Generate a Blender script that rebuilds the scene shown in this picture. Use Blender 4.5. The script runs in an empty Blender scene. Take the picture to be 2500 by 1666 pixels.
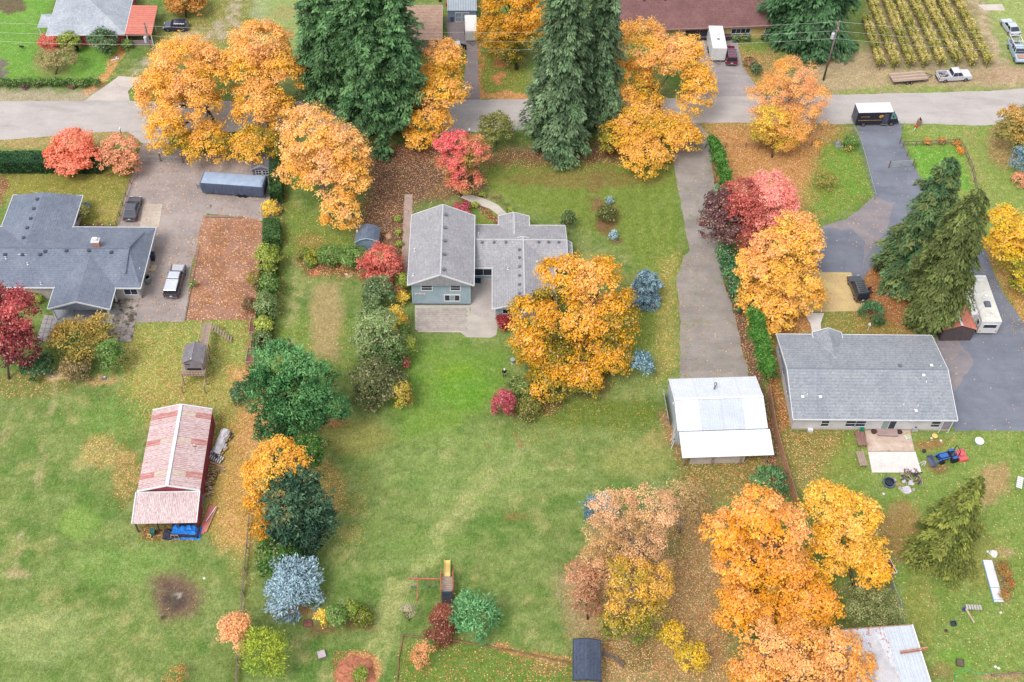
import bpy, bmesh, math, random
import numpy as np
ORD = 'first second third fourth fifth sixth seventh eighth ninth tenth eleventh twelfth thirteenth fourteenth fifteenth sixteenth'.split()
from mathutils import Vector, Matrix

# ------------------------------------------------------------------ camera, sky, sun
SC = bpy.context.scene
COL = SC.collection
RND = random.Random(7)
NP = np.random.RandomState(11)
IW, IH, FPX, CAMZ = 2500.0, 1666.0, 2900.0, 120.0
TH, RO = math.radians(50.0), math.radians(2.0)
_f = Vector((0, math.cos(TH), -math.sin(TH)))
_r0 = Vector((1, 0, 0)); _u0 = Vector((0, math.sin(TH), math.cos(TH)))
_r = _r0 * math.cos(RO) + _u0 * math.sin(RO)
_u = -_r0 * math.sin(RO) + _u0 * math.cos(RO)
cam_d = bpy.data.cameras.new('camera'); cam = bpy.data.objects.new('camera', cam_d); COL.objects.link(cam)
cam.matrix_world = Matrix(((_r.x, _u.x, -_f.x, 0), (_r.y, _u.y, -_f.y, 0), (_r.z, _u.z, -_f.z, CAMZ), (0, 0, 0, 1)))
cam_d.sensor_width = 36; cam_d.lens = 36 * FPX / IW; cam_d.clip_start = 1; cam_d.clip_end = 9000
SC.camera = cam

SUN_EL, SUN_AZ = 56.0, 218.0        # high sun behind the viewer, veiled by thin cloud
w = bpy.data.worlds.new('World'); SC.world = w; w.use_nodes = True
nt = w.node_tree; bg = nt.nodes['Background']
sky = nt.nodes.new('ShaderNodeTexSky'); sky.sky_type = 'NISHITA'; sky.sun_disc = False
sky.sun_elevation = math.radians(SUN_EL); sky.sun_rotation = math.radians(SUN_AZ)
sky.air_density = 1.0; sky.dust_density = 4.0; sky.ozone_density = 1.0
hz = nt.nodes.new('ShaderNodeHueSaturation'); hz.inputs['Saturation'].default_value = .5      # thin even cloud
nt.links.new(sky.outputs[0], hz.inputs['Color']); nt.links.new(hz.outputs[0], bg.inputs[0]); bg.inputs[1].default_value = 0.05
bg2 = nt.nodes.new('ShaderNodeBackground'); bg2.inputs[0].default_value = (.94, .965, 1, 1); bg2.inputs[1].default_value = .47   # the even cloud sheet itself
ad = nt.nodes.new('ShaderNodeAddShader'); nt.links.new(bg.outputs[0], ad.inputs[0]); nt.links.new(bg2.outputs[0], ad.inputs[1]); nt.links.new(ad.outputs[0], nt.nodes['World Output'].inputs[0])
sd = bpy.data.lights.new('sun', 'SUN'); sun = bpy.data.objects.new('sun', sd); COL.objects.link(sun)
sd.energy = 1.5; sd.angle = math.radians(24); sd.color = (1.0, 0.95, 0.88)
_sv = Vector((math.sin(math.radians(SUN_AZ)) * math.cos(math.radians(SUN_EL)), math.cos(math.radians(SUN_AZ)) * math.cos(math.radians(SUN_EL)), math.sin(math.radians(SUN_EL))))
sun.rotation_euler = _sv.to_track_quat('Z', 'Y').to_euler()
SC.view_settings.view_transform = 'Standard'; SC.view_settings.look = 'None'
SC.view_settings.exposure = 1.32; SC.view_settings.gamma = 1.0
SC.view_settings.use_curve_mapping = False
SC.cycles.max_bounces = 5; SC.cycles.diffuse_bounces = 3; SC.cycles.transmission_bounces = 3; SC.cycles.glossy_bounces = 2

# ------------------------------------------------------------------ surveying: aerial plan coordinates <-> metres
def G(px, py, z=0.0):
    d = _f * FPX + _r * (px - IW / 2) - _u * (py - IH / 2)
    t = (z - CAMZ) / d.z
    return Vector((d.x * t, d.y * t, z))
def PJ(p):
    v = Vector((p[0], p[1], p[2] - CAMZ)); dz = v.dot(_f)
    return (IW / 2 + FPX * v.dot(_r) / dz, IH / 2 - FPX * v.dot(_u) / dz)
def ppm(p):
    return FPX / Vector((p[0], p[1], p[2] - CAMZ)).dot(_f)
def zat(base, py):
    lo, hi = 0.0, 45.0
    for _ in range(30):
        m = (lo + hi) / 2
        if PJ((base[0], base[1], m))[1] > py: lo = m
        else: hi = m
    return lo

# ------------------------------------------------------------------ materials
ALB = 1.9
def s2l(c):
    c = c / 255.0
    return c / 12.92 if c <= 0.04045 else ((c + 0.055) / 1.055) ** 2.4
def C(r, g, b, k=1.0):
    return (min(s2l(r) / ALB * k, .85), min(s2l(g) / ALB * k, .85), min(s2l(b) / ALB * k, .85), 1)
MATS = {}
def new_mat(name):
    m = bpy.data.materials.new(name); m.use_nodes = True
    n = m.node_tree.nodes; l = m.node_tree.links
    return m, n, l, n['Principled BSDF']
def noise(n, l, scale, detail=4, rough=.6, vec=None, stretch=None):
    t = n.new('ShaderNodeTexNoise'); t.inputs['Scale'].default_value = scale
    t.inputs['Detail'].default_value = detail; t.inputs['Roughness'].default_value = rough
    tc = n.new('ShaderNodeTexCoord'); src = tc.outputs['Object']
    if stretch:
        mp = n.new('ShaderNodeMapping'); mp.inputs['Scale'].default_value = stretch
        l.new(src, mp.inputs[0]); src = mp.outputs[0]
    l.new(src, t.inputs['Vector'])
    return t
def ramp(n, l, src, stops):
    r = n.new('ShaderNodeValToRGB'); cr = r.color_ramp
    while len(cr.elements) < len(stops): cr.elements.new(0.5)
    for e, (p, c) in zip(cr.elements, stops):
        e.position = p; e.color = c
    l.new(src, r.inputs[0]); return r
def mixrgb(n, l, a, b, fac, mode='MIX'):
    m = n.new('ShaderNodeMixRGB'); m.blend_type = mode
    for i, v in ((1, a), (2, b), (0, fac)):
        if hasattr(v, 'is_linked') or hasattr(v, 'links'): l.new(v, m.inputs[i])
        else: m.inputs[i].default_value = v
    return m.outputs[0]
def mat(name, rgb, rgb2=None, scale=2.0, rough=.7, metal=0.0, bump=0.0, stretch=None, spots=None, coat=0, k=1.0, spec=.3):
    """two-tone mottled paint/stone/wood; spots=(rgb, scale, threshold) adds stains"""
    if name in MATS: return MATS[name]
    m, n, l, b = new_mat(name)
    c1 = C(*rgb, k=k); c2 = C(*(rgb2 or tuple(max(0, v * .86) for v in rgb)), k=k)
    t = noise(n, l, scale, 5, .65, stretch=stretch)
    r = ramp(n, l, t.outputs[0], [(.35, c2), (.65, c1)])
    out = r.outputs[0]
    t2 = noise(n, l, scale * 9, 3, .7, stretch=stretch)
    g = ramp(n, l, t2.outputs[0], [(.3, (.86, .86, .86, 1)), (.7, (1.1, 1.1, 1.1, 1))])
    out = mixrgb(n, l, out, g.outputs[0], 1.0, 'MULTIPLY')
    if spots:
        t3 = noise(n, l, spots[1], 6, .7)
        r3 = ramp(n, l, t3.outputs[0], [(spots[2], (0, 0, 0, 1)), (spots[2] + .08, (1, 1, 1, 1))])
        out = mixrgb(n, l, out, C(*spots[0]), r3.outputs[0])
    l.new(out, b.inputs['Base Color'])
    b.inputs['Roughness'].default_value = rough; b.inputs['Metallic'].default_value = metal
    b.inputs['Specular IOR Level'].default_value = spec
    if coat: b.inputs['Coat Weight'].default_value = coat; b.inputs['Coat Roughness'].default_value = .08
    if bump:
        bp = n.new('ShaderNodeBump'); bp.inputs['Strength'].default_value = bump; bp.inputs['Distance'].default_value = .05
        l.new(t2.outputs[0], bp.inputs['Height']); l.new(bp.outputs[0], b.inputs['Normal'])
    MATS[name] = m; return m
def shingle(name, rgb, rgb2):
    if name in MATS: return MATS[name]
    m, n, l, b = new_mat(name)
    t = noise(n, l, .35, 5, .6); r = ramp(n, l, t.outputs[0], [(.3, C(*rgb2)), (.7, C(*rgb))])
    t2 = noise(n, l, 5, 4, .8, stretch=(1, 1, 2.5)); r2 = ramp(n, l, t2.outputs[0], [(.3, (.78, .78, .78, 1)), (.7, (1.18, 1.18, 1.18, 1))])
    t3 = n.new('ShaderNodeTexVoronoi'); t3.inputs['Scale'].default_value = 4.2
    tc = n.new('ShaderNodeTexCoord'); l.new(tc.outputs['Object'], t3.inputs['Vector'])
    r3 = ramp(n, l, t3.outputs['Color'], [(.2, (.88, .88, .89, 1)), (.8, (1.1, 1.1, 1.1, 1))])
    o = mixrgb(n, l, r.outputs[0], r2.outputs[0], 1.0, 'MULTIPLY'); o = mixrgb(n, l, o, r3.outputs[0], 1.0, 'MULTIPLY')
    wv = n.new('ShaderNodeTexWave'); wv.wave_type = 'BANDS'; wv.bands_direction = 'Z'; wv.inputs['Scale'].default_value = 3.3; wv.inputs['Distortion'].default_value = .6
    l.new(tc.outputs['Object'], wv.inputs['Vector'])
    r4 = ramp(n, l, wv.outputs[0], [(.15, (.9, .9, .9, 1)), (.5, (1.02, 1.02, 1.02, 1))])
    o = mixrgb(n, l, o, r4.outputs[0], 1.0, 'MULTIPLY')
    l.new(o, b.inputs['Base Color']); b.inputs['Roughness'].default_value = .9; b.inputs['Specular IOR Level'].default_value = .2
    MATS[name] = m; return m
def glass_mat(name, rgb, rough=.06):
    if name in MATS: return MATS[name]
    m, n, l, b = new_mat(name); b.inputs['Base Color'].default_value = C(*rgb)
    b.inputs['Roughness'].default_value = rough; b.inputs['Specular IOR Level'].default_value = .55
    MATS[name] = m; return m
def leaf_mat(name, trans=.35, rough=.6):
    m, n, l, b = new_mat(name)
    a = n.new('ShaderNodeAttribute'); a.attribute_name = 'tint'
    l.new(a.outputs['Color'], b.inputs['Base Color']); b.inputs['Roughness'].default_value = rough
    b.inputs['Specular IOR Level'].default_value = .2
    tr = n.new('ShaderNodeBsdfTranslucent'); l.new(a.outputs['Color'], tr.inputs[0])
    mx = n.new('ShaderNodeMixShader'); mx.inputs[0].default_value = trans
    l.new(b.outputs[0], mx.inputs[1]); l.new(tr.outputs[0], mx.inputs[2])
    l.new(mx.outputs[0], n['Material Output'].inputs[0]); return m
LEAF = leaf_mat('leaf', .48); NEEDLE = leaf_mat('needle', .2, .7)
BARK = mat('bark', (120, 100, 85), (85, 72, 62), 3, .9, bump=.4)
BARKPALE = mat('bark_pale', (185, 170, 160), (130, 118, 108), 3, .9, bump=.4)
WHITE = mat('white_paint', (245, 245, 248), (228, 230, 236), 1.5, .45)
BLACK = mat('black_plastic', (30, 32, 38), (20, 22, 26), 3, .5)
RUBBER = mat('rubber', (38, 38, 42), (28, 28, 30), 6, .85)
STEEL = mat('steel', (175, 180, 186), (140, 146, 154), 4, .35, .6)
CHROME = mat('rim_metal', (200, 202, 206), (165, 168, 172), 4, .25, .8)
WINGLASS = glass_mat('window_glass', (48, 58, 78), .05)
CARGLASS = glass_mat('car_glass', (42, 50, 62), .05)
PALEGLASS = glass_mat('pale_glass', (150, 175, 172), .1)
REDLAMP = mat('tail_lamp_red', (190, 30, 40), (160, 20, 30), 4, .2)
CLEARLAMP = mat('head_lamp', (225, 230, 235), (190, 195, 200), 4, .15)
WOOD = mat('weathered_wood', (186, 165, 150), (150, 128, 114), 2, .85, stretch=(1, 6, 1), bump=.2)
WOODRED = mat('red_stained_wood', (190, 110, 85), (150, 84, 66), 2, .8, stretch=(6, 1, 1))
CEDAR = mat('cedar_fence_wood', (214, 164, 134), (180, 128, 102), 2, .85, stretch=(2, 2, .5))
CONC = mat('concrete', (214, 206, 196), (196, 186, 176), .6, .9, spots=((160, 140, 120), 1.3, .62))

# ------------------------------------------------------------------ mesh builders
class MB:
    def __init__(s): s.v = []; s.f = []
    def add(s, vs, fs):
        o = len(s.v); s.v += [tuple(p) for p in vs]; s.f += [tuple(i + o for i in f) for f in fs]; return s
    def box(s, c, d, rz=0.0, ry=0.0, rx=0.0, top=None):
        hx, hy, hz = d[0] / 2, d[1] / 2, d[2] / 2
        tx, ty = top if top else (1, 1)
        pts = [(-hx, -hy, -hz), (hx, -hy, -hz), (hx, hy, -hz), (-hx, hy, -hz), (-hx * tx, -hy * ty, hz), (hx * tx, -hy * ty, hz), (hx * tx, hy * ty, hz), (-hx * tx, hy * ty, hz)]
        R = Matrix.Rotation(rz, 3, 'Z') @ Matrix.Rotation(ry, 3, 'Y') @ Matrix.Rotation(rx, 3, 'X')
        c = Vector(c); return s.add([c + R @ Vector(p) for p in pts], [(0, 3, 2, 1), (4, 5, 6, 7), (0, 1, 5, 4), (1, 2, 6, 5), (2, 3, 7, 6), (3, 0, 4, 7)])
    def b6(s, x0, x1, y0, y1, z0, z1): return s.box(((x0 + x1) / 2, (y0 + y1) / 2, (z0 + z1) / 2), (abs(x1 - x0), abs(y1 - y0), abs(z1 - z0)))
    def beam(s, a, b, wd, h, up=(0, 0, 1)):
        a, b = Vector(a), Vector(b); d = (b - a); L = d.length; d = d / max(L, 1e-6)
        sd_ = d.cross(Vector(up))
        if sd_.length < 1e-4: sd_ = Vector((1, 0, 0))
        sd_.normalize(); u2 = sd_.cross(d)
        vs = []
        for p in (a, b):
            for i, j in ((-1, -1), (1, -1), (1, 1), (-1, 1)): vs.append(p + sd_ * (wd / 2 * i) + u2 * (h / 2 * j))
        return s.add(vs, [(0, 3, 2, 1), (4, 5, 6, 7), (0, 1, 5, 4), (1, 2, 6, 5), (2, 3, 7, 6), (3, 0, 4, 7)])
    def tube(s, pts, rad, n=7, cap=True):
        pts = [Vector(p) for p in pts]; o = len(s.v); k = len(pts)
        if not hasattr(rad, '__len__'): rad = [rad] * k
        for i, p in enumerate(pts):
            d = (pts[min(i + 1, k - 1)] - pts[max(i - 1, 0)])
            d = d.normalized() if d.length > 1e-6 else Vector((0, 0, 1))
            a = d.cross(Vector((0, 0, 1)) if abs(d.z) < .9 else Vector((1, 0, 0))).normalized(); b = d.cross(a)
            for j in range(n):
                t = 2 * math.pi * j / n; s.v.append(tuple(p + (a * math.cos(t) + b * math.sin(t)) * rad[i]))
        for i in range(k - 1):
            for j in range(n):
                s.f.append((o + i * n + j, o + i * n + (j + 1) % n, o + (i + 1) * n + (j + 1) % n, o + (i + 1) * n + j))
        if cap: s.f.append(tuple(o + j for j in range(n))[::-1]); s.f.append(tuple(o + (k - 1) * n + j for j in range(n)))
        return s
    def lathe(s, c, prof, n=14, axis='z'):
        o = len(s.v); c = Vector(c); k = len(prof)
        for r, h in prof:
            for j in range(n):
                t = 2 * math.pi * j / n; a, b = r * math.cos(t), r * math.sin(t)
                s.v.append(tuple(c + (Vector((a, b, h)) if axis == 'z' else Vector((a, h, b)) if axis == 'y' else Vector((h, a, b)))))
        for i in range(k - 1):
            for j in range(n): s.f.append((o + i * n + j, o + i * n + (j + 1) % n, o + (i + 1) * n + (j + 1) % n, o + (i + 1) * n + j))
        s.f.append(tuple(o + j for j in range(n))[::-1]); s.f.append(tuple(o + (k - 1) * n + j for j in range(n)))
        return s
    def prism(s, poly, axis, a0, a1):
        """poly of 2-tuples, extruded along axis: 'y' -> (x,z); 'x' -> (y,z); 'z' -> (x,y)"""
        def P(p, t): return {'y': (p[0], t, p[1]), 'x': (t, p[0], p[1]), 'z': (p[0], p[1], t)}[axis]
        n = len(poly); vs = [P(p, a0) for p in poly] + [P(p, a1) for p in poly]
        fs = [tuple(range(n)), tuple(range(2 * n - 1, n - 1, -1))] + [(i, i + n, (i + 1) % n + n, (i + 1) % n) for i in range(n)]
        return s.add(vs, fs)
    def build(s, name, m=None, parent=None, smooth=False, bevel=0, loc=None, rz=0):
        me = bpy.data.meshes.new(name); me.from_pydata(s.v, [], s.f)
        bm = bmesh.new(); bm.from_mesh(me); bmesh.ops.recalc_face_normals(bm, faces=bm.faces)
        if bevel: bmesh.ops.bevel(bm, geom=list(bm.edges), offset=bevel, segments=2, affect='EDGES', profile=.6)
        bm.to_mesh(me); bm.free()
        if smooth: me.polygons.foreach_set('use_smooth', [True] * len(me.polygons))
        if m: me.materials.append(m)
        o = bpy.data.objects.new(name, me); COL.objects.link(o)
        if parent: o.parent = parent
        if loc is not None: o.location = loc
        if rz: o.rotation_euler = (0, 0, rz)
        return o
def tag(o, label, cat, group=None, kind=None):
    if label: o['label'] = label
    if cat: o['category'] = cat
    if group: o['group'] = group
    if kind: o['kind'] = kind
    return o
def thing(name, label, cat, loc=(0, 0, 0), rz=0, group=None):
    o = bpy.data.objects.new(name, None); COL.objects.link(o); o.location = loc; o.rotation_euler = (0, 0, rz)
    return tag(o, label, cat, group)
def copy_tree(src, parent=None, loc=None, rz=None, label=None):
    c = src.copy(); COL.objects.link(c)
    if parent is not None: c.parent = parent
    if loc is not None: c.location = loc
    if rz is not None: c.rotation_euler = (0, 0, rz)
    if label: c['label'] = label
    for ch in list(src.children): copy_tree(ch, c)
    return c

# ------------------------------------------------------------------ value noise for painting and outlines
def vnoise(x, y, sc, seed=0):
    r = np.random.RandomState(seed).rand(256, 256)
    x = np.asarray(x) * sc + 1000; y = np.asarray(y) * sc + 1000
    xi, yi = np.floor(x).astype(int), np.floor(y).astype(int); fx, fy = x - xi, y - yi
    fx = fx * fx * (3 - 2 * fx); fy = fy * fy * (3 - 2 * fy)
    a = r[xi % 256, yi % 256]; b = r[(xi + 1) % 256, yi % 256]; c = r[xi % 256, (yi + 1) % 256]; d = r[(xi + 1) % 256, (yi + 1) % 256]
    return (a * (1 - fx) + b * fx) * (1 - fy) + (c * (1 - fx) + d * fx) * fy
def fnoise(x, y, sc, seed=0, oct=4):
    s, a, t = 0, 1, 0
    for i in range(oct): s = s + a * vnoise(x, y, sc * 2 ** i, seed + i); t += a; a *= .55
    return s / t

# ------------------------------------------------------------------ the ground: one sheet, its soil, turf, litter and some painted shade laid from the survey plan
def axis(lo, hi, st): return np.concatenate([[-5000, -1500, -500, lo - 60, lo - 15], np.arange(lo, hi, st), [hi + 15, hi + 60, 500, 1500, 5000]])
gx = axis(-96, 98, .36); gy = axis(40, 186, .36)
XX, YY = np.meshgrid(gx, gy, indexing='ij'); X, Y = XX.ravel(), YY.ravel()
def pj_np(X, Y, Z=0.0):
    vx, vy, vz = X, Y, np.asarray(Z) - CAMZ
    dz = vx * _f.x + vy * _f.y + vz * _f.z; dz = np.maximum(dz, 5.0)
    return IW / 2 + FPX * (vx * _r.x + vy * _r.y + vz * _r.z) / dz, IH / 2 - FPX * (vx * _u.x + vy * _u.y + vz * _u.z) / dz
PX, PY = pj_np(X, Y)
wx = (fnoise(X, Y, .35, 3) - .5) * 26 + (fnoise(X, Y, 1.3, 9) - .5) * 24; wy = (fnoise(X, Y, .35, 23) - .5) * 20 + (fnoise(X, Y, 1.3, 29) - .5) * 20
QX, QY = PX + wx, PY + wy
def c3(r, g, b): return np.array(C(r, g, b)[:3])
n1 = fnoise(X, Y, .12, 40)[:, None]; n2 = fnoise(X, Y, .5, 50)[:, None]; n3 = fnoise(X, Y, 1.6, 60)[:, None]
base = c3(106, 126, 72) * (1 - n1) + c3(122, 138, 82) * n1
n4 = fnoise(X, Y, .28, 150)[:, None]; n5 = fnoise(X, Y, .9, 160)[:, None]
base = base + (c3(146, 158, 104) - base) * np.clip((n5 - .46) * 3.0, 0, .42) * np.clip((n2 - .3) * 3, .25, 1)
base = base + (c3(168, 156, 112) - base) * np.clip((n4 - .58) * 4, 0, .45) * np.clip((n5 - .4) * 4, 0, 1)
base = base + (c3(80, 118, 52) - base) * np.clip((.47 - n2) * 3.2, 0, .6)
str_ = vnoise(X * .18 + Y * .03, Y * 1.15, 1.0, 171)[:, None]; base = base * (.93 + .14 * str_)
GC = base * (.86 + .28 * n3)
LIT = np.zeros(len(X))
def sm(t): t = np.clip(t, 0, 1); return t * t * (3 - 2 * t)
def applym(m, rgb, a, lit=None):
    global GC, LIT
    m = m * a
    if rgb is not None: GC = GC + (c3(*rgb) * (.84 + .32 * n3) - GC) * m[:, None]
    if lit is not None: LIT = LIT + (lit - LIT) * sm(m / max(a, 1e-6))
def E(cx, cy, rx, ry, rgb, a=.8, soft=.5, rot=0, lit=None):
    t = math.radians(rot); dx, dy = QX - cx, QY - cy
    u = (dx * math.cos(t) + dy * math.sin(t)) / rx; v = (-dx * math.sin(t) + dy * math.cos(t)) / ry
    d = np.sqrt(u * u + v * v); applym(sm((1 - d) / soft), rgb, a, lit)
def segd(px, py, x0, y0, x1, y1):
    dx, dy = x1 - x0, y1 - y0; t = np.clip(((px - x0) * dx + (py - y0) * dy) / (dx * dx + dy * dy + 1e-9), 0, 1)
    return np.hypot(px - x0 - t * dx, py - y0 - t * dy)
def polym(pts, feather, qx=None, qy=None):
    qx = QX if qx is None else qx; qy = QY if qy is None else qy
    ins = np.zeros(len(qx), bool); d = np.full(len(qx), 1e9); n = len(pts)
    for i in range(n):
        (x0, y0), (x1, y1) = pts[i], pts[(i + 1) % n]
        c = ((y0 > qy) != (y1 > qy)) & (qx < (x1 - x0) * (qy - y0) / (y1 - y0 + 1e-9) + x0); ins ^= c
        d = np.minimum(d, segd(qx, qy, x0, y0, x1, y1))
    return sm(np.where(ins, .5 + d / feather / 2, .5 - d / feather / 2))
def Pg(pts, rgb, a=.85, feather=14, lit=None): applym(polym(pts, feather), rgb, a, lit)
BRK = np.clip((fnoise(X, Y, .9, 133) - .36) * 4, .12, 1)
def Ln(pts, wd, rgb, a=.7, lit=None):
    d = np.full(len(X), 1e9)
    for (x0, y0), (x1, y1) in zip(pts[:-1], pts[1:]): d = np.minimum(d, segd(QX, QY, x0, y0, x1, y1))
    applym(sm(1.5 - d / wd) * (BRK if lit is None else 1), rgb, a, lit)
GRASS = (106, 134, 66); LUSH = (90, 126, 54); PALE = (152, 162, 108); DRY = (172, 158, 118); OLIVE = (130, 132, 72)
SOIL = (150, 122, 104); MULCH = (104, 80, 76); RUST = (188, 122, 84); LITTER = (206, 142, 96)
# far side of the road
Pg([(-60, 130), (-60, -200), (140, -200), (130, 90), (300, 120), (270, 190), (-60, 190)], (112, 158, 72), .8)
E(20, 10, 50, 30, (110, 90, 84), .9, .2); E(-8, 165, 24, 30, (120, 108, 112), .9, .2)
E(130, 150, 60, 45, (150, 132, 100), .55); Ln([(290, 125), (262, 190), (215, 228)], 9, LITTER, .8, .8)
Pg([(-60, 215), (240, 222), (330, 262), (-60, 255)], (176, 160, 150), .8); Pg([(395, 60), (640, -60), (590, 130), (470, 120), (380, 230), (330, 200)], OLIVE, .7, 30, .35)
Ln([(600, -60), (560, 70), (450, 100), (340, 180)], 22, (178, 168, 164), .8); E(640, 20, 30, 50, (172, 164, 166), .6)
Pg([(600, -60), (780, -60), (740, 230), (650, 230), (640, 70)], (150, 166, 112), .8, 30); E(700, 30, 50, 30, (170, 140, 110), .4)
Pg([(1160, 60), (1260, 100), (1290, 240), (1168, 232)], (122, 140, 62), .9, 14, .2)
E(1222, 155, 22, 16, (204, 130, 88), .9, .3, lit=.95); E(1220, 195, 18, 16, (204, 130, 88), .9, .3, lit=.95); Ln([(1160, 236), (1290, 240)], 8, LITTER, .8, .9); Ln([(1172, 80), (1172, 230)], 5, RUST, .8, .9)
Pg([(1800, 110), (1900, 130), (1960, 220), (1860, 215), (1800, 165)], (150, 128, 84), .8, 20, .6)
E(1840, 120, 40, 14, (104, 134, 60), .8)
Pg([(1960, 150), (2120, 120), (2280, 165), (2420, 150), (2520, 165), (2520, 215), (2230, 225), (1960, 230)], (186, 160, 140), .8, 22)
Ln([(2060, 225), (2200, 222), (2330, 222), (2400, 218)], 8, (140, 158, 84), .8); Pg([(2120, -60), (2380, -60), (2440, 170), (2120, 168)], (160, 138, 124), .85, 18)
Pg([(2390, -80), (2560, -80), (2560, 170), (2440, 130)], (158, 168, 112), .8, 20); Ln([(2360, -60), (2420, 110), (2470, 200)], 14, (190, 166, 148), .8)
E(2460, 180, 60, 30, (176, 148, 132), .8); E(2400, 190, 60, 14, (158, 128, 112), .5)
for i in range(9): Ln([(2085 + i * 33, -80), (2150 + i * 33, 168)], 6, (126, 154, 74), .45)
# near verge and left parcel
Ln([(-50, 352), (160, 345), (260, 335), (335, 330)], 16, (160, 146, 104), .85, .4)
Pg([(-60, 410), (328, 410), (285, 550), (180, 550), (190, 480), (-60, 480)], (138, 134, 68), .85, 12, .12); Ln([(-60, 415), (320, 418)], 14, (96, 86, 50), .7)  # last line is the clipped hedge's shade, painted into the lawn colour
Ln([(12, 440), (-10, 500)], 12, (120, 84, 70), .9, .5); E(275, 520, 50, 30, (164, 150, 92), .5)
Pg([(180, 545), (285, 548), (285, 562), (180, 562)], (98, 62, 62), .9, 6)
Pg([(315, 790), (620, 770), (640, 960), (560, 1000), (300, 960)], (140, 156, 82), .8, 30, .42)
Pg([(280, 860), (470, 900), (620, 990), (600, 1420), (540, 1300), (330, 1000)], (158, 154, 88), .65, 50, .4)
Pg([(560, 900), (640, 900), (680, 1010), (630, 1120), (560, 1100), (590, 1000)], (204, 150, 106), .75, 20, .7)
Pg([(545, 1120), (640, 1080), (620, 1340), (540, 1330), (520, 1250)], (196, 152, 96), .75, 40, .75)
E(60, 940, 160, 40, (120, 120, 66), .6, lit=.3); E(130, 915, 28, 18, (206, 176, 142), .9, .3); E(180, 915, 22, 14, (196, 162, 132), .9, .4); E(245, 930, 50, 16, (176, 146, 110), .7, lit=.5)
Ln([(132, 940), (122, 1010), (112, 1090), (98, 1150), (80, 1230), (50, 1330), (38, 1400)], 8, (182, 166, 136), .0 + .5)
Ln([(20, 990), (5, 1060), (-10, 1120)], 9, (178, 162, 132), .6); Ln([(75, 990), (60, 1060)], 6, (174, 166, 124), .5); E(40, 1400, 40, 20, (180, 160, 132), .6)
E(210, 1130, 40, 26, (176, 164, 118), .6); E(190, 1280, 70, 50, (132, 164, 84), .6); E(280, 1020, 120, 60, (106, 144, 70), .5); E(300, 1380, 180, 60, (124, 154, 84), .5)
E(90, 1550, 160, 90, (156, 168, 116), .45); E(250, 1100, 60, 60, (190, 160, 104), .35, lit=.5); E(310, 1160, 40, 90, LITTER, .25, lit=.45)
Pg([(375, 1405), (405, 1398), (440, 1400), (470, 1425), (498, 1445), (488, 1490), (440, 1510), (395, 1520), (385, 1480), (372, 1440)], (122, 98, 88), .95, 26)
E(425, 1460, 62, 52, (112, 90, 82), .8, .35); E(425, 1465, 40, 32, (84, 70, 74), .8); E(395, 1515, 12, 8, (60, 54, 54), .9); E(433, 1452, 9, 8, (206, 198, 200), .95, .4); E(415, 1430, 20, 10, (90, 72, 74), .6)
Pg([(340, 1285), (480, 1285), (480, 1318), (345, 1318)], (128, 84, 62), .85, 10, .5)
# the leaf-covered parking strip and middle hedge bed
Pg([(600, 560), (650, 600), (640, 1000), (600, 900)], (140, 108, 76), .85, 10, .5); Ln([(690, 480), (690, 640), (680, 760)], 12, (84, 60, 56), .6, .4)
# lawn between hedge and house
Pg([(690, 480), (860, 560), (870, 640), (700, 640), (690, 780), (850, 780), (870, 900), (640, 960)], (116, 138, 66), .7, 30, .08)
Pg([(770, 690), (830, 690), (836, 790), (832, 880), (760, 870), (756, 760)], (168, 146, 112), .85, 18); Ln([(722, 640), (712, 760), (702, 840)], 10, (172, 166, 122), .7)
E(760, 600, 60, 40, (140, 120, 70), .6, lit=.3); Pg([(725, 635), (890, 630), (890, 675), (740, 672)], (130, 84, 64), .85, 12, .5); E(765, 668, 14, 8, (206, 104, 88), .8); E(850, 670, 10, 8, (220, 200, 150), .8)
Pg([(880, 380), (1000, 360), (1190, 400), (1180, 470), (1010, 500), (985, 640), (930, 600), (870, 560), (900, 470)], MULCH, .95, 24, .45)
E(1090, 470, 60, 24, (128, 106, 80), .7); E(985, 600, 16, 60, (88, 62, 56), .8, lit=.3)
Pg([(900, 345), (1060, 350), (1200, 370), (1520, 340), (1640, 380), (1620, 410), (1330, 420), (1160, 405), (920, 385)], (116, 80, 70), .9, 20, .3)
Pg([(1170, 400), (1650, 395), (1668, 600), (1640, 920), (1500, 900), (1560, 640), (1400, 540), (1290, 520), (1190, 470)], (118, 134, 62), .8, 24)
E(1420, 440, 260, 26, (140, 110, 76), .55); Ln([(1450, 440), (1465, 520), (1490, 560)], 16, (132, 98, 78), .85); E(1485, 535, 32, 50, (130, 96, 74), .8); E(1498, 585, 22, 14, (124, 96, 78), .8)
for i in range(7): Ln([(1545 + i * 17, 450), (1560 + i * 15, 640)], 3.5, (136, 156, 84) if i % 2 else (88, 120, 44), .45)
Pg([(1610, 640), (1655, 620), (1650, 900), (1600, 940)], (160, 152, 92), .6, 20, .3); E(1560, 690, 70, 40, (150, 140, 90), .4)
Pg([(1165, 530), (1215, 500), (1205, 548), (1165, 548)], (132, 138, 64), .8, 6); Ln([(1130, 482), (1180, 505), (1215, 545)], 7, (120, 70, 62), .85, .4); Ln([(1160, 470), (1215, 488), (1250, 520)], 6, (104, 80, 66), .8)
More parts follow.
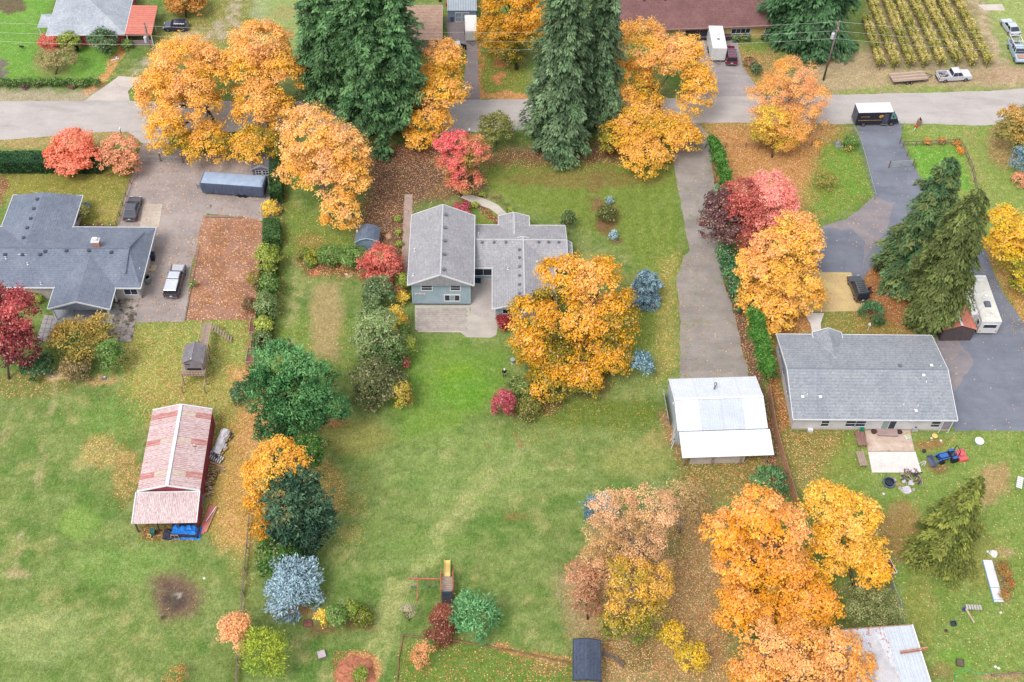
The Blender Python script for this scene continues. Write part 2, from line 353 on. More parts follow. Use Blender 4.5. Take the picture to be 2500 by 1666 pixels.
# the big back lawn
Pg([(1000, 830), (1250, 850), (1240, 960), (1090, 1060), (980, 1080), (960, 950)], (112, 146, 62), .7, 30)
E(1120, 910, 75, 38, (116, 154, 46), .7, .8); E(1140, 960, 110, 60, (96, 148, 46), .6, .7)
for i in range(9): Ln([(1040, 880 + i * 26), (1230, 880 + i * 26)], 2.5, (154, 168, 66), .28)
E(860, 1070, 130, 60, (148, 140, 84), .65); E(790, 1030, 70, 26, (196, 128, 92), .85, .6); E(790, 1200, 70, 90, (164, 148, 82), .6, lit=.65)
E(1150, 1150, 200, 130, (140, 160, 98), .3)
for i in range(26): Ln([(860, 1080 + i * 22 + (i % 3)), (1460, 1066 + i * 22)], 3, (82, 114, 48) if i % 2 else (146, 158, 98), .3)
for i in range(14): Ln([(60 + i * 36, 960), (10 + i * 36, 1660)], 4, (86, 120, 52) if i % 2 else (146, 156, 98), .18); Ln([(1290, 1090), (1130, 1230), (1010, 1400), (950, 1500)], 12, (156, 158, 112), .13); Ln([(1200, 1160), (1100, 1270), (1030, 1380)], 26, (152, 158, 106), .16); Ln([(960, 1440), (930, 1560), (900, 1680)], 24, (150, 156, 104), .25)
E(1265, 1080, 8, 30, (150, 100, 80), .6); E(1258, 1265, 34, 14, (150, 104, 80), .4); E(1190, 1090, 8, 6, (150, 90, 76), .6)
E(1480, 1010, 260, 50, (100, 116, 48), .75, .6); E(1330, 980, 60, 40, (100, 76, 56), .6, lit=.4); E(1450, 930, 70, 60, (104, 84, 54), .6)  # first ellipse puts the big maple's shade into the turf colour
E(1560, 1120, 130, 60, (154, 152, 94), .55); E(1610, 1070, 50, 30, (166, 150, 102), .6); Pg([(1610, 1000), (1660, 1020), (1680, 1130), (1640, 1110)], (150, 116, 92), .75, 12, .4)
Pg([(1655, 1110), (1880, 1105), (1940, 1200), (1900, 1250), (1680, 1200)], (122, 122, 70), .85, 30, .55)
Pg([(1480, 1300), (1720, 1200), (1800, 1330), (1780, 1680), (1460, 1680), (1440, 1480), (1380, 1440)], (156, 132, 100), .85, 40, .75); E(1640, 1330, 60, 60, (112, 126, 76), .6); E(1560, 1600, 50, 60, (88, 96, 54), .6)
Pg([(1360, 1400), (1460, 1420), (1470, 1580), (1390, 1560)], (166, 144, 116), .8, 30)
Pg([(980, 1560), (1200, 1580), (1400, 1620), (1400, 1680), (960, 1680)], (100, 128, 56), .8, 14, .18); Ln([(1200, 1580), (1400, 1612)], 8, RUST, .6, .6)
E(1340, 1630, 50, 30, (150, 120, 84), .5, lit=.6); E(1030, 1340, 160, 50, (124, 152, 84), .3)
E(715, 1490, 75, 26, (160, 118, 92), .8, .5); Pg([(740, 1520), (905, 1500), (920, 1535), (760, 1545)], (128, 88, 72), .7, 14); Ln([(612, 1330), (590, 1560), (575, 1690)], 10, (112, 106, 62), .7)
E(690, 1240, 60, 60, (186, 128, 66), .5, lit=.8); E(1090, 1570, 40, 20, (120, 72, 60), .7, lit=.3); E(880, 1640, 60, 55, (198, 138, 104), .9, .3, lit=.9)
# hedge bed and the right-hand yard
Ln([(1735, 340), (1752, 470), (1765, 600)], 10, (92, 58, 56), .9, .25); Ln([(1772, 700), (1800, 770), (1826, 860), (1856, 960), (1905, 1180)], 17, (112, 80, 76), .9, .5)
Pg([(1745, 300), (2060, 320), (2080, 340), (2120, 470), (2040, 530), (1960, 540), (1780, 520)], (118, 140, 66), .8, 16, .3)
Pg([(1725, 300), (2050, 300), (1980, 400), (1960, 520), (1800, 500), (1760, 440)], (186, 132, 88), .85, 40, .85)
Pg([(2000, 350), (2085, 355), (2125, 470), (2030, 535), (1990, 520)], (106, 146, 62), .7, 20, .12)
Pg([(2205, 300), (2520, 300), (2520, 520), (2420, 620), (2300, 480), (2230, 440)], (134, 154, 84), .8, 16, .1); Pg([(2215, 355), (2350, 360), (2375, 470), (2250, 440)], (104, 156, 64), .85, 8)
E(2460, 350, 60, 80, (150, 118, 88), .7, lit=.4); Ln([(2370, 330), (2390, 470), (2440, 520)], 20, (160, 146, 104), .4)
Pg([(2395, 610), (2440, 560), (2540, 700), (2540, 830), (2500, 800)], (168, 130, 66), .85, 14, .8)
Pg([(2095, 640), (2180, 620), (2300, 820), (2100, 820), (2080, 760), (2110, 740)], (160, 104, 74), .9, 18, .3)
Pg([(2008, 765), (2120, 768), (2240, 818), (2008, 815)], (136, 132, 72), .85, 14, .3); Pg([(1860, 740), (1975, 760), (1985, 815), (1880, 815)], (176, 118, 78), .85, 14, .9)
Pg([(1890, 820), (1925, 1045), (1900, 1060), (1870, 900)], (150, 96, 60), .9, 10, .85)
Pg([(1890, 1050), (2100, 1050), (2100, 1160), (1950, 1200)], (130, 122, 66), .7, 30, .6)
Pg([(2060, 1050), (2560, 1050), (2560, 1700), (2200, 1700), (2060, 1500), (1980, 1200)], (128, 150, 76), .55, 30, .06)
E(2270, 1085, 45, 20, (160, 108, 84), .7); E(2290, 1140, 35, 16, (140, 104, 82), .75); Pg([(2395, 1150), (2450, 1130), (2470, 1200), (2420, 1230), (2375, 1225)], (172, 140, 110), .8, 14)
E(2200, 1300, 70, 90, (164, 112, 86), .6, .4); E(2280, 1360, 110, 30, (150, 108, 78), .7); E(2240, 1500, 60, 120, (144, 134, 76), .4); E(2400, 1370, 90, 90, (150, 130, 80), .35)
Pg([(2420, 1370), (2452, 1372), (2470, 1460), (2450, 1470)], (150, 130, 108), .85, 8); E(2455, 1350, 30, 10, (172, 144, 118), .7); E(2330, 1620, 60, 50, (110, 156, 60), .5); E(2440, 1650, 80, 14, (170, 136, 112), .8); E(2300, 1640, 40, 30, (150, 112, 92), .5)
Pg([(2060, 1420), (2170, 1400), (2200, 1540), (2060, 1540)], (110, 116, 78), .85, 16)
E(2280, 900, 20, 10, GRASS, 0)
Pg([(2440, 850), (2560, 830), (2560, 1000), (2500, 990), (2470, 920)], (178, 150, 120), .8, 20)
me = bpy.data.meshes.new('ground'); nx, ny = len(gx), len(gy)
me.vertices.add(nx * ny); co = np.stack([X, Y, np.zeros_like(X)], 1).astype(np.float32); me.vertices.foreach_set('co', co.ravel())
ii, jj = np.meshgrid(np.arange(nx - 1), np.arange(ny - 1), indexing='ij'); q = (ii * ny + jj).ravel()
fi = np.stack([q, q + ny, q + ny + 1, q + 1], 1).astype(np.int32); nf = len(fi)
me.loops.add(nf * 4); me.loops.foreach_set('vertex_index', fi.ravel()); me.polygons.add(nf); me.polygons.foreach_set('loop_start', np.arange(nf, dtype=np.int32) * 4); me.polygons.foreach_set('loop_total', np.full(nf, 4, np.int32))
me.update(calc_edges=True); at = me.color_attributes.new('soil', 'FLOAT_COLOR', 'POINT')
at.data.foreach_set('color', np.concatenate([np.clip(GC, 0, .9), LIT[:, None]], 1).astype(np.float32).ravel())
ground = bpy.data.objects.new('ground', me); COL.objects.link(ground); ground['kind'] = 'structure'
m, n, l, b = new_mat('turf_and_soil')
a = n.new('ShaderNodeAttribute'); a.attribute_name = 'soil'
o = a.outputs['Color']
for sc, lo, hi, st in ((1.1, .88, 1.12, (1, 1, 1)), (3.6, .72, 1.3, (1, .6, 1)), (8.5, .56, 1.5, (1, .8, 1))):
    t = noise(n, l, sc, 4, .7, stretch=st); r = ramp(n, l, t.outputs[0], [(.32, (lo * .99, lo, lo * .9, 1)), (.68, (hi, hi, hi * .96, 1))]); o = mixrgb(n, l, o, r.outputs[0], 1.0, 'MULTIPLY')
t = noise(n, l, .55, 6, .75); r = ramp(n, l, t.outputs[0], [(.5, (0, 0, 0, 1)), (.72, (.4, .4, .4, 1))]); hs = n.new('ShaderNodeHueSaturation'); hs.inputs['Hue'].default_value = .475; hs.inputs['Saturation'].default_value = .75; hs.inputs['Value'].default_value = 1.15; l.new(o, hs.inputs['Color']); o = mixrgb(n, l, o, hs.outputs[0], r.outputs[0])
def litter(n, l, o, amt, sc, stops, size):
    sc *= 1.25
    v = n.new('ShaderNodeTexVoronoi'); v.inputs['Scale'].default_value = sc; tc = n.new('ShaderNodeTexCoord'); l.new(tc.outputs['Object'], v.inputs['Vector'])
    sp = n.new('ShaderNodeSeparateColor'); l.new(v.outputs['Color'], sp.inputs[0])
    lt = n.new('ShaderNodeMath'); lt.operation = 'LESS_THAN'; l.new(sp.outputs[0], lt.inputs[0])
    if hasattr(amt, 'links'): l.new(amt, lt.inputs[1])
    else: lt.inputs[1].default_value = amt
    ds = n.new('ShaderNodeMath'); ds.operation = 'LESS_THAN'; l.new(v.outputs['Distance'], ds.inputs[0]); ds.inputs[1].default_value = size
    mu = n.new('ShaderNodeMath'); mu.operation = 'MULTIPLY'; l.new(lt.outputs[0], mu.inputs[0]); l.new(ds.outputs[0], mu.inputs[1])
    rr = ramp(n, l, sp.outputs[1], stops); return mixrgb(n, l, o, rr.outputs[0], mu.outputs[0])
LEAFSTOPS = [(0, C(156, 100, 74)), (.3, C(204, 138, 98)), (.6, C(232, 172, 124)), (.85, C(242, 200, 156)), (1, C(244, 204, 116))]
o = litter(n, l, o, a.outputs['Alpha'], 5.2, LEAFSTOPS, .42); o = litter(n, l, o, a.outputs['Alpha'], 3.1, LEAFSTOPS, .26)
l.new(o, b.inputs['Base Color']); b.inputs['Roughness'].default_value = .95; b.inputs['Specular IOR Level'].default_value = .1
me.materials.append(m)

# ------------------------------------------------------------------ roads, drives, slabs: sheets a few mm above the ground
def surf_mat(name, rgb, rgb2, lit=0.0, litsc=4.0, sc=.35, grass=0.0, crack=False, wet=None):
    m, n, l, b = new_mat(name)
    t = noise(n, l, sc, 6, .65); r = ramp(n, l, t.outputs[0], [(.32, C(*rgb2)), (.66, C(*rgb))]); o = r.outputs[0]
    t = noise(n, l, .22, 5, .7, stretch=(.35, 1.6, 1)); r = ramp(n, l, t.outputs[0], [(.36, (.86, .855, .86, 1)), (.5, (1, 1, 1, 1)), (.66, (1.06, 1.06, 1.05, 1))]); o = mixrgb(n, l, o, r.outputs[0], 1.0, 'MULTIPLY')
    t = noise(n, l, .9, 7, .75); r = ramp(n, l, t.outputs[0], [(.28, (.82, .81, .81, 1)), (.36, (1, 1, 1, 1))]); o = mixrgb(n, l, o, r.outputs[0], 1.0, 'MULTIPLY')
    t = noise(n, l, 7, 4, .8); r = ramp(n, l, t.outputs[0], [(.3, (.84, .84, .84, 1)), (.7, (1.14, 1.14, 1.14, 1))]); o = mixrgb(n, l, o, r.outputs[0], 1.0, 'MULTIPLY')
    if grass:
        t = noise(n, l, .5, 7, .8); r = ramp(n, l, t.outputs[0], [(.66 - grass, (0, 0, 0, 1)), (.82 - grass, (.8, .8, .8, 1))]); o = mixrgb(n, l, o, C(128, 134, 92), r.outputs[0])
    if crack:
        v = n.new('ShaderNodeTexVoronoi'); v.feature = 'DISTANCE_TO_EDGE'; v.inputs['Scale'].default_value = .16; tn = noise(n, l, .6, 5, .7); tc = n.new('ShaderNodeTexCoord')
        vm = mixrgb(n, l, tc.outputs['Object'], tn.outputs['Color'], .55, 'ADD'); l.new(vm, v.inputs['Vector'])
        r = ramp(n, l, v.outputs[0], [(.0, (.86, .86, .86, 1)), (.006, (1, 1, 1, 1))]); o = mixrgb(n, l, o, r.outputs[0], 1.0, 'MULTIPLY')
    if lit: o = litter(n, l, o, lit, litsc, LEAFSTOPS, .38)
    l.new(o, b.inputs['Base Color']); b.inputs['Roughness'].default_value = .88; b.inputs['Specular IOR Level'].default_value = .2
    MATS[name] = m; return m
ROAD = surf_mat('old_asphalt', (194, 187, 184), (183, 176, 173), crack=True)
NEWASPH = surf_mat('dark_asphalt', (132, 136, 150), (116, 120, 134), lit=.02); WORNASPH = surf_mat('worn_asphalt', (156, 146, 148), (134, 130, 138), lit=.08)
GRAVEL = surf_mat('gravel_drive', (168, 160, 154), (146, 138, 134), lit=.05, grass=.14)
LEAFDRIVE = surf_mat('leafy_drive', (176, 164, 160), (156, 146, 144), lit=.16, litsc=3.6); LEAFSTRIP = surf_mat('leaf_buried_soil', (180, 136, 114), (142, 106, 94), lit=.7, litsc=3.2)
CONCD = surf_mat('drive_concrete', (206, 194, 180), (184, 172, 160), lit=.03); YELLOWED = surf_mat('leaf_stained_concrete', (220, 200, 136), (200, 166, 130), lit=.16); PAVER = surf_mat('paver_concrete', (206, 198, 188), (188, 180, 170), lit=.01)
def sheet(name, pts, m, lev=1, jit=0.0, seed=0, kind='structure', thick=0.0, dens=True):
    P = [G(x, y) for x, y in pts]; out = []
    for a, b in zip(P, P[1:] + P[:1]):
        k = max(1, int((b - a).length / .5)) if dens else 1
        for i in range(k): out.append(a.lerp(b, i / k))
    if jit:
        xs = np.array([p.x for p in out]); ys = np.array([p.y for p in out])
        dx = (fnoise(xs, ys, .7, 70 + seed) - .5) * 2 * jit; dy = (fnoise(xs, ys, .7, 80 + seed) - .5) * 2 * jit
        out = [Vector((p.x + a, p.y + b, 0)) for p, a, b in zip(out, dx, dy)]
    bm = bmesh.new(); z = .004 * lev
    vs = [bm.verts.new((p.x, p.y, z + thick)) for p in out]; f = bm.faces.new(vs)
    if f.normal.z == 0: f.normal_update()
    bmesh.ops.recalc_face_normals(bm, faces=[f]); f.normal_update()
    if f.normal.z < 0: f.normal_flip()
    if thick:
        lo = [bm.verts.new((p.x, p.y, -.02)) for p in out]
        for i in range(len(out)):
            j = (i + 1) % len(out); bm.faces.new((vs[i], lo[i], lo[j], vs[j]))
        bmesh.ops.recalc_face_normals(bm, faces=bm.faces)
    bmesh.ops.triangulate(bm, faces=[x for x in bm.faces if len(x.verts) > 4], ngon_method='EAR_CLIP')
    me = bpy.data.meshes.new(name); bm.to_mesh(me); bm.free(); me.materials.append(m)
    o = bpy.data.objects.new(name, me); COL.objects.link(o)
    if kind: o['kind'] = kind
    return o
sheet('road', [(-400, 254), (0, 247), (200, 247), (700, 248), (1170, 244), (1600, 240), (2000, 233), (2230, 228), (2420, 222), (2500, 216), (2900, 206), (2900, 300), (2500, 305), (2380, 306), (2200, 302), (2080, 303), (1700, 300), (1300, 316), (1180, 322), (900, 322), (640, 322), (380, 322), (250, 322), (0, 343), (-400, 356)], ROAD, 3, .25)
sheet('driveway', [(200, 252), (290, 186), (340, 190), (313, 224), (318, 252)], surf_mat('pale_drive', (208, 198, 192), (194, 184, 178)), 2, .12)
sheet('driveway', [(335, 318), (395, 318), (420, 360), (650, 400), (690, 520), (640, 540), (505, 520), (470, 640), (450, 786), (330, 786), (326, 700), (300, 700), (345, 560), (285, 560), (330, 400), (347, 350)], LEAFDRIVE, 1, .25, 2)
sheet('driveway_apron', [(312, 322), (392, 322), (385, 352), (347, 350)], ROAD, 4, .1)
sheet('parking_strip', [(494, 526), (596, 528), (640, 545), (640, 640), (625, 780), (452, 782), (470, 660), (482, 600)], LEAFSTRIP, 2, .3, 3)
sheet('driveway', [(1090, 40), (1160, 40), (1172, 248), (1128, 248), (1140, 130), (1092, 90)], surf_mat('grey_drive', (160, 148, 148), (144, 132, 134), lit=.03), 1, .15, 5)
sheet('driveway', [(1700, 90), (1800, 100), (1812, 160), (1862, 236), (1740, 245), (1690, 250), (1700, 150)], surf_mat('wet_drive', (176, 168, 168), (158, 150, 152), lit=.03), 1, .12, 6)
sheet('driveway', [(1700, 296), (1728, 330), (1738, 400), (1748, 480), (1752, 600), (1768, 690), (1790, 760), (1806, 820), (1826, 915), (1832, 1000), (1640, 1000), (1662, 915), (1660, 780), (1650, 680), (1668, 630), (1682, 610), (1672, 540), (1655, 470), (1645, 400), (1652, 320), (1690, 298)], GRAVEL, 1, .3, 7)
sheet('driveway', [(2088, 296), (2202, 300), (2200, 340), (2218, 380), (2245, 430), (2300, 480), (2280, 560), (2140, 640), (2100, 690), (1985, 680), (1990, 560), (2060, 540), (2140, 490), (2118, 400)], NEWASPH, 1, .12, 8)
sheet('driveway_worn_patch', [(2068, 536), (2136, 478), (2180, 500), (2165, 560), (2110, 640), (2105, 670), (2112, 590), (2080, 560), (2000, 556)], WORNASPH, 2, .4, 9)
sheet('driveway', [(2380, 560), (2400, 600), (2440, 700), (2500, 790), (2560, 900), (2560, 1052), (2330, 1052), (2300, 930), (2250, 830), (2310, 800), (2340, 700), (2350, 600)], NEWASPH, 1, .15, 10)
sheet('driveway_worn_patch', [(2262, 826), (2330, 818), (2380, 880), (2330, 960), (2310, 930)], WORNASPH, 2, .5, 11)
sheet('parking_pad', [(1950, 664), (2078, 666), (2112, 745), (2100, 760), (1920, 762)], YELLOWED, 2, .08, 12)
sheet('path', [(1962, 764), (2012, 765), (2004, 790), (2006, 818), (1984, 818), (1978, 790)], mat('pale_concrete', (232, 226, 222), (218, 208, 204), .8), 3, .05)
sheet('path', [(1118, 480), (1150, 476), (1185, 486), (1215, 500), (1240, 524), (1240, 548), (1226, 548), (1222, 530), (1196, 510), (1150, 494)], CONC, 2, .04)
sheet('path', [(988, 475), (1007, 475), (1006, 560), (1000, 700), (980, 640)], mat('plank_walk_concrete', (190, 168, 158), (170, 150, 140), 1.2), 2, 0)
sheet('concrete_pad', [(350, 498), (397, 500), (388, 556), (342, 556)], CONCD, 3, .03, thick=.02)
sheet('concrete_pad', [(2388, 12), (2446, 10), (2454, 26), (2402, 26)], CONC, 2, .1)
# patio of the blue house: grey concrete court slab, sandy apron and a field of pavers
sheet('patio', [(1013, 746), (1146, 746), (1148, 770), (1150, 740), (1213, 740), (1215, 800), (1212, 818), (1198, 825), (1140, 824), (1124, 812), (1022, 811), (1013, 803)], PAVER, 2, 0)
court = sheet('patio_court', [(1142, 652), (1206, 652), (1206, 755), (1214, 775), (1175, 776), (1155, 768), (1146, 748)], mat('court_concrete', (202, 192, 186), (182, 172, 168), .5, .9), 3, 0)
pv = MB(); fa, fb, fc = G(1014, 752), G(1142, 752), G(1022, 811); ex = (fb - fa); Lx = ex.length; ex.normalize(); ey = Vector((ex.y, -ex.x, 0)); Ly = abs((fc - fa).dot(ey))
i = 0; yy = 0.05
while yy < Ly - .3:
    xx = .1 + (.2 if i % 2 else 0)
    while xx < Lx - .35 + max(0, yy - Ly) :
        c = fa + ex * (xx + .19) + ey * (yy + .19); pv.box((c.x, c.y, .012 + RND.uniform(0, .008)), (.37, .37, .03), rz=math.atan2(ex.y, ex.x)); xx += .4
    yy += .4; i += 1
o = pv.build('paver', mat('paver_stone', (196, 186, 178), (168, 158, 152), 1.1, .9, spots=((120, 110, 104), 1.6, .66))); o['kind'] = 'stuff'; o.name = 'pavers'
def slab_set(name, pts4, nx, ny, m, thick=.06, gap=.05):
    """a quad split into slabs, every one a piece of its own under an Empty"""
    P = [G(*p) for p in pts4]; root = bpy.data.objects.new(name, None); COL.objects.link(root); root['kind'] = 'structure'
    for i in range(nx):
        for j in range(ny):
            q = []
            for u, v in ((i, j), (i + 1, j), (i + 1, j + 1), (i, j + 1)):
                u, v = u / nx, v / ny; q.append(P[0].lerp(P[1], u).lerp(P[3].lerp(P[2], u), v))
            c = sum(q, Vector()) / 4; q = [p + (c - p).normalized() * gap * .7 for p in q]; z = thick + RND.uniform(-.008, .008)
            MB().prism([(p.x, p.y) for p in q], 'z', 0.0, z).build('slab', m, root)
    return root
slab_set('stone_path', [(108, 770), (142, 772), (128, 835), (88, 835)], 3, 6, mat('slab_grey', (190, 182, 180), (164, 158, 160), 1.5, .9))
slab_set('stone_path', [(286, 700), (345, 706), (322, 835), (258, 835)], 4, 8, mat('slab_mossy', (186, 176, 168), (150, 140, 134), 1, .9, spots=((92, 78, 70), .9, .5)))
slab_set('porch_floor', [(130, 757), (285, 757), (275, 790), (135, 788)], 3, 1, mat('porch_slab', (176, 180, 190), (160, 164, 174), .6, .8))
slab_set('rear_patio', [(2110, 1052), (2222, 1052), (2233, 1103), (2118, 1103)], 1, 1, mat('patio_slab_stained', (222, 202, 188), (196, 168, 150), .8, .9, spots=((140, 96, 76), 1.5, .6)), .1)
slab_set('rear_patio', [(2118, 1104), (2235, 1104), (2250, 1155), (2128, 1155)], 1, 1, mat('patio_slab_white', (236, 230, 226), (222, 214, 210), .6, .9), .1)

# ------------------------------------------------------------------ foliage
def quads(name, P, T, B, col, m, parent, kind=None):
    """N kite-shaped leaves: centre P, half-length vector T, half-width vector B, colour col"""
    N = len(P); co = np.empty((N, 4, 3), np.float32); co[:, 0] = P + T; co[:, 1] = P + B - T * .15; co[:, 2] = P - T; co[:, 3] = P - B - T * .15
    me = bpy.data.meshes.new(name); me.vertices.add(N * 4); me.vertices.foreach_set('co', co.ravel())
    me.loops.add(N * 4); me.loops.foreach_set('vertex_index', np.arange(N * 4, dtype=np.int32))
    me.polygons.add(N); me.polygons.foreach_set('loop_start', np.arange(N, dtype=np.int32) * 4); me.polygons.foreach_set('loop_total', np.full(N, 4, np.int32)); me.update()
    at = me.color_attributes.new('tint', 'FLOAT_COLOR', 'POINT'); c4 = np.ones((N, 4, 4), np.float32); c4[:, :, :3] = np.clip(col, 0, .85)[:, None, :]
    at.data.foreach_set('color', c4.ravel()); me.materials.append(m)
    o = bpy.data.objects.new(name, me); COL.objects.link(o)
    if parent: o.parent = parent
    if kind: o['kind'] = kind
    return o
def unit(v): return v / np.maximum(np.linalg.norm(v, axis=1, keepdims=True), 1e-6)
def rdir(rng, n): return unit(rng.normal(size=(n, 3)))
def pal_col(rng, pal, u):
    p = np.array([c3(*c) for c in pal]); x = np.clip(u, 0, .9999) * (len(p) - 1); i = x.astype(int); f = (x - i)[:, None]
    return p[i] * (1 - f) + p[np.minimum(i + 1, len(p) - 1)] * f
FOLK = 1.72
def crown(rng, lobes, pal, dens=1.0, leaf=.3, needle=False, sparse=0.0, zlo=None, zhi=None, lit=FOLK):
    Ps, Ts, Bs, Cs = [], [], [], []
    if zlo is None: zlo = min(c[2] - V for c, R, V in lobes)
    if zhi is None: zhi = max(c[2] + V for c, R, V in lobes)
    off = rng.rand(2) * 50
    for c, R, V in lobes:
        c = np.array(c); rc = np.clip(.17 * (R + V) / 2 + .22, .22, 1.15); K = int(2.55 * (R * R + R * V) / (rc * rc) * (1 - sparse)) + 6
        d = rdir(rng, K); d[:, 2] = np.where(d[:, 2] < -.35, -d[:, 2], d[:, 2]); d = unit(d)
        rr = .68 + .36 * rng.rand(K) ** .7
        bump_ = 1 + (fnoise(d[:, 0] * 3 + off[0], d[:, 1] * 3 + d[:, 2] * 2 + off[1], .9, 5, 3) - .5) * .55
        cp = c + d * np.array([R, R, V]) * (rr * bump_)[:, None]
        ccol = fnoise(cp[:, 0] + off[0], cp[:, 1] + cp[:, 2] * .7, .33, 17, 3)
        M = max(8, int(dens * 11 * (rc / leaf) ** 2 * .62 * (1 - sparse * .4)))
        idx = np.repeat(np.arange(K), M); n = len(idx); d2 = rdir(rng, n); d2[:, 2] = np.where(d2[:, 2] < -.3, -d2[:, 2] * .6, d2[:, 2]); d2 = unit(d2)
        sc = rc * (.55 + .5 * rng.rand(n))[:, None] * (.75 + .5 * rng.rand(K))[idx][:, None]
        P = cp[idx] + d2 * sc * np.array([1, 1, .72]) * (1 + .25 * rng.normal(size=(n, 1)))
        N = unit(d[idx] * .45 + d2 * .7 + np.array([0, 0, .45]) + rng.normal(size=(n, 3)) * (.42 if not needle else .3))
        if needle: T = unit(d[idx] * .45 + d2 * .55 + rng.normal(size=(n, 3)) * .6 + np.array([0, 0, .1]))
        else: T = unit(np.cross(N, rdir(rng, n)))
        B = unit(np.cross(N, T)); s = leaf * (.6 + .75 * rng.rand(n))[:, None] * .5
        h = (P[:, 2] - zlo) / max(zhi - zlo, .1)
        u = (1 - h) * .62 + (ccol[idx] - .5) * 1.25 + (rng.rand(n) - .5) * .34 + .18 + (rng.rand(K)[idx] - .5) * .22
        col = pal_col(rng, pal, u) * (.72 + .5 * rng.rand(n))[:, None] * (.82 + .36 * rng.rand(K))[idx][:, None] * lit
        pale = (rng.rand(n) < (.16 if not needle else 0))[:, None]; col = np.where(pale, col * .6 + np.array([.30, .22, .15]), col)
        ok = P[:, 2] > .04
        Ps.append(P[ok]); Ts.append((T * s * (1.25 if needle else 1.0))[ok]); Bs.append((B * s * (.46 if needle else .82))[ok]); Cs.append(col[ok])
    return [np.concatenate(a) for a in (Ps, Ts, Bs, Cs)]
def lobe3(base, L, a=.3, gap=.25, flat=1.0):
    cx, cy, rx, ry = L[:4]; g = G(cx, cy); dy = g.y - base.y
    phi = math.atan2(CAMZ, g.y); s = ppm(g)
    z = L[4] if len(L) > 4 else max((1 - a) * dy * math.tan(phi), 0)
    for _ in range(3):
        p = G(cx, cy, z); s = ppm(p); R = rx / s
        V = math.sqrt(max((ry / s) ** 2 - (R * math.sin(phi)) ** 2, (.55 * R) ** 2 * .5)) / math.cos(phi); V = min(max(V, .6 * R), 1.7 * R) * flat
        if len(L) <= 4: z = max(z, V * .92 + gap)
    return (tuple(G(cx, cy, z)), R, V)
def limbs(rng, base, lobes, r0, bark, parent, twigs=0, lean=.5):
    top = max(lobes, key=lambda q: q[0][2]); mb = MB(); tc = Vector(top[0]); h = tc.z
    fork = Vector((base.x + (tc.x - base.x) * .35, base.y + (tc.y - base.y) * .35, h * .42))
    mb.tube([base + Vector((0, 0, -.1)), base.lerp(fork, .5) + Vector((rng.uniform(-.15, .15), rng.uniform(-.15, .15), 0)), fork], [r0 * 1.25, r0, r0 * .8], 8)
    mb.build('trunk', bark, parent, smooth=True); mb = MB()
    for c, R, V in lobes:
        c = Vector(c); ends = []
        for k in range(3 + twigs):
            d = Vector(rdir(rng, 1)[0]); d.z = abs(d.z) * .9; e = c + Vector((d.x * R, d.y * R, d.z * V)) * rng.uniform(.55, .95)
            j = fork.lerp(c, rng.uniform(.35, .75)); mid = j.lerp(e, .5) + Vector((rng.uniform(-.3, .3), rng.uniform(-.3, .3), rng.uniform(-.1, .3)))
            mb.tube([fork, j, mid, e], [r0 * .5, r0 * .33, r0 * .18, .02], 5, False); ends.append((mid, e))
        for k in range(twigs * 5):
            a, b_ = ends[rng.randint(len(ends))]; s = a.lerp(b_, rng.uniform(0, .8)); d = Vector(rdir(rng, 1)[0]); d.z = abs(d.z) * .6
            e = s + d * R * rng.uniform(.25, .55); mb.tube([s, s.lerp(e, .55) + Vector((0, 0, -.08)), e], [.045, .03, .012], 4, False)
    mb.build('branches', bark, parent, smooth=True)
_seed = [100]
def tree(name, label, cat, base, lobes, pal, leaf=.26, dens=1.0, sparse=0.0, a=.3, bark=BARK, needle=False, group=None, twigs=0, gap=.6, trunk=True, part='crown', r0=None):
    _seed[0] += 1; rng = np.random.RandomState(_seed[0]); b3 = G(*base)
    L = [lobe3(b3, q, a, gap) for q in lobes]
    root = thing(name, label, cat, b3, 0, group)
    Lr = [((c[0] - b3.x, c[1] - b3.y, c[2]), R, V) for c, R, V in L]
    P, T, B, Cc = crown(rng, Lr, pal, dens, leaf, needle, sparse)
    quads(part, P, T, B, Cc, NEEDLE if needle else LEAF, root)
    if trunk: limbs(rng, Vector((0, 0, 0)), Lr, r0 or max(.1, .05 * max(R for _, R, _ in L)) , bark, root, twigs)
    return root
def shrub(name, label, cx, cy, rx, ry, pal, leaf=.2, dens=1.0, sparse=0.0, needle=False, group=None, cat='shrub', twigs=0, more=(), vmax=2.2):
    """sits on the ground: the ellipse is its outline seen from the air"""
    g = G(cx, cy); phi = math.atan2(CAMZ, g.y); s = ppm(g); R = rx / s
    V = math.sqrt(max((ry / s) ** 2 - (R * math.sin(phi)) ** 2, (.4 * R) ** 2)) / math.cos(phi); V = min(max(V, .55 * R), vmax * R); z = V * .85
    p = G(cx, cy, z)
    bx, by = PJ((p.x, p.y, 0)); return tree(name, label, cat, (bx, by), [(cx, cy, rx, ry, z)] + list(more), pal, leaf, dens, sparse, needle=needle, group=group, twigs=twigs, part='foliage', trunk=twigs > 0 or rx > 30, r0=.07)
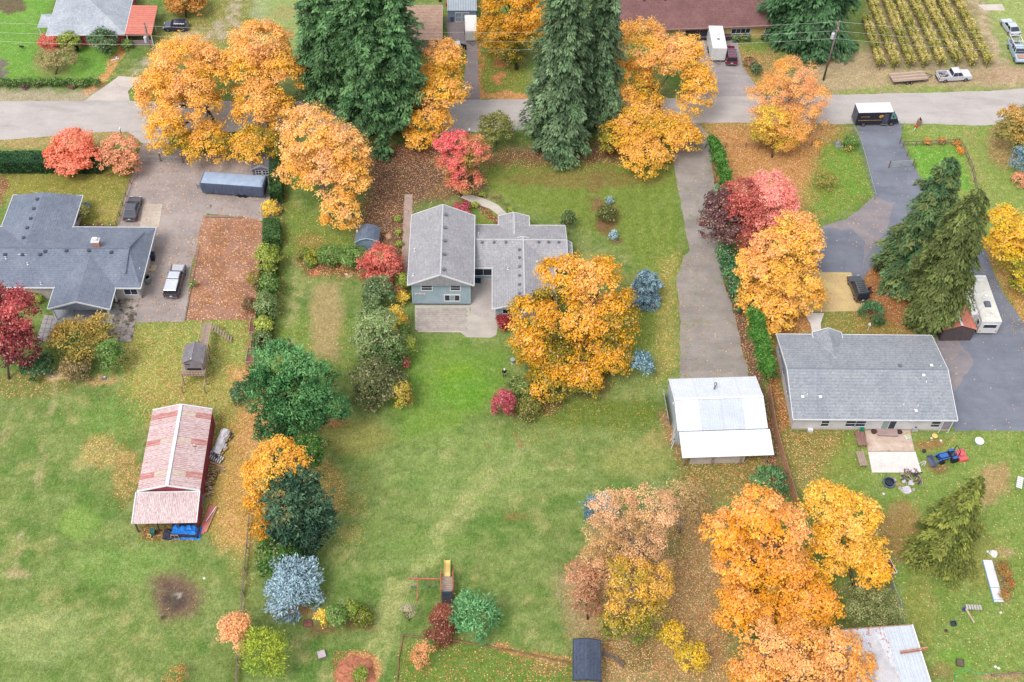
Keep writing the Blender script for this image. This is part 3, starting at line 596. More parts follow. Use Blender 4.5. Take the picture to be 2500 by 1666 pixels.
def conifer(name, label, base, topy, rad, pal, cat='conifer', dens=1.0, droop=.35, skirt=.06, power=.85, frond=.5, group=None, lift=0.0, topcut=1.0, bot=.62, maxh=45):
    _seed[0] += 1; rng = np.random.RandomState(_seed[0]); b3 = G(*base); H = min(zat(b3, topy), maxh); s = ppm((b3.x, b3.y, H * .3)); R = rad / s
    root = thing(name, label, cat, b3, 0, group); Ps, Ts, Bs, Cs = [], [], [], []; mb = MB(); off = rng.rand() * 90
    nb = int((70 + H * R * 2.2) * dens); zs = skirt + (1 - skirt) * (np.arange(nb) + rng.rand(nb)) / nb
    zs = skirt + (1 - skirt) * (zs - skirt) / (1 - skirt) ; zs = np.clip(1 - (1 - zs) ** .85, skirt, .995)
    for i, t in enumerate(zs):
        az = i * 2.399963 + rng.uniform(-.3, .3); rr = R * max((1 - t) ** power, .03) * (.5 + .68 * rng.rand()) * min(1, bot + t * (3 if bot > .5 else 1.3)) * (1.0 + .5 * (fnoise(np.array([math.cos(az) * 1.6 + off]), np.array([math.sin(az) * 1.6 + t * 5]), 1, 3, 2)[0] - .5) * 2)
        rr = min(rr, R * topcut * 1.2); z0 = t * H; dirv = np.array([math.cos(az), math.sin(az), 0.0]); side = np.array([-dirv[1], dirv[0], 0.0])
        k = max(4, int((rr / frond) * 13 * (1 if frond > .3 else .8))); f = rng.rand(k) ** .62; wdt = .34 * rr * (1 - f * .72) + .12
        sd_ = (rng.rand(k) * 2 - 1); x = f * rr; zc = z0 + lift * f * rr + .12 * rr * f - droop * rr * f * f * 1.15 - np.abs(sd_) * wdt * .35 + rng.normal(size=k) * .09 * (1 + rr * .12)
        P = dirv * x[:, None] + side * (sd_ * wdt)[:, None] + np.array([0, 0, 1]) * zc[:, None]
        T = unit(dirv * (.8 + 0 * x)[:, None] + side * (sd_ * .9)[:, None] + np.array([0, 0, 1]) * (-droop * 1.6 * f - .05)[:, None] + rng.normal(size=(k, 3)) * .22)
        N = unit(np.array([0, 0, 1.0]) + dirv * .5 + rng.normal(size=(k, 3)) * .3); B = unit(np.cross(N, T))
        sz = frond * (.55 + .7 * rng.rand(k))[:, None] * .5
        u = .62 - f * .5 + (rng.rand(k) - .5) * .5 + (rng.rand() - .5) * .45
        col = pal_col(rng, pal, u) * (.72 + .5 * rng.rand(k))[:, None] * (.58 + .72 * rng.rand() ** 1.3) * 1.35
        ok = P[:, 2] > .05; Ps.append(P[ok]); Ts.append((T * sz)[ok]); Bs.append((B * sz * .42)[ok]); Cs.append(col[ok])
        if i % 3 == 0: mb.tube([(0, 0, z0), tuple(dirv * rr * .5 + np.array([0, 0, z0 + .1 * rr * .5 - droop * rr * .25])), tuple(dirv * rr * .85 + np.array([0, 0, z0 - droop * rr * .6]))], [.06, .035, .012], 4, False)
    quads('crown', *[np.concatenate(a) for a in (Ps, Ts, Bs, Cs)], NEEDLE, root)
    rt = .022 * H + .05; MB().tube([(0, 0, -.1), (0, 0, H * .5), (0, 0, H * .97)], [rt, rt * .6, .03], 8).build('trunk', BARK, root, smooth=True)
    mb.build('branches', BARK, root, smooth=True); return root
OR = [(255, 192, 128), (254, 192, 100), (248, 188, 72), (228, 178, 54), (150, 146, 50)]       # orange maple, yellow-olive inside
PK = [(255, 196, 144), (254, 194, 112), (250, 184, 72), (232, 166, 44)]
AM = [(252, 194, 108), (244, 182, 70), (224, 166, 42), (166, 144, 40), (92, 104, 36)]
YG = [(238, 196, 70), (214, 186, 50), (150, 156, 48), (84, 118, 46)]
FIR = [(110, 148, 96), (74, 116, 70), (44, 82, 48), (24, 52, 32)]
SPR = [(124, 148, 108), (90, 120, 80), (58, 88, 56), (30, 56, 36)]
DKG = [(88, 128, 84), (58, 96, 60), (32, 64, 40)]
BLU = [(152, 178, 188), (114, 146, 160), (78, 110, 124), (48, 76, 86)]
OLV = [(140, 152, 96), (108, 124, 68), (76, 96, 48), (54, 72, 36)]
CED = [(120, 130, 74), (92, 106, 52), (60, 78, 36), (34, 50, 24)]
GRN = [(120, 156, 78), (92, 132, 60), (66, 104, 46)]
SIL = [(150, 170, 116), (106, 134, 78), (68, 96, 52)]
LIME = [(172, 184, 84), (140, 162, 62), (98, 122, 46)]
YEL = [(244, 212, 92), (222, 188, 70), (180, 154, 52)]
RED = [(222, 122, 108), (200, 98, 90), (156, 74, 68)]
CORAL = [(255, 158, 132), (252, 144, 114), (236, 124, 88), (206, 116, 60)]
PINK = [(255, 168, 158), (254, 154, 142), (238, 138, 118)]
RUSTP = [(234, 170, 134), (216, 152, 112), (180, 124, 84)]
PLUM = [(132, 92, 92), (98, 68, 76), (64, 48, 58)]
CRIM = [(196, 92, 108), (172, 72, 88), (134, 54, 66)]
TAN = [(238, 190, 150), (220, 176, 132), (202, 164, 110), (196, 160, 84)]
MAPLE = 'maple'
# --- trees along the road and behind it
tree('maple_tree', 'tall golden maple hiding the road, leftmost of the big maples', MAPLE, (540, 332), [(450, 170, 82, 78), (400, 250, 56, 80), (470, 260, 70, 80), (515, 180, 50, 60), (410, 330, 48, 60), (500, 355, 60, 48)], OR, twigs=1)
tree('maple_tree', 'tall golden maple touching the dark firs, second from the left by the road', MAPLE, (656, 315), [(640, 120, 74, 66), (610, 180, 60, 70), (690, 190, 56, 70), (640, 270, 66, 70), (620, 360, 56, 48), (690, 280, 40, 50)], OR, twigs=1)
tree('maple_tree', 'pale orange maple with bare twigs beside the small blue shed', MAPLE, (806, 545), [(760, 330, 76, 66), (835, 370, 64, 60), (730, 410, 56, 50), (860, 440, 46, 60), (790, 420, 60, 70), (832, 520, 46, 54)], PK, twigs=3, sparse=.12, bark=BARKPALE)
for bx, by, ty, rd, lb in ((905, 326, -140, 90, 'dark green fir with the visible double trunk base by the mulch bed'), (978, 320, -170, 80, 'dark green fir beside the orange maple, right side of the fir clump'), (820, 262, -120, 88, 'dark green fir on the left side of the fir clump'), (890, 205, -260, 100, 'dark green fir at the back of the clump, cut by the photo top')):
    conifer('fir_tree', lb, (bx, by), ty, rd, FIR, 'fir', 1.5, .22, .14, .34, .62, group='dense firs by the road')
conifer('fir_tree', 'small narrow dark evergreen under the big firs', (938, 383), 300, 28, FIR, 'fir', .8, .3, .05, .6, .4)
tree('maple_tree', 'orange maple with green lower leaves right of the dark firs', MAPLE, (1003, 362), [(1085, 150, 44, 52), (1075, 220, 62, 62), (1050, 290, 52, 48), (1030, 335, 42, 32)], OR[:4] + [(96, 130, 48)], twigs=1)
tree('maple_tree', 'yellow maple beyond the road next to the white cargo trailer', MAPLE, (1262, 170), [(1250, 40, 76, 70), (1215, 90, 50, 50), (1290, 90, 50, 50), (1240, -20, 80, 50), (1235, 130, 40, 36)], AM[1:], a=.3)
conifer('spruce_tree', 'tallest grey green spruce in front of the road', (1364, 356), -150, 94, SPR, 'spruce', 2.0, .42, .05, .55, .6)
conifer('spruce_tree', 'second grey green spruce behind the tallest one, touching an orange maple', (1450, 300), -150, 76, SPR, 'spruce', 1.8, .42, .05, .5, .6)
tree('maple_tree', 'wide orange maple right of the tall spruces, overhanging the road', MAPLE, (1618, 300), [(1560, 120, 80, 62), (1660, 150, 62, 60), (1535, 210, 66, 60), (1560, 290, 76, 56), (1640, 330, 66, 50), (1520, 340, 56, 46), (1570, 380, 60, 30), (1700, 230, 44, 70)], OR, twigs=2, bark=BARK)
tree('cherry_tree', 'thin pinkish orange cherry tree leaning over the road by the utility pole', 'cherry tree', (1915, 345), [(1930, 195, 70, 52), (1885, 245, 62, 58), (1975, 255, 52, 60), (1925, 310, 84, 50)], [(246, 178, 128), (242, 180, 104), (236, 174, 84), (228, 168, 70)], leaf=.17, sparse=.55, twigs=8, bark=BARKPALE)
tree('maple_tree', 'bright yellow small tree under the thin pink cherry', 'tree', (1885, 385), [(1885, 300, 42, 40), (1860, 335, 34, 32), (1910, 345, 34, 26)], YEL + [(140, 140, 40)], leaf=.24, sparse=.2)
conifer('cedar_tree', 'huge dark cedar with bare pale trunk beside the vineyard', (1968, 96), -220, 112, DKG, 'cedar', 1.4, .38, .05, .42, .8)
conifer('cedar_tree', 'dark evergreen against the brown roofed house', (1915, 84), -110, 60, DKG, 'cedar', 1.0, .38, .05, .5, .7)
tree('orange_bush', 'rusty orange bush at the top edge above the dark hatchback', 'bush', (455, 42), [(455, 0, 46, 36), (430, 20, 24, 20), (480, 16, 26, 22)], [(214, 156, 84), (190, 136, 60), (150, 112, 50)], leaf=.25)
# --- left
tree('maple_tree', 'coral red maple in front of the clipped hedge by the road', MAPLE, (182, 420), [(180, 350, 44, 34), (150, 385, 36, 34), (210, 385, 40, 34), (178, 405, 40, 18)], CORAL, leaf=.26)
tree('maple_tree', 'dull rust brown maple beside the coral one, by the drive', MAPLE, (292, 425), [(292, 365, 42, 32), (270, 395, 26, 26), (310, 400, 34, 30)], RUSTP, leaf=.26, sparse=.12)
tree('maple_tree', 'deep crimson maple at the left edge in front of the grey roofed house', MAPLE, (22, 925), [(45, 765, 50, 56), (15, 830, 56, 66), (50, 850, 46, 54), (0, 740, 40, 40)], [(190, 88, 92), (160, 68, 76), (120, 52, 62), (90, 44, 54)], leaf=.26)
shrub('green_shrub', 'dark green shrub between the crimson maple and olive bushes', 95, 893, 38, 32, DKG, .25)
shrub('small_shrub', 'small yellow green shrub under the eave of the grey roofed house', 88, 728, 18, 15, LIME, .18)
shrub('arching_shrub', 'large arching olive and orange shrub below the porch', 185, 838, 62, 58, [(206, 166, 92), (170, 146, 74), (132, 124, 60), (92, 100, 50)], .3, needle=True, twigs=1)
shrub('arching_shrub', 'second olive shrub right of the arching one, beside the patio slabs', 245, 815, 34, 42, [(190, 158, 84), (150, 136, 66), (96, 108, 54)], .28, needle=True)
shrub('green_shrub', 'plain green bush at the right end of the porch bed', 275, 875, 30, 38, GRN, .22)
shrub('low_shrub', 'brown green low shrub with blue pot beside it', 190, 895, 40, 16, [(160, 136, 96), (120, 112, 72), (90, 88, 54)], .2)
shrub('narrow_shrub', 'thin green shrub beside the white walled wing on the lawn', 207, 522, 13, 28, [(140, 140, 80), (100, 116, 60), (74, 92, 48)], .2)
shrub('shrub', 'bright crimson shrub against the red walled house', 122, 105, 28, 22, RED, .2)
shrub('shrub', 'yellow green shrub against the red walled house', 170, 105, 24, 26, LIME, .2)
shrub('evergreen_shrub', 'large dark green shrub covering a window of the red house', 252, 108, 36, 32, DKG, .24)
shrub('green_shrub', 'small green shrub below the red metal porch roof', 310, 110, 14, 12, GRN, .18)
tree('bare_tree', 'half bare brownish small tree on the far lawn by the crimson shrub', 'tree', (135, 182), [(120, 145, 32, 24), (155, 145, 34, 22)], [(176, 160, 112), (140, 130, 84), (110, 110, 70)], leaf=.2, sparse=.5, twigs=5)
R1 = np.random.RandomState(4)
for i in range(16):
    x = -12 + i * 16.6; shrub('hedge_shrub', 'small round dark shrub in the far roadside row, %s from its left end' % ORD[i], x, 203 + R1.uniform(-2, 2), 9.5, 10, GRN[1:] + [(56, 84, 52)], .2, group='row of shrubs at the far lawn edge')
for x in (60, 175): shrub('plum_shrub', 'purple leaved low shrub in the roadside row, ' + ('left one' if x == 60 else 'right one'), x, 212, 9, 7, PLUM, .18)
# --- middle hedge line
def boxhedge(name, label, px, ztop, pal, leaf=.2, dens=1.0, cat='hedge', group=None):
    """clipped hedge on a quad of ground corners"""
    _seed[0] += 1; rng = np.random.RandomState(_seed[0]); P = [np.array(G(*p)) for p in px]; c0 = sum(P) / 4
    root = thing(name, label, cat, c0, 0, group); A = np.linalg.norm(P[1] - P[0]); Bq = np.linalg.norm(P[3] - P[0])
    def pt(u, v): return (P[0] * (1 - u)[:, None] + P[1] * u[:, None]) * (1 - v)[:, None] + (P[3] * (1 - u)[:, None] + P[2] * u[:, None]) * v[:, None] - c0
    k = dens * 3.4 / (leaf * leaf); n1_, n2_, n3_ = int(A * Bq * k), int(A * ztop * k), int(Bq * ztop * k); PP = []
    u, v = rng.rand(n1_), rng.rand(n1_); q = pt(u, v); q[:, 2] = ztop + rng.normal(size=n1_) * .07 + (fnoise(q[:, 0], q[:, 1], .8, 8) - .5) * .35; PP.append((q, np.tile([0, 0, 1.0], (n1_, 1))))
    for n_, vv in ((n2_, 0), (n2_, 1)): u = rng.rand(n_); q = pt(u, np.full(n_, float(vv)) + rng.normal(size=n_) * .02); q[:, 2] = rng.rand(n_) * ztop; PP.append((q, np.tile([0, -1.0 if vv else 1.0, .3], (n_, 1))))
    for n_, uu in ((n3_, 0), (n3_, 1)): v = rng.rand(n_); q = pt(np.full(n_, float(uu)) + rng.normal(size=n_) * .02, v); q[:, 2] = rng.rand(n_) * ztop; PP.append((q, np.tile([1.0 if uu else -1.0, 0, .3], (n_, 1))))
    P_ = np.concatenate([a for a, _ in PP]); N = unit(np.concatenate([b for _, b in PP]) + rng.normal(size=P_.shape) * .45); n = len(P_)
    T = unit(np.cross(N, rdir(rng, n))); B = unit(np.cross(N, T)); s = leaf * (.6 + .7 * rng.rand(n))[:, None] * .5
    u = .5 + (fnoise(P_[:, 0], P_[:, 1] + P_[:, 2], .9, 12) - .5) * 1.6 + (rng.rand(n) - .5) * .4
    quads('foliage', P_, T * s, B * s * .8, pal_col(rng, pal, u) * (.75 + .45 * rng.rand(n))[:, None] * 1.25, LEAF, root)
    MB().prism([tuple((p - c0)[:2] * .86) for p in P], 'z', 0, ztop * .82).build('stems', mat('hedge_stems', (58, 66, 44), (46, 48, 36), 2, .95), root)
    return root
boxhedge('clipped_hedge', 'long clipped dark green hedge at the left edge by the road', [(-80, 425), (250, 425), (250, 396), (-80, 396)], 2.2, [(92, 140, 84), (60, 112, 70), (38, 84, 56)])
boxhedge('clipped_hedge', 'tall boxy green shrub beside the leaf covered strip', [(645, 606), (688, 606), (686, 558), (646, 558)], 2.0, [(132, 166, 100), (98, 140, 78), (70, 108, 60)])
boxhedge('clipped_hedge', 'narrow green hedge behind the covered boat trailer', [(662, 498), (692, 498), (690, 410), (662, 410)], 2.4, [(104, 146, 78), (72, 116, 62), (52, 90, 50)])
boxhedge('hedge', 'low continuous green hedge under the mixed shrubs of the middle hedge line', [(622, 850), (664, 850), (684, 608), (640, 608)], .95, [(126, 150, 78), (92, 122, 58), (62, 90, 44)], .24)
for cx, cy, rx, ry, pl, lb in ((662, 510, 24, 14, YEL, 'thin yellow shrub above the boxy green one'), (655, 637, 27, 40, LIME, 'yellow green shrub below the boxy one in the hedge line'), (658, 702, 25, 30, GRN, 'fresh green shrub in the middle of the hedge line'), (650, 752, 26, 34, SIL, 'grey green shrub in the hedge line above the lime one'), (645, 800, 22, 26, LIME, 'bright lime shrub near the raised garden beds'), (640, 832, 24, 24, SIL[1:] + [(80, 90, 66)], 'dark grey green shrub at the lower end of the hedge line'), (624, 690, 18, 64, [(160, 140, 66), (120, 116, 60), (90, 84, 50)], 'brownish weedy shrub along the leaf strip edge'), (470, 695, 6, 22, GRN, 'small grass tuft beside the pickup'), (608, 745, 14, 34, [(130, 104, 76), (104, 92, 60)], 'dry brown shrub at the lower end of the leaf strip')):
    shrub('hedge_line_shrub', lb, cx, cy, rx, ry, pl, .22)
for cx, cy, rx, ry, pl, lb in ((755, 628, 28, 20, YG[2:] + GRN, 'low leafy shrub at the left end of the flower bed'), (808, 626, 32, 20, GRN, 'low green shrub in the middle of the flower bed with yellow flowers'), (860, 628, 34, 22, GRN[:2] + [(170, 160, 60)], 'low shrub of the bed next to the red maple')):
    shrub('bed_shrub', lb, cx, cy, rx, ry, pl, .2)
tree('red_maple', 'round bright red maple between blue shed and blue house', MAPLE, (938, 700), [(930, 625, 36, 30), (900, 650, 26, 26), (955, 655, 30, 30), (925, 680, 36, 22)], RED, leaf=.24)
tree('round_evergreen', 'dark green round shrub below the red maple', 'shrub', (926, 765), [(925, 712, 38, 36), (910, 735, 26, 24)], [(112, 142, 92), (80, 112, 72), (56, 84, 56)], leaf=.26)
shrub('yellow_shrub', 'green yellow shrub against the blue house wall', 985, 690, 15, 36, LIME, .2); shrub('yellow_shrub', 'small yellow shrub at the corner of the blue house', 982, 730, 15, 16, YEL, .2); shrub('orange_shrub', 'little orange shrub above the yellow one by the blue house', 975, 708, 12, 12, RUSTP, .18)
tree('silver_tree', 'large silvery green shrub tree below the red maple', 'tree', (925, 905), [(920, 785, 46, 34), (905, 835, 42, 44), (950, 850, 44, 44), (930, 880, 50, 40)], SIL, leaf=.28)
tree('olive_tree', 'dark olive brown bushy tree at the bottom of the garden bed', 'tree', (925, 985), [(905, 920, 44, 40), (945, 940, 44, 40), (900, 965, 40, 28)], [(112, 122, 78), (84, 96, 56), (56, 68, 38)], leaf=.24, twigs=2)
shrub('yellow_shrub', 'golden yellow shrub beside the pale paver patio', 968, 785, 24, 32, YEL + [(150, 150, 60)], .24); shrub('lime_shrub', 'lime green shrub at the right side of the garden bed', 998, 850, 20, 26, LIME, .2)
shrub('red_shrub', 'narrow magenta red shrub in the garden bed', 985, 888, 11, 30, [(212, 84, 104), (184, 66, 84)], .18); shrub('yellow_shrub', 'yellow speckled shrub at the foot of the garden bed', 983, 968, 24, 34, [(220, 200, 80), (150, 130, 60), (110, 80, 50)], .2)
shrub('green_shrub', 'dark green shrub by the corner of the paver patio', 990, 810, 12, 34, GRN, .2)
tree('round_pine', 'big fluffy blue green pine left of the lawn', 'pine', (715, 1085), [(690, 895, 70, 50), (755, 930, 60, 46), (650, 960, 52, 60), (720, 980, 76, 56), (800, 1000, 50, 34), (690, 1040, 62, 40), (745, 1020, 56, 46)], [(104, 152, 94), (68, 116, 66), (40, 82, 46), (22, 54, 32)], leaf=.36, needle=True, dens=1.3, twigs=1)
shrub('round_shrub', 'small round dark green shrub left of the fluffy pine', 590, 960, 26, 26, DKG, .2)
shrub('green_bush', 'saturated deep green bush between the pine and the yellow shrub', 757, 1108, 38, 50, [(84, 134, 52), (54, 104, 42), (34, 76, 36)], .22)
tree('yellow_tree', 'golden yellow tree behind the dark blue green evergreen', 'tree', (645, 1325), [(675, 1120, 56, 34), (632, 1165, 36, 46), (630, 1235, 30, 50), (722, 1125, 34, 30), (640, 1290, 28, 28)], [(250, 190, 80), (238, 176, 60), (206, 150, 40), (150, 120, 40)], leaf=.24)
tree('evergreen_tree', 'dark blue green rounded evergreen in front of the yellow tree', 'evergreen', (740, 1345), [(700, 1150, 42, 34), (725, 1175, 50, 42), (700, 1215, 56, 50), (755, 1225, 50, 46), (725, 1275, 70, 46), (780, 1275, 42, 38), (735, 1315, 56, 26)], [(100, 130, 98), (68, 98, 74), (42, 70, 54), (26, 50, 38)], leaf=.4, needle=True, dens=1.2)
shrub('green_bush', 'bright deep green bush above the round blue spruce', 690, 1358, 58, 50, [(88, 132, 46), (58, 104, 40), (36, 76, 36)], .24)
shrub('blue_spruce', 'round frosty blue spruce, largest of the blue ones', 718, 1418, 64, 56, BLU[:1] + [(150, 174, 186), (118, 142, 156), (84, 106, 118)], .34, 1.3, 0, True, cat='spruce', twigs=1, more=[(718, 1455, 64, 30, 1.2)])
for cx, cy, rx, ry, pl, lb in ((788, 1510, 14, 22, YEL, 'bright yellow flowering shrub at the left of the small bed'), (822, 1510, 24, 28, GRN, 'deep green shrub in the small lawn bed'), (838, 1482, 10, 18, SIL, 'thin silver shrub in the small lawn bed'), (860, 1492, 18, 36, LIME[1:] + YEL[:1], 'tall yellow green shrub in the small lawn bed'), (887, 1508, 23, 24, [(120, 132, 40), (84, 96, 30)], 'round dark olive shrub at the right of the small bed')):
    shrub('bed_shrub', lb, cx, cy, rx, ry, pl, .2)
shrub('orange_bush', 'salmon orange bush on the side fence', 580, 1548, 40, 48, [(250, 190, 140), (236, 172, 118), (212, 156, 84)], .22, sparse=.1)
shrub('olive_bush', 'olive green fluffy bush at the bottom beside the fence', 650, 1598, 54, 60, [(160, 172, 60), (120, 140, 48), (84, 104, 38)], .28, needle=True)
shrub('weedy_bush', 'thin orange weed clump at the bottom left', 430, 1652, 28, 26, [(200, 140, 80), (160, 150, 80)], .16, sparse=.7)
# --- front garden and lawns of the blue house
tree('maple_tree', 'small tree half red half green by the curved walk', MAPLE, (1125, 480), [(1085, 355, 28, 28), (1125, 350, 30, 30), (1165, 375, 30, 40), (1110, 400, 44, 40), (1130, 440, 44, 36)], [(244, 116, 124), (230, 118, 110), (186, 158, 84), (134, 148, 66)], leaf=.22, sparse=.15, twigs=2)
shrub('olive_shrub', 'olive green pointed shrub by the person in pink', 1212, 322, 40, 44, [(150, 154, 84), (112, 122, 62), (78, 88, 46)], .24)
shrub('red_shrub', 'crimson low shrub behind the blue house roof', 1128, 512, 22, 12, CRIM, .18); shrub('red_shrub', 'dark red ball shrub at the patio corner under the maple', 1233, 788, 20, 20, [(160, 46, 60), (128, 36, 48)], .18)
for k, (x, y) in enumerate(((1160, 501), (1246, 514), (1178, 476), (972, 535), (972, 568), (974, 596))): shrub('small_shrub', ('yellow green mound shrub at the lower edge of the curved walk', 'yellow green mound shrub at the far edge of the curved walk', 'yellow green mound shrub at the top of the curved walk', 'topmost mound shrub beside the plank walk', 'middle mound shrub beside the plank walk', 'lowest mound shrub beside the plank walk')[k], x, y, 7, 7, LIME, .15, group='mound shrubs at the bed edges')
shrub('dwarf_conifer', 'dull green shrub on the island bed of the front lawn', 1482, 525, 22, 24, [(116, 128, 62), (84, 96, 46), (60, 72, 36)], .22); shrub('dwarf_spruce', 'tiny blue spruce at the upper end of the island bed', 1488, 491, 8, 9, BLU, .2, needle=True, cat='spruce'); shrub('dwarf_spruce', 'tiny blue spruce below the island bed', 1497, 576, 10, 12, BLU, .22, needle=True, cat='spruce')
shrub('shrub', 'grey green shrub behind the bay window roof', 1388, 540, 16, 26, SIL[1:] + [(90, 90, 60)], .2)
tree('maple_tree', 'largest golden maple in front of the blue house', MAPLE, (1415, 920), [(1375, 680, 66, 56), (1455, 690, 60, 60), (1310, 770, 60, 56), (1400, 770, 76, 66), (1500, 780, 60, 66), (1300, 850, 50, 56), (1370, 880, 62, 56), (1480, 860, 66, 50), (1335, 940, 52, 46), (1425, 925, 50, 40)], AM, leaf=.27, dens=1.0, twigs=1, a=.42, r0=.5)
conifer('blue_spruce', 'blue spruce standing right of the largest golden maple', (1572, 732), 664, 42, BLU, 'spruce', 2.2, .25, .04, .3, .34); shrub('blue_spruce', 'small blue spruce below the maple, left of the white garage', 1565, 897, 28, 36, BLU, .3, needle=True, cat='spruce')
shrub('crimson_shrub', 'round crimson shrub alone on the lawn edge below the maple', 1226, 990, 28, 34, CRIM, .2); shrub('green_shrub', 'leafy green shrub between crimson shrub and maple', 1272, 955, 34, 34, [(130, 150, 80), (96, 120, 56), (70, 92, 44)], .24); shrub('olive_shrub', 'olive shrub below the leafy green one', 1290, 998, 32, 30, [(150, 146, 66), (116, 120, 50), (84, 90, 40)], .2)
tree('brown_tree', 'thin tan and pink tree with half its leaves fallen', 'tree', (1572, 1490), [(1500, 1245, 62, 44), (1590, 1245, 66, 46), (1475, 1310, 48, 54), (1550, 1320, 66, 60), (1510, 1390, 60, 50), (1580, 1380, 50, 50), (1455, 1370, 40, 40)], TAN, leaf=.17, sparse=.5, twigs=6, bark=BARKPALE, r0=.28)
tree('brown_tree', 'bare grey twigged small tree right of the tan one', 'tree', (1660, 1300), [(1660, 1225, 56, 36), (1700, 1250, 36, 30)], [(200, 170, 120), (176, 150, 96), (150, 130, 84)], leaf=.18, sparse=.62, twigs=8, bark=BARKPALE)
tree('yellow_tree', 'yellow green tree in front of the tan one', 'tree', (1560, 1560), [(1535, 1410, 56, 44), (1595, 1420, 50, 44), (1540, 1480, 66, 46), (1500, 1530, 40, 32), (1590, 1500, 46, 36), (1550, 1540, 40, 24)], [(240, 184, 84), (206, 170, 66), (150, 146, 56), (100, 118, 50)], leaf=.21, sparse=.42, twigs=5, bark=BARKPALE)
tree('brown_tree', 'brown leaved low tree left of the yellow green one', 'tree', (1435, 1512), [(1420, 1400, 40, 34), (1450, 1420, 36, 30), (1432, 1470, 38, 38)], [(206, 154, 120), (180, 132, 98), (150, 110, 80)], leaf=.2, sparse=.35, twigs=4)
shrub('blue_spruce', 'blue spruce half hidden by the tan tree', 1462, 1252, 34, 46, BLU, .3, needle=True, cat='spruce')
for cx, cy, rx, ry, lb in ((1640, 1555, 28, 42, 'yellow green young shrub right of the yellow tree'), (1690, 1612, 36, 40, 'yellow orange young shrub at the bottom edge')): shrub('yellow_shrub', lb, cx, cy, rx, ry, [(238, 190, 60), (200, 176, 50), (140, 140, 50)], .22, sparse=.15)
shrub('green_juniper', 'fluffy green shrub at the lower end of the wooden fence', 1880, 1178, 42, 38, [(108, 152, 100), (74, 118, 74), (46, 84, 52)], .34, needle=True)
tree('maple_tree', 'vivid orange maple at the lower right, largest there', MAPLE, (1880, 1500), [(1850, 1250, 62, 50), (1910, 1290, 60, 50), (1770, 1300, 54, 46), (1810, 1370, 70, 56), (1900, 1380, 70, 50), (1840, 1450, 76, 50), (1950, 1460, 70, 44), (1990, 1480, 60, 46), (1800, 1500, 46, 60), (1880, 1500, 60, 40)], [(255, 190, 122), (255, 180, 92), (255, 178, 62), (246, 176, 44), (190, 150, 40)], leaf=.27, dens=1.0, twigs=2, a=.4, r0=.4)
tree('maple_tree', 'golden yellow maple right of the vivid orange one', MAPLE, (2085, 1430), [(2020, 1230, 60, 44), (2080, 1260, 66, 46), (2050, 1320, 70, 50), (2110, 1350, 54, 50), (2010, 1370, 56, 40), (2130, 1400, 36, 44)], [(254, 202, 104), (252, 194, 76), (240, 182, 50), (184, 156, 40)], leaf=.27, dens=1.0, a=.4)
tree('maple_tree', 'brownish orange maple with pale bare twigs at the bottom edge', MAPLE, (1985, 1720), [(1880, 1590, 66, 46), (1960, 1590, 70, 50), (2040, 1600, 66, 50), (1850, 1650, 70, 46), (1950, 1660, 90, 50), (2080, 1650, 56, 50)], [(250, 188, 124), (242, 176, 90), (226, 158, 56), (180, 134, 56)], leaf=.24, sparse=.35, twigs=8, bark=BARKPALE, a=.45)
conifer('evergreen_tree', 'olive green drooping evergreen standing alone in the right yard', (2288, 1350), 1165, 92, [(146, 150, 70), (116, 128, 56), (84, 102, 44), (58, 76, 36)], 'evergreen', 1.5, .45, .04, .6, .5)
tree('rusty_shrub', 'rust red round bush left of the bluish pine', 'bush', (1083, 1575), [(1083, 1508, 30, 30, 1.6), (1080, 1540, 34, 26, .9)], [(164, 94, 76), (140, 78, 62), (108, 60, 50)], leaf=.16, part='foliage')
shrub('young_pine', 'bluish green young pine below the play set', 1158, 1508, 54, 56, [(108, 158, 104), (74, 124, 78), (46, 90, 56)], .36, 1.2, 0, True, cat='pine', twigs=1)
shrub('bare_shrub', 'bare pale twig shrub left of the rust red bush', 997, 1497, 20, 28, [(190, 176, 156), (160, 146, 120)], .12, sparse=.85, twigs=6); shrub('orange_shrub', 'small thin orange shrub inside the log border', 1030, 1602, 26, 34, [(230, 160, 112), (206, 140, 90)], .16, sparse=.6, twigs=3); shrub('small_shrub', 'small green shrub growing on the leaf pile', 882, 1648, 16, 18, LIME[1:], .16)
# --- right hand garden
tree('plum_tree', 'dark purple plum tree over the gravel drive', 'tree', (1785, 640), [(1755, 500, 36, 36), (1740, 550, 34, 46), (1775, 560, 36, 44)], PLUM, leaf=.26)
tree('red_maple', 'dusky red maple behind the purple plum', MAPLE, (1825, 640), [(1815, 470, 44, 36), (1790, 500, 36, 34), (1840, 520, 40, 44), (1820, 580, 36, 44)], [(206, 110, 100), (180, 88, 84), (150, 84, 60)], leaf=.26, sparse=.1)
tree('pink_maple', 'bright pink maple at the top of the hedge row', MAPLE, (1880, 630), [(1880, 465, 56, 34), (1915, 500, 36, 34), (1860, 520, 56, 40), (1840, 570, 44, 40)], PINK, leaf=.26)
tree('maple_tree', 'large orange to yellow maple over the arborvitae hedge', MAPLE, (1905, 790), [(1945, 560, 52, 40), (1900, 600, 60, 44), (1960, 620, 44, 56), (1870, 660, 66, 50), (1930, 680, 66, 50), (1835, 650, 40, 40), (1860, 730, 56, 50), (1900, 760, 50, 44), (1865, 790, 36, 26), (1965, 720, 50, 34)], [(255, 182, 124), (252, 188, 104), (246, 190, 84), (230, 180, 68), (240, 176, 116)], leaf=.3, a=.45)
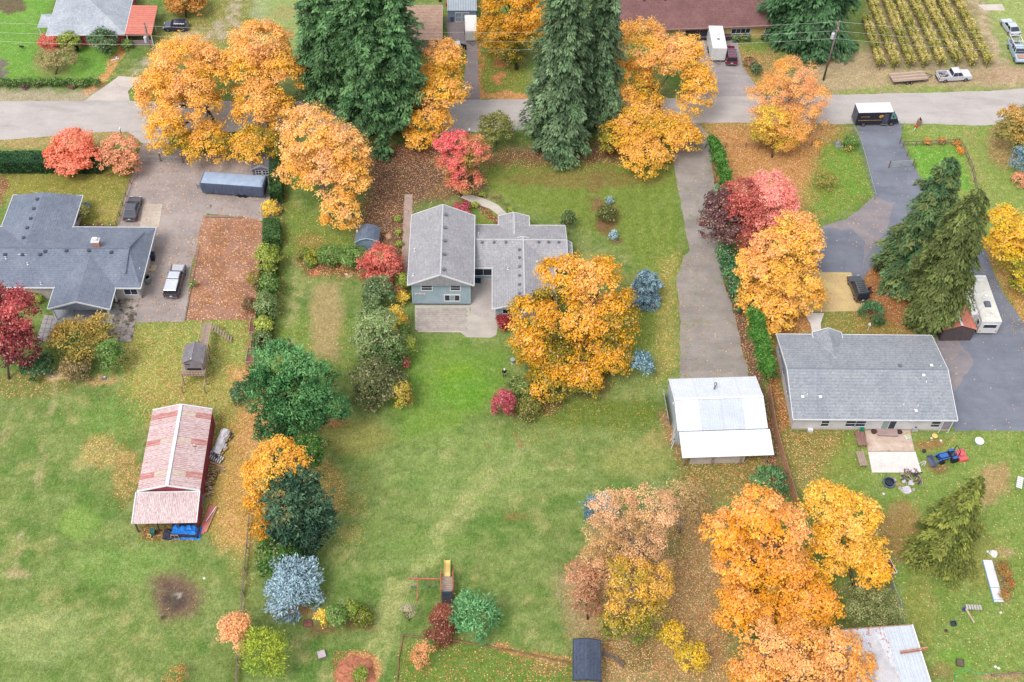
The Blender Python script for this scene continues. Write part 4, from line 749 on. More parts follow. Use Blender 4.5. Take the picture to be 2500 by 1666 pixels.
for i in range(9):
    t = i / 8; shrub('arborvitae', 'upright bright green arborvitae of the upper row, %s counting from the road' % ORD[i], 1741 + 31 * t + (3 if i % 2 else -3), 350 + 92 * t, 13, 36, [(84, 130, 56), (54, 98, 42), (28, 64, 30)], .3, 1.5, 0, True, 'arborvitae hedge, upper row', 'arborvitae', vmax=4.2)
for i in range(14):
    t = i / 13; shrub('arborvitae', 'upright bright green arborvitae of the lower row, %s counting from the maple' % ORD[i], 1842 + 32 * t + (3 if i % 2 else -3), 775 + 135 * t, 16, 38, [(88, 134, 56), (58, 102, 42), (30, 66, 30)], .32, 1.5, 0, True, 'arborvitae hedge, lower row', 'arborvitae', vmax=4.2)
for i in range(6):
    t = i / 5; shrub('laurel_hedge', 'dark green leafy hedge shrub along the gravel drive, %s below the plum tree' % ORD[i], 1768 + 42 * t, 620 + 125 * t, 20, 24, [(96, 146, 96), (60, 112, 72), (40, 86, 58)], .26, group='laurel shrubs along the gravel drive', cat='hedge')
shrub('teal_shrub', 'small teal green shrub above the purple plum', 1760, 470, 18, 18, [(126, 172, 124), (92, 144, 100)], .24, needle=True)
conifer('cedar_tree', 'dense dark cedar, left of the two by the drive', (2204, 690), 388, 88, CED[:1] + DKG, 'cedar', 2.0, .35, .05, .36, .5); conifer('cedar_tree', 'drooping olive cedar hanging over the motorhome', (2250, 792), 462, 88, CED, 'cedar', 2.8, .62, .04, .36, .5, bot=.42)
tree('yellow_tree', 'yellow orange tree at the right edge above the motorhome', 'tree', (2478, 700), [(2450, 545, 48, 34), (2490, 570, 50, 44), (2450, 600, 44, 44), (2480, 640, 40, 50), (2495, 690, 30, 36)], [(252, 196, 80), (240, 196, 56), (190, 176, 50), (110, 130, 44)], leaf=.28)
tree('olive_tree', 'olive and orange tree at the right edge by the road', 'tree', (2500, 395), [(2480, 290, 36, 34), (2470, 330, 40, 40), (2505, 330, 40, 60)], [(206, 160, 80), (150, 146, 80), (110, 118, 62)], leaf=.28, sparse=.05); shrub('blue_spruce', 'blue spruce cut by the right edge', 2492, 395, 24, 36, BLU, .3, needle=True, cat='spruce'); shrub('orange_shrub', 'low orange shrub under the blue spruce at the right edge', 2492, 440, 22, 18, RUSTP, .2)
shrub('low_juniper', 'low spreading dark juniper below the black car', 2130, 768, 34, 18, DKG, .24, needle=True); shrub('shrub', 'yellowish bush on the leafy lawn above the orange maple', 2015, 440, 26, 22, [(176, 158, 84), (140, 138, 66)], .2, sparse=.4); shrub('shrub', 'leafy green shrub by the driveway fence', 2075, 352, 18, 16, GRN + YEL[:1], .2)
for x, y, lb in ((1830, 155, 'reddish bush beside the maroon car'), (1845, 170, 'dark green ball shrub below the reddish bush')): shrub('shrub', lb, x, y, 14, 14, [(150, 116, 84), (110, 90, 66)] if x == 1830 else DKG, .2)
for x in (1795, 1820, 1870, 1888): shrub('foundation_shrub', 'green shrub at the cream wall, %s from the travel trailer' % ORD[(1795, 1820, 1870, 1888).index(x)], x, 94, 10, 9, DKG, .2, group='shrubs by the yellow wall')
for i, (cx, cy, rx, ry) in enumerate(((2110, 1440, 36, 22), (2150, 1470, 40, 26), (2095, 1500, 40, 24), (2160, 1520, 34, 20), (2190, 1500, 20, 24))): shrub('bramble', 'grey green bramble clump ' + ('farthest up under the golden maple', 'in the middle beside the chain fence', 'lowest on the left above the metal barn', 'touching the metal barn roof edge', 'small and right at the chain fence foot')[i], cx, cy, rx, ry, [(156, 164, 108), (124, 136, 80), (100, 114, 64)], .16, .6, .6, group='brambles by the chain fence')
for i, (cx, cy) in enumerate(((2445, 1385), (2455, 1405), (2462, 1430), (2450, 1455))): shrub('flower_clump', 'rusty green flower clump beside the white panel, %s from its upper end' % ORD[i], cx, cy, 11, 13, [(196, 112, 76), (150, 130, 60), (116, 130, 60)], .15, group='flowers beside the white panel')
for i, (cx, cy) in enumerate(((2265, 348), (2300, 345), (2335, 350), (2345, 368))): shrub('flower_clump', 'orange berried clump on the paddock rail, %s from the driveway' % ORD[i], cx, cy, 10, 7, [(230, 160, 70), (150, 130, 66)], .15, group='orange clumps on the paddock rail')
# --- vineyard: one row one thing
def vine_row(x0, y0, x1, y1, i):
    _seed[0] += 1; rng = np.random.RandomState(_seed[0]); a, b = np.array(G(x0, y0)), np.array(G(x1, y1)); c = (a + b) / 2; Ld = np.linalg.norm(b - a); d = (b - a) / Ld
    root = thing('vine_row', 'trellised row of yellow green vines, number %s from the dark cedar' % ('one two three four five six seven eight'.split()[i]), 'vines', c, 0, 'vine rows'); n = int(Ld * 270)
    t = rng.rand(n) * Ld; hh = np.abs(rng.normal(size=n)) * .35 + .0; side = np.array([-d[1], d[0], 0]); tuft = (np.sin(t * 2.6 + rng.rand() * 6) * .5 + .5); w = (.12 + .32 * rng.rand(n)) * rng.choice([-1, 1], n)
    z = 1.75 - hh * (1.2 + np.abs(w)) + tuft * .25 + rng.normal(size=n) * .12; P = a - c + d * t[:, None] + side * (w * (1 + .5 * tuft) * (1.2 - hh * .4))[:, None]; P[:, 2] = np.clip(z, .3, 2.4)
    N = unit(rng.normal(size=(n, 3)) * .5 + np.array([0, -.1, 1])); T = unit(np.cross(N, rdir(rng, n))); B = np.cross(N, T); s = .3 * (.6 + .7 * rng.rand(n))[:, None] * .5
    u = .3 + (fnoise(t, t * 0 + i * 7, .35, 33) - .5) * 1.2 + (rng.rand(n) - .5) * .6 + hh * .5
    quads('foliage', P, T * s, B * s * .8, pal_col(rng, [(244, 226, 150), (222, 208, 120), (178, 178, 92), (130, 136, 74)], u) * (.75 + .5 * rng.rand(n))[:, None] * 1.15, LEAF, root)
    mb = MB(); k = int(Ld / 1.8)
    for j in range(k + 1): p = a - c + d * (j * Ld / k); mb.tube([(p[0], p[1], 0), (p[0] + rng.uniform(-.06, .06), p[1], .9), (p[0], p[1], 1.5)], [.05, .04, .03], 5)
    mb.build('vine_trunks', BARK, root)['kind'] = 'stuff'
    for j in range(0, k + 1, 4):
        p = a - c + d * (j * Ld / k + .4); MB().b6(p[0] - .04, p[0] + .04, p[1] - .04, p[1] + .04, 0, 1.9).build('trellis_post', WOOD, root)
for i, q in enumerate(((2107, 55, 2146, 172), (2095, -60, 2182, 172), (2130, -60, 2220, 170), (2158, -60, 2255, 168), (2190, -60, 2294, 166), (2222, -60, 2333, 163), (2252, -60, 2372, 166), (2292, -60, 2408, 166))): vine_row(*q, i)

# ------------------------------------------------------------------ buildings
class Fr:
    """building frame: x runs along A->B, y away from the viewer"""
    def __init__(s, A, B, z):
        a, b = G(*A, z), G(*B, z); s.o = Vector((a.x, a.y, 0)); s.rz = math.atan2(b.y - a.y, b.x - a.x)
        s.L = math.hypot(b.x - a.x, b.y - a.y)
    def loc(s, px, py, z=0):
        d = G(px, py, z) - s.o; c, n = math.cos(s.rz), math.sin(s.rz)
        return Vector((d.x * c + d.y * n, -d.x * n + d.y * c, z))
    def rect(s, pts, z):
        q = sorted([s.loc(*p, z) for p in pts], key=lambda v: v.x); ys = sorted(v.y for v in q)
        return (q[0].x + q[1].x) / 2, (q[2].x + q[3].x) / 2, (ys[0] + ys[1]) / 2, (ys[2] + ys[3]) / 2
def building(name, label, cat, fr): return thing(name, label, cat, fr.o, fr.rz)
def roof(par, r, z, rise, ax, m, h0=0, h1=0, th=.14, trim=WHITE, tw=.07, name='roof'):
    x0, x1, y0, y1 = r; xm, ym = (x0 + x1) / 2, (y0 + y1) / 2
    v = [(x0, y0, z - th), (x1, y0, z - th), (x1, y1, z - th), (x0, y1, z - th), (x0, y0, z), (x1, y0, z), (x1, y1, z), (x0, y1, z)]
    if ax == 'x': v += [(x0 + h0, ym, z + rise), (x1 - h1, ym, z + rise)]; f = [(4, 5, 9, 8), (6, 7, 8, 9), (4, 8, 7), (5, 6, 9)]
    else: v += [(xm, y0 + h0, z + rise), (xm, y1 - h1, z + rise)]; f = [(7, 4, 8, 9), (5, 6, 9, 8), (4, 5, 8), (6, 7, 9)]
    v += [(xm, ym, z - th - .02)]
    f += [(0, 3, 2, 1), (0, 1, 5, 4), (1, 2, 6, 5), (2, 3, 7, 6), (3, 0, 4, 7)]
    mb = MB(); mb.add(v[:10], f); o = mb.build(name, m, par)
    t = MB(); zc = z - th / 2 + .01
    def gut(a, b): t.beam(a, b, tw, th + .07)
    e = tw / 2 + .004; A_, B_, C_, D_ = (x0 - e, y0 - e, zc), (x1 + e, y0 - e, zc), (x1 + e, y1 + e, zc), (x0 - e, y1 + e, zc)
    if ax == 'x':
        gut(A_, B_); gut(D_, C_)
        for xx, h in ((x0 - e, h0), (x1 + e, h1)):
            if h: gut((xx, y0, zc), (xx, y1, zc))
            else: t.beam((xx, y0, zc), (xx, ym, zc + rise), tw, th + .1); t.beam((xx, ym, zc + rise), (xx, y1, zc), tw, th + .1)
    else:
        gut(A_, D_); gut(B_, C_)
        for yy, h in ((y0 - e, h0), (y1 + e, h1)):
            if h: gut((x0, yy, zc), (x1, yy, zc))
            else: t.beam((x0, yy, zc), (xm, yy, zc + rise), tw, th + .1); t.beam((xm, yy, zc + rise), (x1, yy, zc), tw, th + .1)
    if trim: t.build('fascia', trim, par)
    return o
def rcap(par, r, z, rise, ax, m, h0=0, h1=0, w=.22):
    x0, x1, y0, y1 = r; xm, ym = (x0 + x1) / 2, (y0 + y1) / 2; mb = MB(); zt = z + rise + .015
    if ax == 'x': mb.beam((x0 + h0 + .05, ym, zt), (x1 - h1 - .05, ym, zt), w, .04)
    else: mb.beam((xm, y0 + h0 + .05, zt), (xm, y1 - h1 - .05, zt), w, .04)
    mb.build('ridge_cap', m, par)
def walls(par, r, h, rise, ax, m, oh=.45, hip=(False, False), name='wall', th=.14):
    x0, x1, y0, y1 = r[0] + oh, r[1] - oh, r[2] + oh, r[3] - oh; mb = MB()
    full = ((r[1] - r[0]) / 2 if ax == 'y' else (r[3] - r[2]) / 2); hh = h - th - .02 + rise * oh / full * .8; pk = h - th - .1 + rise
    if ax == 'y': xm = (x0 + x1) / 2; mb.prism([(x0, 0), (x1, 0), (x1, hh), (xm, pk if not all(hip) else hh), (x0, hh)], 'y', y0 + (0 if not hip[0] else 0), y1) if not any(hip) else mb.b6(x0, x1, y0, y1, 0, hh)
    else: ym = (y0 + y1) / 2; mb.prism([(y0, 0), (y1, 0), (y1, hh), (ym, pk), (y0, hh)], 'x', x0, x1) if not any(hip) else mb.b6(x0, x1, y0, y1, 0, hh)
    return mb.build(name, m, par)
def window(par, face, u, v, z, w, h, nx=2, ny=1, fm=WHITE, gm=WINGLASS, name='window', fw=.09, pane='pane'):
    """face S/N: u=x, v=y of wall; face E/W: u=y, v=x of wall"""
    def P(a, dpt, c): return {'S': (u + a, v - dpt, z + c), 'N': (u - a, v + dpt, z + c), 'E': (v + dpt, u + a, z + c), 'W': (v - dpt, u - a, z + c)}[face]
    def bx(mb, a0, a1, c0, c1, d0, d1):
        p, q = P(a0, d0, c0), P(a1, d1, c1); mb.b6(p[0], q[0], p[1], q[1], p[2], q[2])
    mb = MB(); bx(mb, -w / 2 - fw, w / 2 + fw, -h / 2 - fw, -h / 2, -.02, .07); bx(mb, -w / 2 - fw, w / 2 + fw, h / 2, h / 2 + fw, -.02, .07)
    bx(mb, -w / 2 - fw, -w / 2, -h / 2, h / 2, -.02, .07); bx(mb, w / 2, w / 2 + fw, -h / 2, h / 2, -.02, .07)
    for i in range(1, nx): a = -w / 2 + w * i / nx; bx(mb, a - .03, a + .03, -h / 2, h / 2, -.02, .06)
    for j in range(1, ny): c = -h / 2 + h * j / ny; bx(mb, -w / 2, w / 2, c - .03, c + .03, -.02, .055)
    fo = mb.build(name, fm, par)
    for i in range(nx):
        for j in range(ny):
            m2 = MB(); bx(m2, -w / 2 + w * i / nx + .032, -w / 2 + w * (i + 1) / nx - .032, -h / 2 + h * j / ny + .032, -h / 2 + h * (j + 1) / ny - .032, -.015, .03)
            m2.build(pane, gm[i % len(gm)] if isinstance(gm, (list, tuple)) else gm, fo)
    return fo
def vent(par, x, y, z, m=None, s=.4, h=.28):
    mb = MB(); mb.box((x, y, z + h * .35), (s * .7, s * .7, h)); mb.box((x, y, z + h * .85), (s, s, h * .35)); return mb.build('roof_vent', m or mat('vent_grey', (120, 126, 136), (96, 102, 112), 4, .5), par)
def pipe(par, x, y, z, h=.45, r=.07, m=WHITE): return MB().lathe((x, y, z - .05), [(r * 1.8, 0), (r * 1.8, .06), (r, .1), (r, h)], 8).build('vent_pipe', m, par)
def rz_at(r, z, rise, ax, x, y):
    x0, x1, y0, y1 = r
    return z + rise * (1 - abs(x - (x0 + x1) / 2) / ((x1 - x0) / 2)) if ax == 'y' else z + rise * (1 - abs(y - (y0 + y1) / 2) / ((y1 - y0) / 2))
SLATE = shingle('slate_blue_shingle', (134, 142, 158), (116, 124, 142)); GREYSH = shingle('light_grey_shingle', (176, 175, 179), (158, 157, 163)); PALESH = shingle('pale_shingle', (190, 196, 204), (162, 170, 182))
COOLSH = shingle('cool_grey_shingle', (164, 168, 174), (146, 152, 162)); BROWNSH = shingle('brown_shingle', (140, 102, 100), (120, 86, 86)); PLAYSH = shingle('play_shingle', (152, 146, 150), (130, 124, 130)); RIDGEG = mat('ridge_shingle', (202, 202, 204), (184, 184, 188), 2, .9)
WH = mat('white_siding', (232, 230, 232), (216, 214, 220), .8, .7); BLUES = mat('pale_blue_siding', (176, 196, 208), (160, 184, 196), .7, .7); TEALS = mat('teal_gable', (132, 158, 158), (116, 144, 146), 1, .8); REDW = mat('red_siding', (196, 90, 94), (170, 72, 80), 1, .8); BRICKW = mat('brown_brick', (150, 112, 96), (120, 86, 76), 2, .9); CREAM = mat('cream_siding', (222, 196, 130), (200, 172, 110), 1, .8)
# --- blue house
F = Fr((996, 696), (1157, 697), 4.4); bh = building('blue_house', 'pale blue two storey house with grey gabled roofs, behind the paver patio', 'house', F)
rA = F.rect([(996, 696), (1157, 697), (1159, 527), (1004, 526)], 4.4); walls(bh, rA, 4.4, 2.05, 'y', BLUES, .5); roof(bh, rA, 4.4, 2.05, 'y', GREYSH); rcap(bh, rA, 4.4, 2.05, 'y', RIDGEG)
rB = F.rect([(1150, 655), (1380, 655), (1384, 550.5), (1150, 550.5)], 2.6); walls(bh, rB, 2.6, 1.3, 'x', BLUES, .45); roof(bh, rB, 2.6, 1.3, 'x', GREYSH); rcap(bh, rB, 2.6, 1.3, 'x', RIDGEG)
q = F.rect([(1203, 755), (1357, 755), (1353, 600), (1201, 600)], 2.6); ymB = (rB[2] + rB[3]) / 2; rC = (q[0], q[1], q[2], ymB + .6); walls(bh, rC, 2.6, 1.28, 'y', BLUES, .45); roof(bh, rC, 2.6, 1.28, 'y', GREYSH, th=.13); rcap(bh, rC, 2.6, 1.28, 'y', RIDGEG)
q = F.rect([(1217, 529), (1292, 528), (1292, 560), (1217, 560)], 2.6); rD = (q[0], q[1], ymB, q[3]); walls(bh, rD, 2.6, .75, 'y', BLUES, .4); roof(bh, rD, 2.6, .75, 'y', GREYSH, th=.12); rcap(bh, rD, 2.6, .75, 'y', RIDGEG)
for i in range(5): y = rA[2] + (.94, 3.6, 6.0, 8.4, 10.8)[i] * (rA[3] - rA[2]) / 12.6; vent(bh, (rA[0] + rA[1]) / 2 + .45, y, rz_at(rA, 4.4, 2.05, 'y', (rA[0] + rA[1]) / 2 + .45, y))
for x in (1177, 1206, 1235, 1315, 1339, 1364): p = F.loc(x, 595, 3.6); vent(bh, p.x, p.y, rz_at(rB, 2.6, 1.3, 'x', p.x, p.y) - .05, s=.34)
for y in (613, 632, 654, 675, 697, 719): p = F.loc(1268, y, 3.6); vent(bh, p.x, p.y, rz_at(rC, 2.6, 1.28, 'y', p.x, p.y) - .05, s=.34)
for x, y in ((1240, 658), (1168, 577), (1012, 612), (1009, 672)): p = F.loc(x, y, 3.2 if x > 1100 else 4.8); r_ = rC if x == 1240 else rB if x == 1168 else rA; pipe(bh, p.x, p.y, rz_at(r_, 2.6 if r_ is not rA else 4.4, {id(rC): 1.28, id(rB): 1.3, id(rA): 2.05}[id(r_)], 'x' if r_ is rB else 'y', p.x, p.y))
ys = rA[2] + .5; xa, xb = rA[0] + .5, rA[1] - .5
for px, py, w_, h_, nx, ny, gm in ((1042, 699, 1.35, .95, 1, 2, WINGLASS), (1112, 699, 1.25, .95, 1, 2, WINGLASS), (1104, 728, 1.95, 1.1, 3, 1, [WINGLASS, PALEGLASS, WINGLASS])):
    zz = 3.35 if py < 710 else 1.35; window(bh, 'S', F.loc(px, py, zz).x, ys, zz, w_, h_, nx, ny, gm=gm, fw=.14)
t = MB(); t.b6(xa - .02, xb + .02, ys - .07, ys + .01, 4.32, 4.5); t.build('gable_trim', WHITE, bh)
MB().prism([(xa + 1.2, 4.52), (xb - 1.2, 4.52), ((xa + xb) / 2, 5.95)], 'y', ys - .04, ys + .02).build('gable_panel', TEALS, bh)
for x in (xa + .04, xb - .04): MB().b6(x - .08, x + .08, ys - .05, ys + .02, 0, 4.3).build('corner_board', mat('board_grey_blue', (196, 210, 214), (180, 196, 202), 2, .6), bh)
for x in (xa + .5, xb - .5):
    fl = MB().lathe((x, ys - .12, 3.85), [(.05, 0), (.09, .08), (.02, .14)], 8).lathe((x + .22, ys - .12, 3.85), [(.05, 0), (.09, .08), (.02, .14)], 8).box((x + .11, ys - .06, 3.98), (.34, .1, .08)); fl.build('floodlight', WHITE, bh)
sg = MB().b6(xa + .35, xa + 1.75, ys - .06, ys - .01, 1.95, 2.25).build('name_board', mat('sign_board', (236, 228, 228), (226, 218, 220), 3, .6), bh)
mb = MB()
for i in range(5): mb.b6(xa + .5 + i * .1, xa + .58 + i * .1, ys - .075, ys - .06, 2.06, 2.14 + .02 * (i % 2))
for i in range(5): mb.b6(xa + 1.12 + i * .1, xa + 1.2 + i * .1, ys - .075, ys - .06, 2.06, 2.14 + .02 * (i % 2))
mb.build('lettering', mat('sign_ink', (90, 90, 96), (80, 80, 86), 3, .6), sg)
MB().b6(xa - .05, xb + .05, ys - .06, ys + .1, 0, .22).build('foundation', mat('foundation_grey', (130, 126, 136), (110, 106, 116), 3, .9), bh)
yB = rB[2] + .45; window(bh, 'S', F.loc(1180, 662, 1.5).x, yB, 1.45, 2.6, 1.5, 2, 1, fw=.12, name='glass_door'); MB().b6(F.loc(1160, 670, 0).x, F.loc(1174, 670, 0).x, yB - .9, yB - .1, 0, .2).build('door_step', mat('navy_mat', (50, 60, 96), (44, 52, 84), 3, .8), bh)
window(bh, 'S', F.loc(1245, 758, 1.5).x, rC[2] + .45, 1.7, 1.9, 1.0, 2, 1, fw=.12); window(bh, 'S', F.loc(1362, 664, 1.5).x, yB, 1.5, 1.2, 1.1, 2, 1, fw=.12); window(bh, 'N', (rB[0] + rB[1]) / 2 + 3, rB[3] - .45, 1.5, 1.5, 1.1)
bx = rB[1] - .1; ym = ymB - .1; mb = MB(); mb.prism([(bx - .6, ym - 1.9), (bx + .75, ym - 1.0), (bx + .75, ym + 1.0), (bx - .6, ym + 1.9)], 'z', 0, 2.3); mb.build('bay_wall', BLUES, bh)
P_ = [(bx - .1, ym - 2.0), (bx + .95, ym - 1.1), (bx + .95, ym + 1.1), (bx - .1, ym + 2.0)]
MB().add([(x, y, 2.32) for x, y in P_] + [(bx - .1, ym - .7, 2.95), (bx - .1, ym + .7, 2.95)], [(0, 1, 4), (1, 2, 5, 4), (2, 3, 5), (3, 0, 4, 5), (0, 3, 2, 1)]).build('bay_roof', GREYSH, bh)
mb = MB()
for a, b in zip(P_[:-1], P_[1:]): mb.beam((*a, 2.3), (*b, 2.3), .09, .18)
mb.build('bay_fascia', WHITE, bh); window(bh, 'E', ym, bx + .75, 1.4, 1.4, 1.1)
# --- slate roofed house at the left
F = Fr((0, 702), (344, 704), 2.7); lh = building('brick_house', 'large low house with slate blue roof at the left edge', 'house', F)
q = F.rect([(0, 702), (344, 704), (380, 555.5), (60, 555)], 2.7); x1_ = (F.loc(344, 704, 2.7).x + F.loc(380, 555.5, 2.7).x) / 2; rE = (F.loc(-110, 702, 2.7).x, x1_, F.loc(200, 703, 2.7).y, F.loc(280, 555.5, 2.7).y); LW = mat('grey_white_wall', (206, 196, 192), (186, 174, 172), 1.2, .85)
walls(lh, rE, 2.7, 1.75, 'x', LW, .5, (True, True)); roof(lh, rE, 2.7, 1.75, 'x', SLATE, 2, 2.3); rcap(lh, rE, 2.7, 1.75, 'x', mat('slate_ridge', (122, 130, 148), (108, 116, 134), 2, .9), 2, 2.3, .26)
q = F.rect([(33, 477), (202, 478), (178, 556), (3, 556)], 2.7); rN = (q[0], q[1], (rE[2] + rE[3]) / 2 - 1, F.loc(120, 477.5, 2.7).y); walls(lh, rN, 2.7, 1.5, 'y', LW, .5, (True, True)); roof(lh, rN, 2.7, 1.55, 'y', SLATE, 0, 1.0)
q = F.rect([(117, 755), (269, 755), (287, 682), (138, 682)], 2.7); rP = (q[0], q[1], F.loc(190, 755, 2.7).y, (rE[2] + rE[3]) / 2 - .3); roof(lh, rP, 2.7, 1.45, 'y', SLATE)
for x, y in ((rP[0] + .45, rP[2] + .35), (rP[1] - .45, rP[2] + .35), (rP[0] + .45, rE[2]), (rP[1] - .45, rE[2])): MB().b6(x - .1, x + .1, y - .1, y + .1, 0, 2.62).build('porch_post', WHITE, lh)
MB().b6(rP[0] + .3, rP[1] - .3, rP[2] + .25, rP[2] + .45, 2.3, 2.56).build('porch_beam', WOODRED, lh); MB().b6((rP[0] + rP[1]) / 2 - .07, (rP[0] + rP[1]) / 2 + .07, rP[2] + .2, rP[2] + .4, 2.56, 3.8).build('king_post', WHITE, lh)
mb = MB().beam((rE[1] - 2.2, rE[2] + 1.8, 3.55), (rE[1] - 2.15, (rE[2] + rE[3]) / 2, 4.6), .12, .14).beam((rE[1] - 2.15, (rE[2] + rE[3]) / 2, 4.6), (rE[1] - 1.1, rE[3] - 1.7, 3.5), .12, .14); mb.build('gable_step', SLATE, lh)
cp = F.loc(237, 600, 4.3); ch = MB().b6(cp.x - .45, cp.x + .45, cp.y - .35, cp.y + .35, 3.6, 5.2).build('chimney', mat('chimney_brick', (214, 150, 128), (180, 112, 96), 3, .9), lh); MB().b6(cp.x - .55, cp.x + .55, cp.y - .45, cp.y + .45, 5.2, 5.36).build('chimney_cap', WHITE, ch); MB().b6(cp.x - .3, cp.x + .3, cp.y - .22, cp.y + .22, 5.36, 5.7).build('flue_hood', WHITE, ch)
DV = mat('vent_dark', (76, 84, 100), (62, 70, 84), 4, .5)
for px, py in ((111, 613), (55, 619), (98, 619), (163, 612), (218, 612), (272, 615), (12, 619)): p = F.loc(px, py, 4.3); vent(lh, p.x, p.y - .15, rz_at(rE, 2.7, 1.75, 'x', p.x, p.y) - .08, DV)
for px, py in ((91, 488), (83, 511), (75, 535), (67, 558), (58, 582)): p = F.loc(px, py, 4.1); vent(lh, p.x, p.y, rz_at(rN, 2.7, 1.55, 'y', p.x, p.y) - .06, DV)
for px, py in ((70, 651), (98, 689), (341, 655), (18, 640)): p = F.loc(px, py, 3.3); pipe(lh, p.x, p.y, rz_at(rE, 2.7, 1.75, 'x', p.x, p.y) - (.7 if px == 341 else 0))
for px in (40, 320): window(lh, 'S', F.loc(px, 712, 1.4).x, rE[2] + .5, 1.45, 1.7, 1.1, 2, 1)
window(lh, 'E', rN[3] - 3, rN[1] - .5, 1.4, 1.4, 1.0)
# --- red house top left
F = Fr((113, 87), (304, 83), 2.5); rh = building('red_house', 'red walled house with pale grey hipped roof at the top left', 'house', F)
r = (0, F.L, 0, 17); walls(rh, r, 2.5, 2.9, 'y', REDW, .4, (True, True)); roof(rh, r, 2.5, 2.9, 'y', PALESH, F.L / 2, 0); r2 = (F.L + .06, F.L + 4.3, -.1, 8)
for px, w_ in ((223, 1.3), (281, .9), (150, .8)): window(rh, 'S', F.loc(px, 92, 1.5).x, .4, 1.55, w_, .9, 2, 1)
pr = MB().add([(r2[0], r2[2], 2.5), (r2[1], r2[2], 2.3), (r2[1], r2[3], 2.3), (r2[0], r2[3], 2.5), (r2[0], r2[2], 2.42), (r2[1], r2[2], 2.22), (r2[1], r2[3], 2.22), (r2[0], r2[3], 2.42)], [(0, 1, 2, 3), (7, 6, 5, 4), (0, 4, 5, 1), (1, 5, 6, 2), (2, 6, 7, 3), (3, 7, 4, 0)]).build('porch_roof', mat('red_metal_roof', (222, 134, 116), (206, 116, 102), 1.2, .6), rh)
rb = MB()
for i in range(14): y = r2[2] + .3 + i * .56; rb.beam((r2[0], y, 2.53), (r2[1], y, 2.33), .07, .05)
rb.build('roof_ribs', mat('red_metal_rib', (234, 158, 140), (220, 140, 124), 2, .6), pr)['kind'] = 'stuff'
for x, y in ((r2[0] + .2, .1), (r2[1] - .15, .1), (r2[1] - .15, 3.8), (r2[1] - .15, 7.5)): MB().b6(x - .06, x + .06, y - .06, y + .06, 0, 2.25).build('porch_post', WHITE, rh)
MB().b6(r2[0] + .1, r2[1] - .3, .3, .38, 0, .95).build('porch_panel', mat('plum_grey_panel', (176, 152, 164), (156, 134, 148), 2, .8), rh)
r3 = (-2.0, .8, 2.6, 6.4); mb = MB().add([(r3[0], r3[2], 2.2), (r3[1], r3[2], 2.2), (r3[1], r3[3], 2.2), (r3[0], r3[3], 2.2), ((r3[0] + r3[1]) / 2, 4.5, 2.9), (r3[1], 4.5, 2.9)], [(0, 1, 5, 4), (2, 3, 4, 5), (3, 0, 4), (1, 2, 5), (0, 3, 2, 1)]); mb.build('side_porch_roof', PALESH, rh)
for y in (2.8, 6.2): MB().b6(-1.85, -1.73, y - .06, y + .06, 0, 2.2).build('side_porch_post', WHITE, rh)
# --- brown roofed house at the top
F = Fr((1500, 78), (1915, 63), 2.7); br = building('cream_house', 'long cream house with dark brown hipped roof at the top edge', 'house', F); r = (0, F.L, 0, 12.4); walls(br, r, 2.7, 1.7, 'x', CREAM, .5, (True, True)); roof(br, r, 2.7, 1.75, 'x', BROWNSH, 4.5, 4.5, trim=mat('brown_trim', (150, 110, 96), (130, 94, 84), 2, .7)); rcap(br, r, 2.7, 1.75, 'x', mat('brown_ridge', (196, 140, 136), (176, 120, 120), 2, .9), 4.5, 4.5, .3)
for px in (1573, 1625, 1706, 1786, 1838): p = F.loc(px, 8, 4.2); vent(br, p.x, 6.0, 4.3, DV)
for px, w_ in ((1810, 3.2), (1880, 1.2)): window(br, 'S', F.loc(px, 80, 1.6).x, .5, 1.6, w_, .9, 4 if w_ > 2 else 1, 1)
for px in (1690, 1726): MB().b6(F.loc(px, 90, 1).x - 1.2, F.loc(px, 90, 1).x + 1.2, .42, .52, 0, 2.2).build('garage_opening_shade', mat('dark_garage', (64, 62, 76), (50, 50, 62), 2, .7), br)  # dark slab stands in for the shade inside the open garage doorway
MB().b6(F.loc(1775, 90, .7).x - 1.3, F.loc(1775, 90, .7).x + .6, .1, .5, 0, 1.1).build('entry_box', mat('entry_dark', (90, 70, 84), (70, 54, 66), 2, .7), br)
# --- metal shed and tan roof at the top centre
F = Fr((1092, 26), (1164, 26), 2.4); ms = building('metal_shed', 'blue grey shed with ribbed metal roof at the top edge', 'shed', F); r = (0, F.L, 0, 7); walls(ms, r, 2.4, .8, 'x', mat('blue_grey_wall', (150, 172, 196), (132, 154, 180), 1, .7), .12); roof(ms, r, 2.4, .8, 'x', mat('blue_metal', (190, 200, 212), (174, 186, 200), 1, .45), trim=None); rb = MB()
for i in range(12): x = .2 + i * (F.L - .4) / 11; rb.beam((x, 0, 2.44), (x, 3.5, 3.24), .05, .05)
rb.build('roof_ribs', STEEL, ms)['kind'] = 'stuff'; xm = F.L / 2
for dx in (-.62, .62): window(ms, 'S', xm + dx, .12, 1.0, .95, 1.75, 1, 2, gm=mat('door_panel_blue', (164, 184, 204), (150, 170, 192), 1, .6), name='door', pane='door_panel')
F = Fr((1030, 97), (1079, 97), 2.8); tr = building('tan_house', 'low tan roofed building beside the dark firs at the top', 'house', F); D1 = F.loc(1079, 14, 2.8).y; walls(tr, (-3, F.L, 0, D1), 2.8, .4, 'x', mat('tan_wall', (206, 184, 164), (190, 168, 148), 1, .8), .3); o = roof(tr, (-3, F.L, 0, D1), 2.8, .5, 'x', shingle('tan_shingle', (206, 172, 150), (184, 148, 130)), trim=mat('tan_trim', (220, 200, 180), (206, 186, 168), 1, .7))
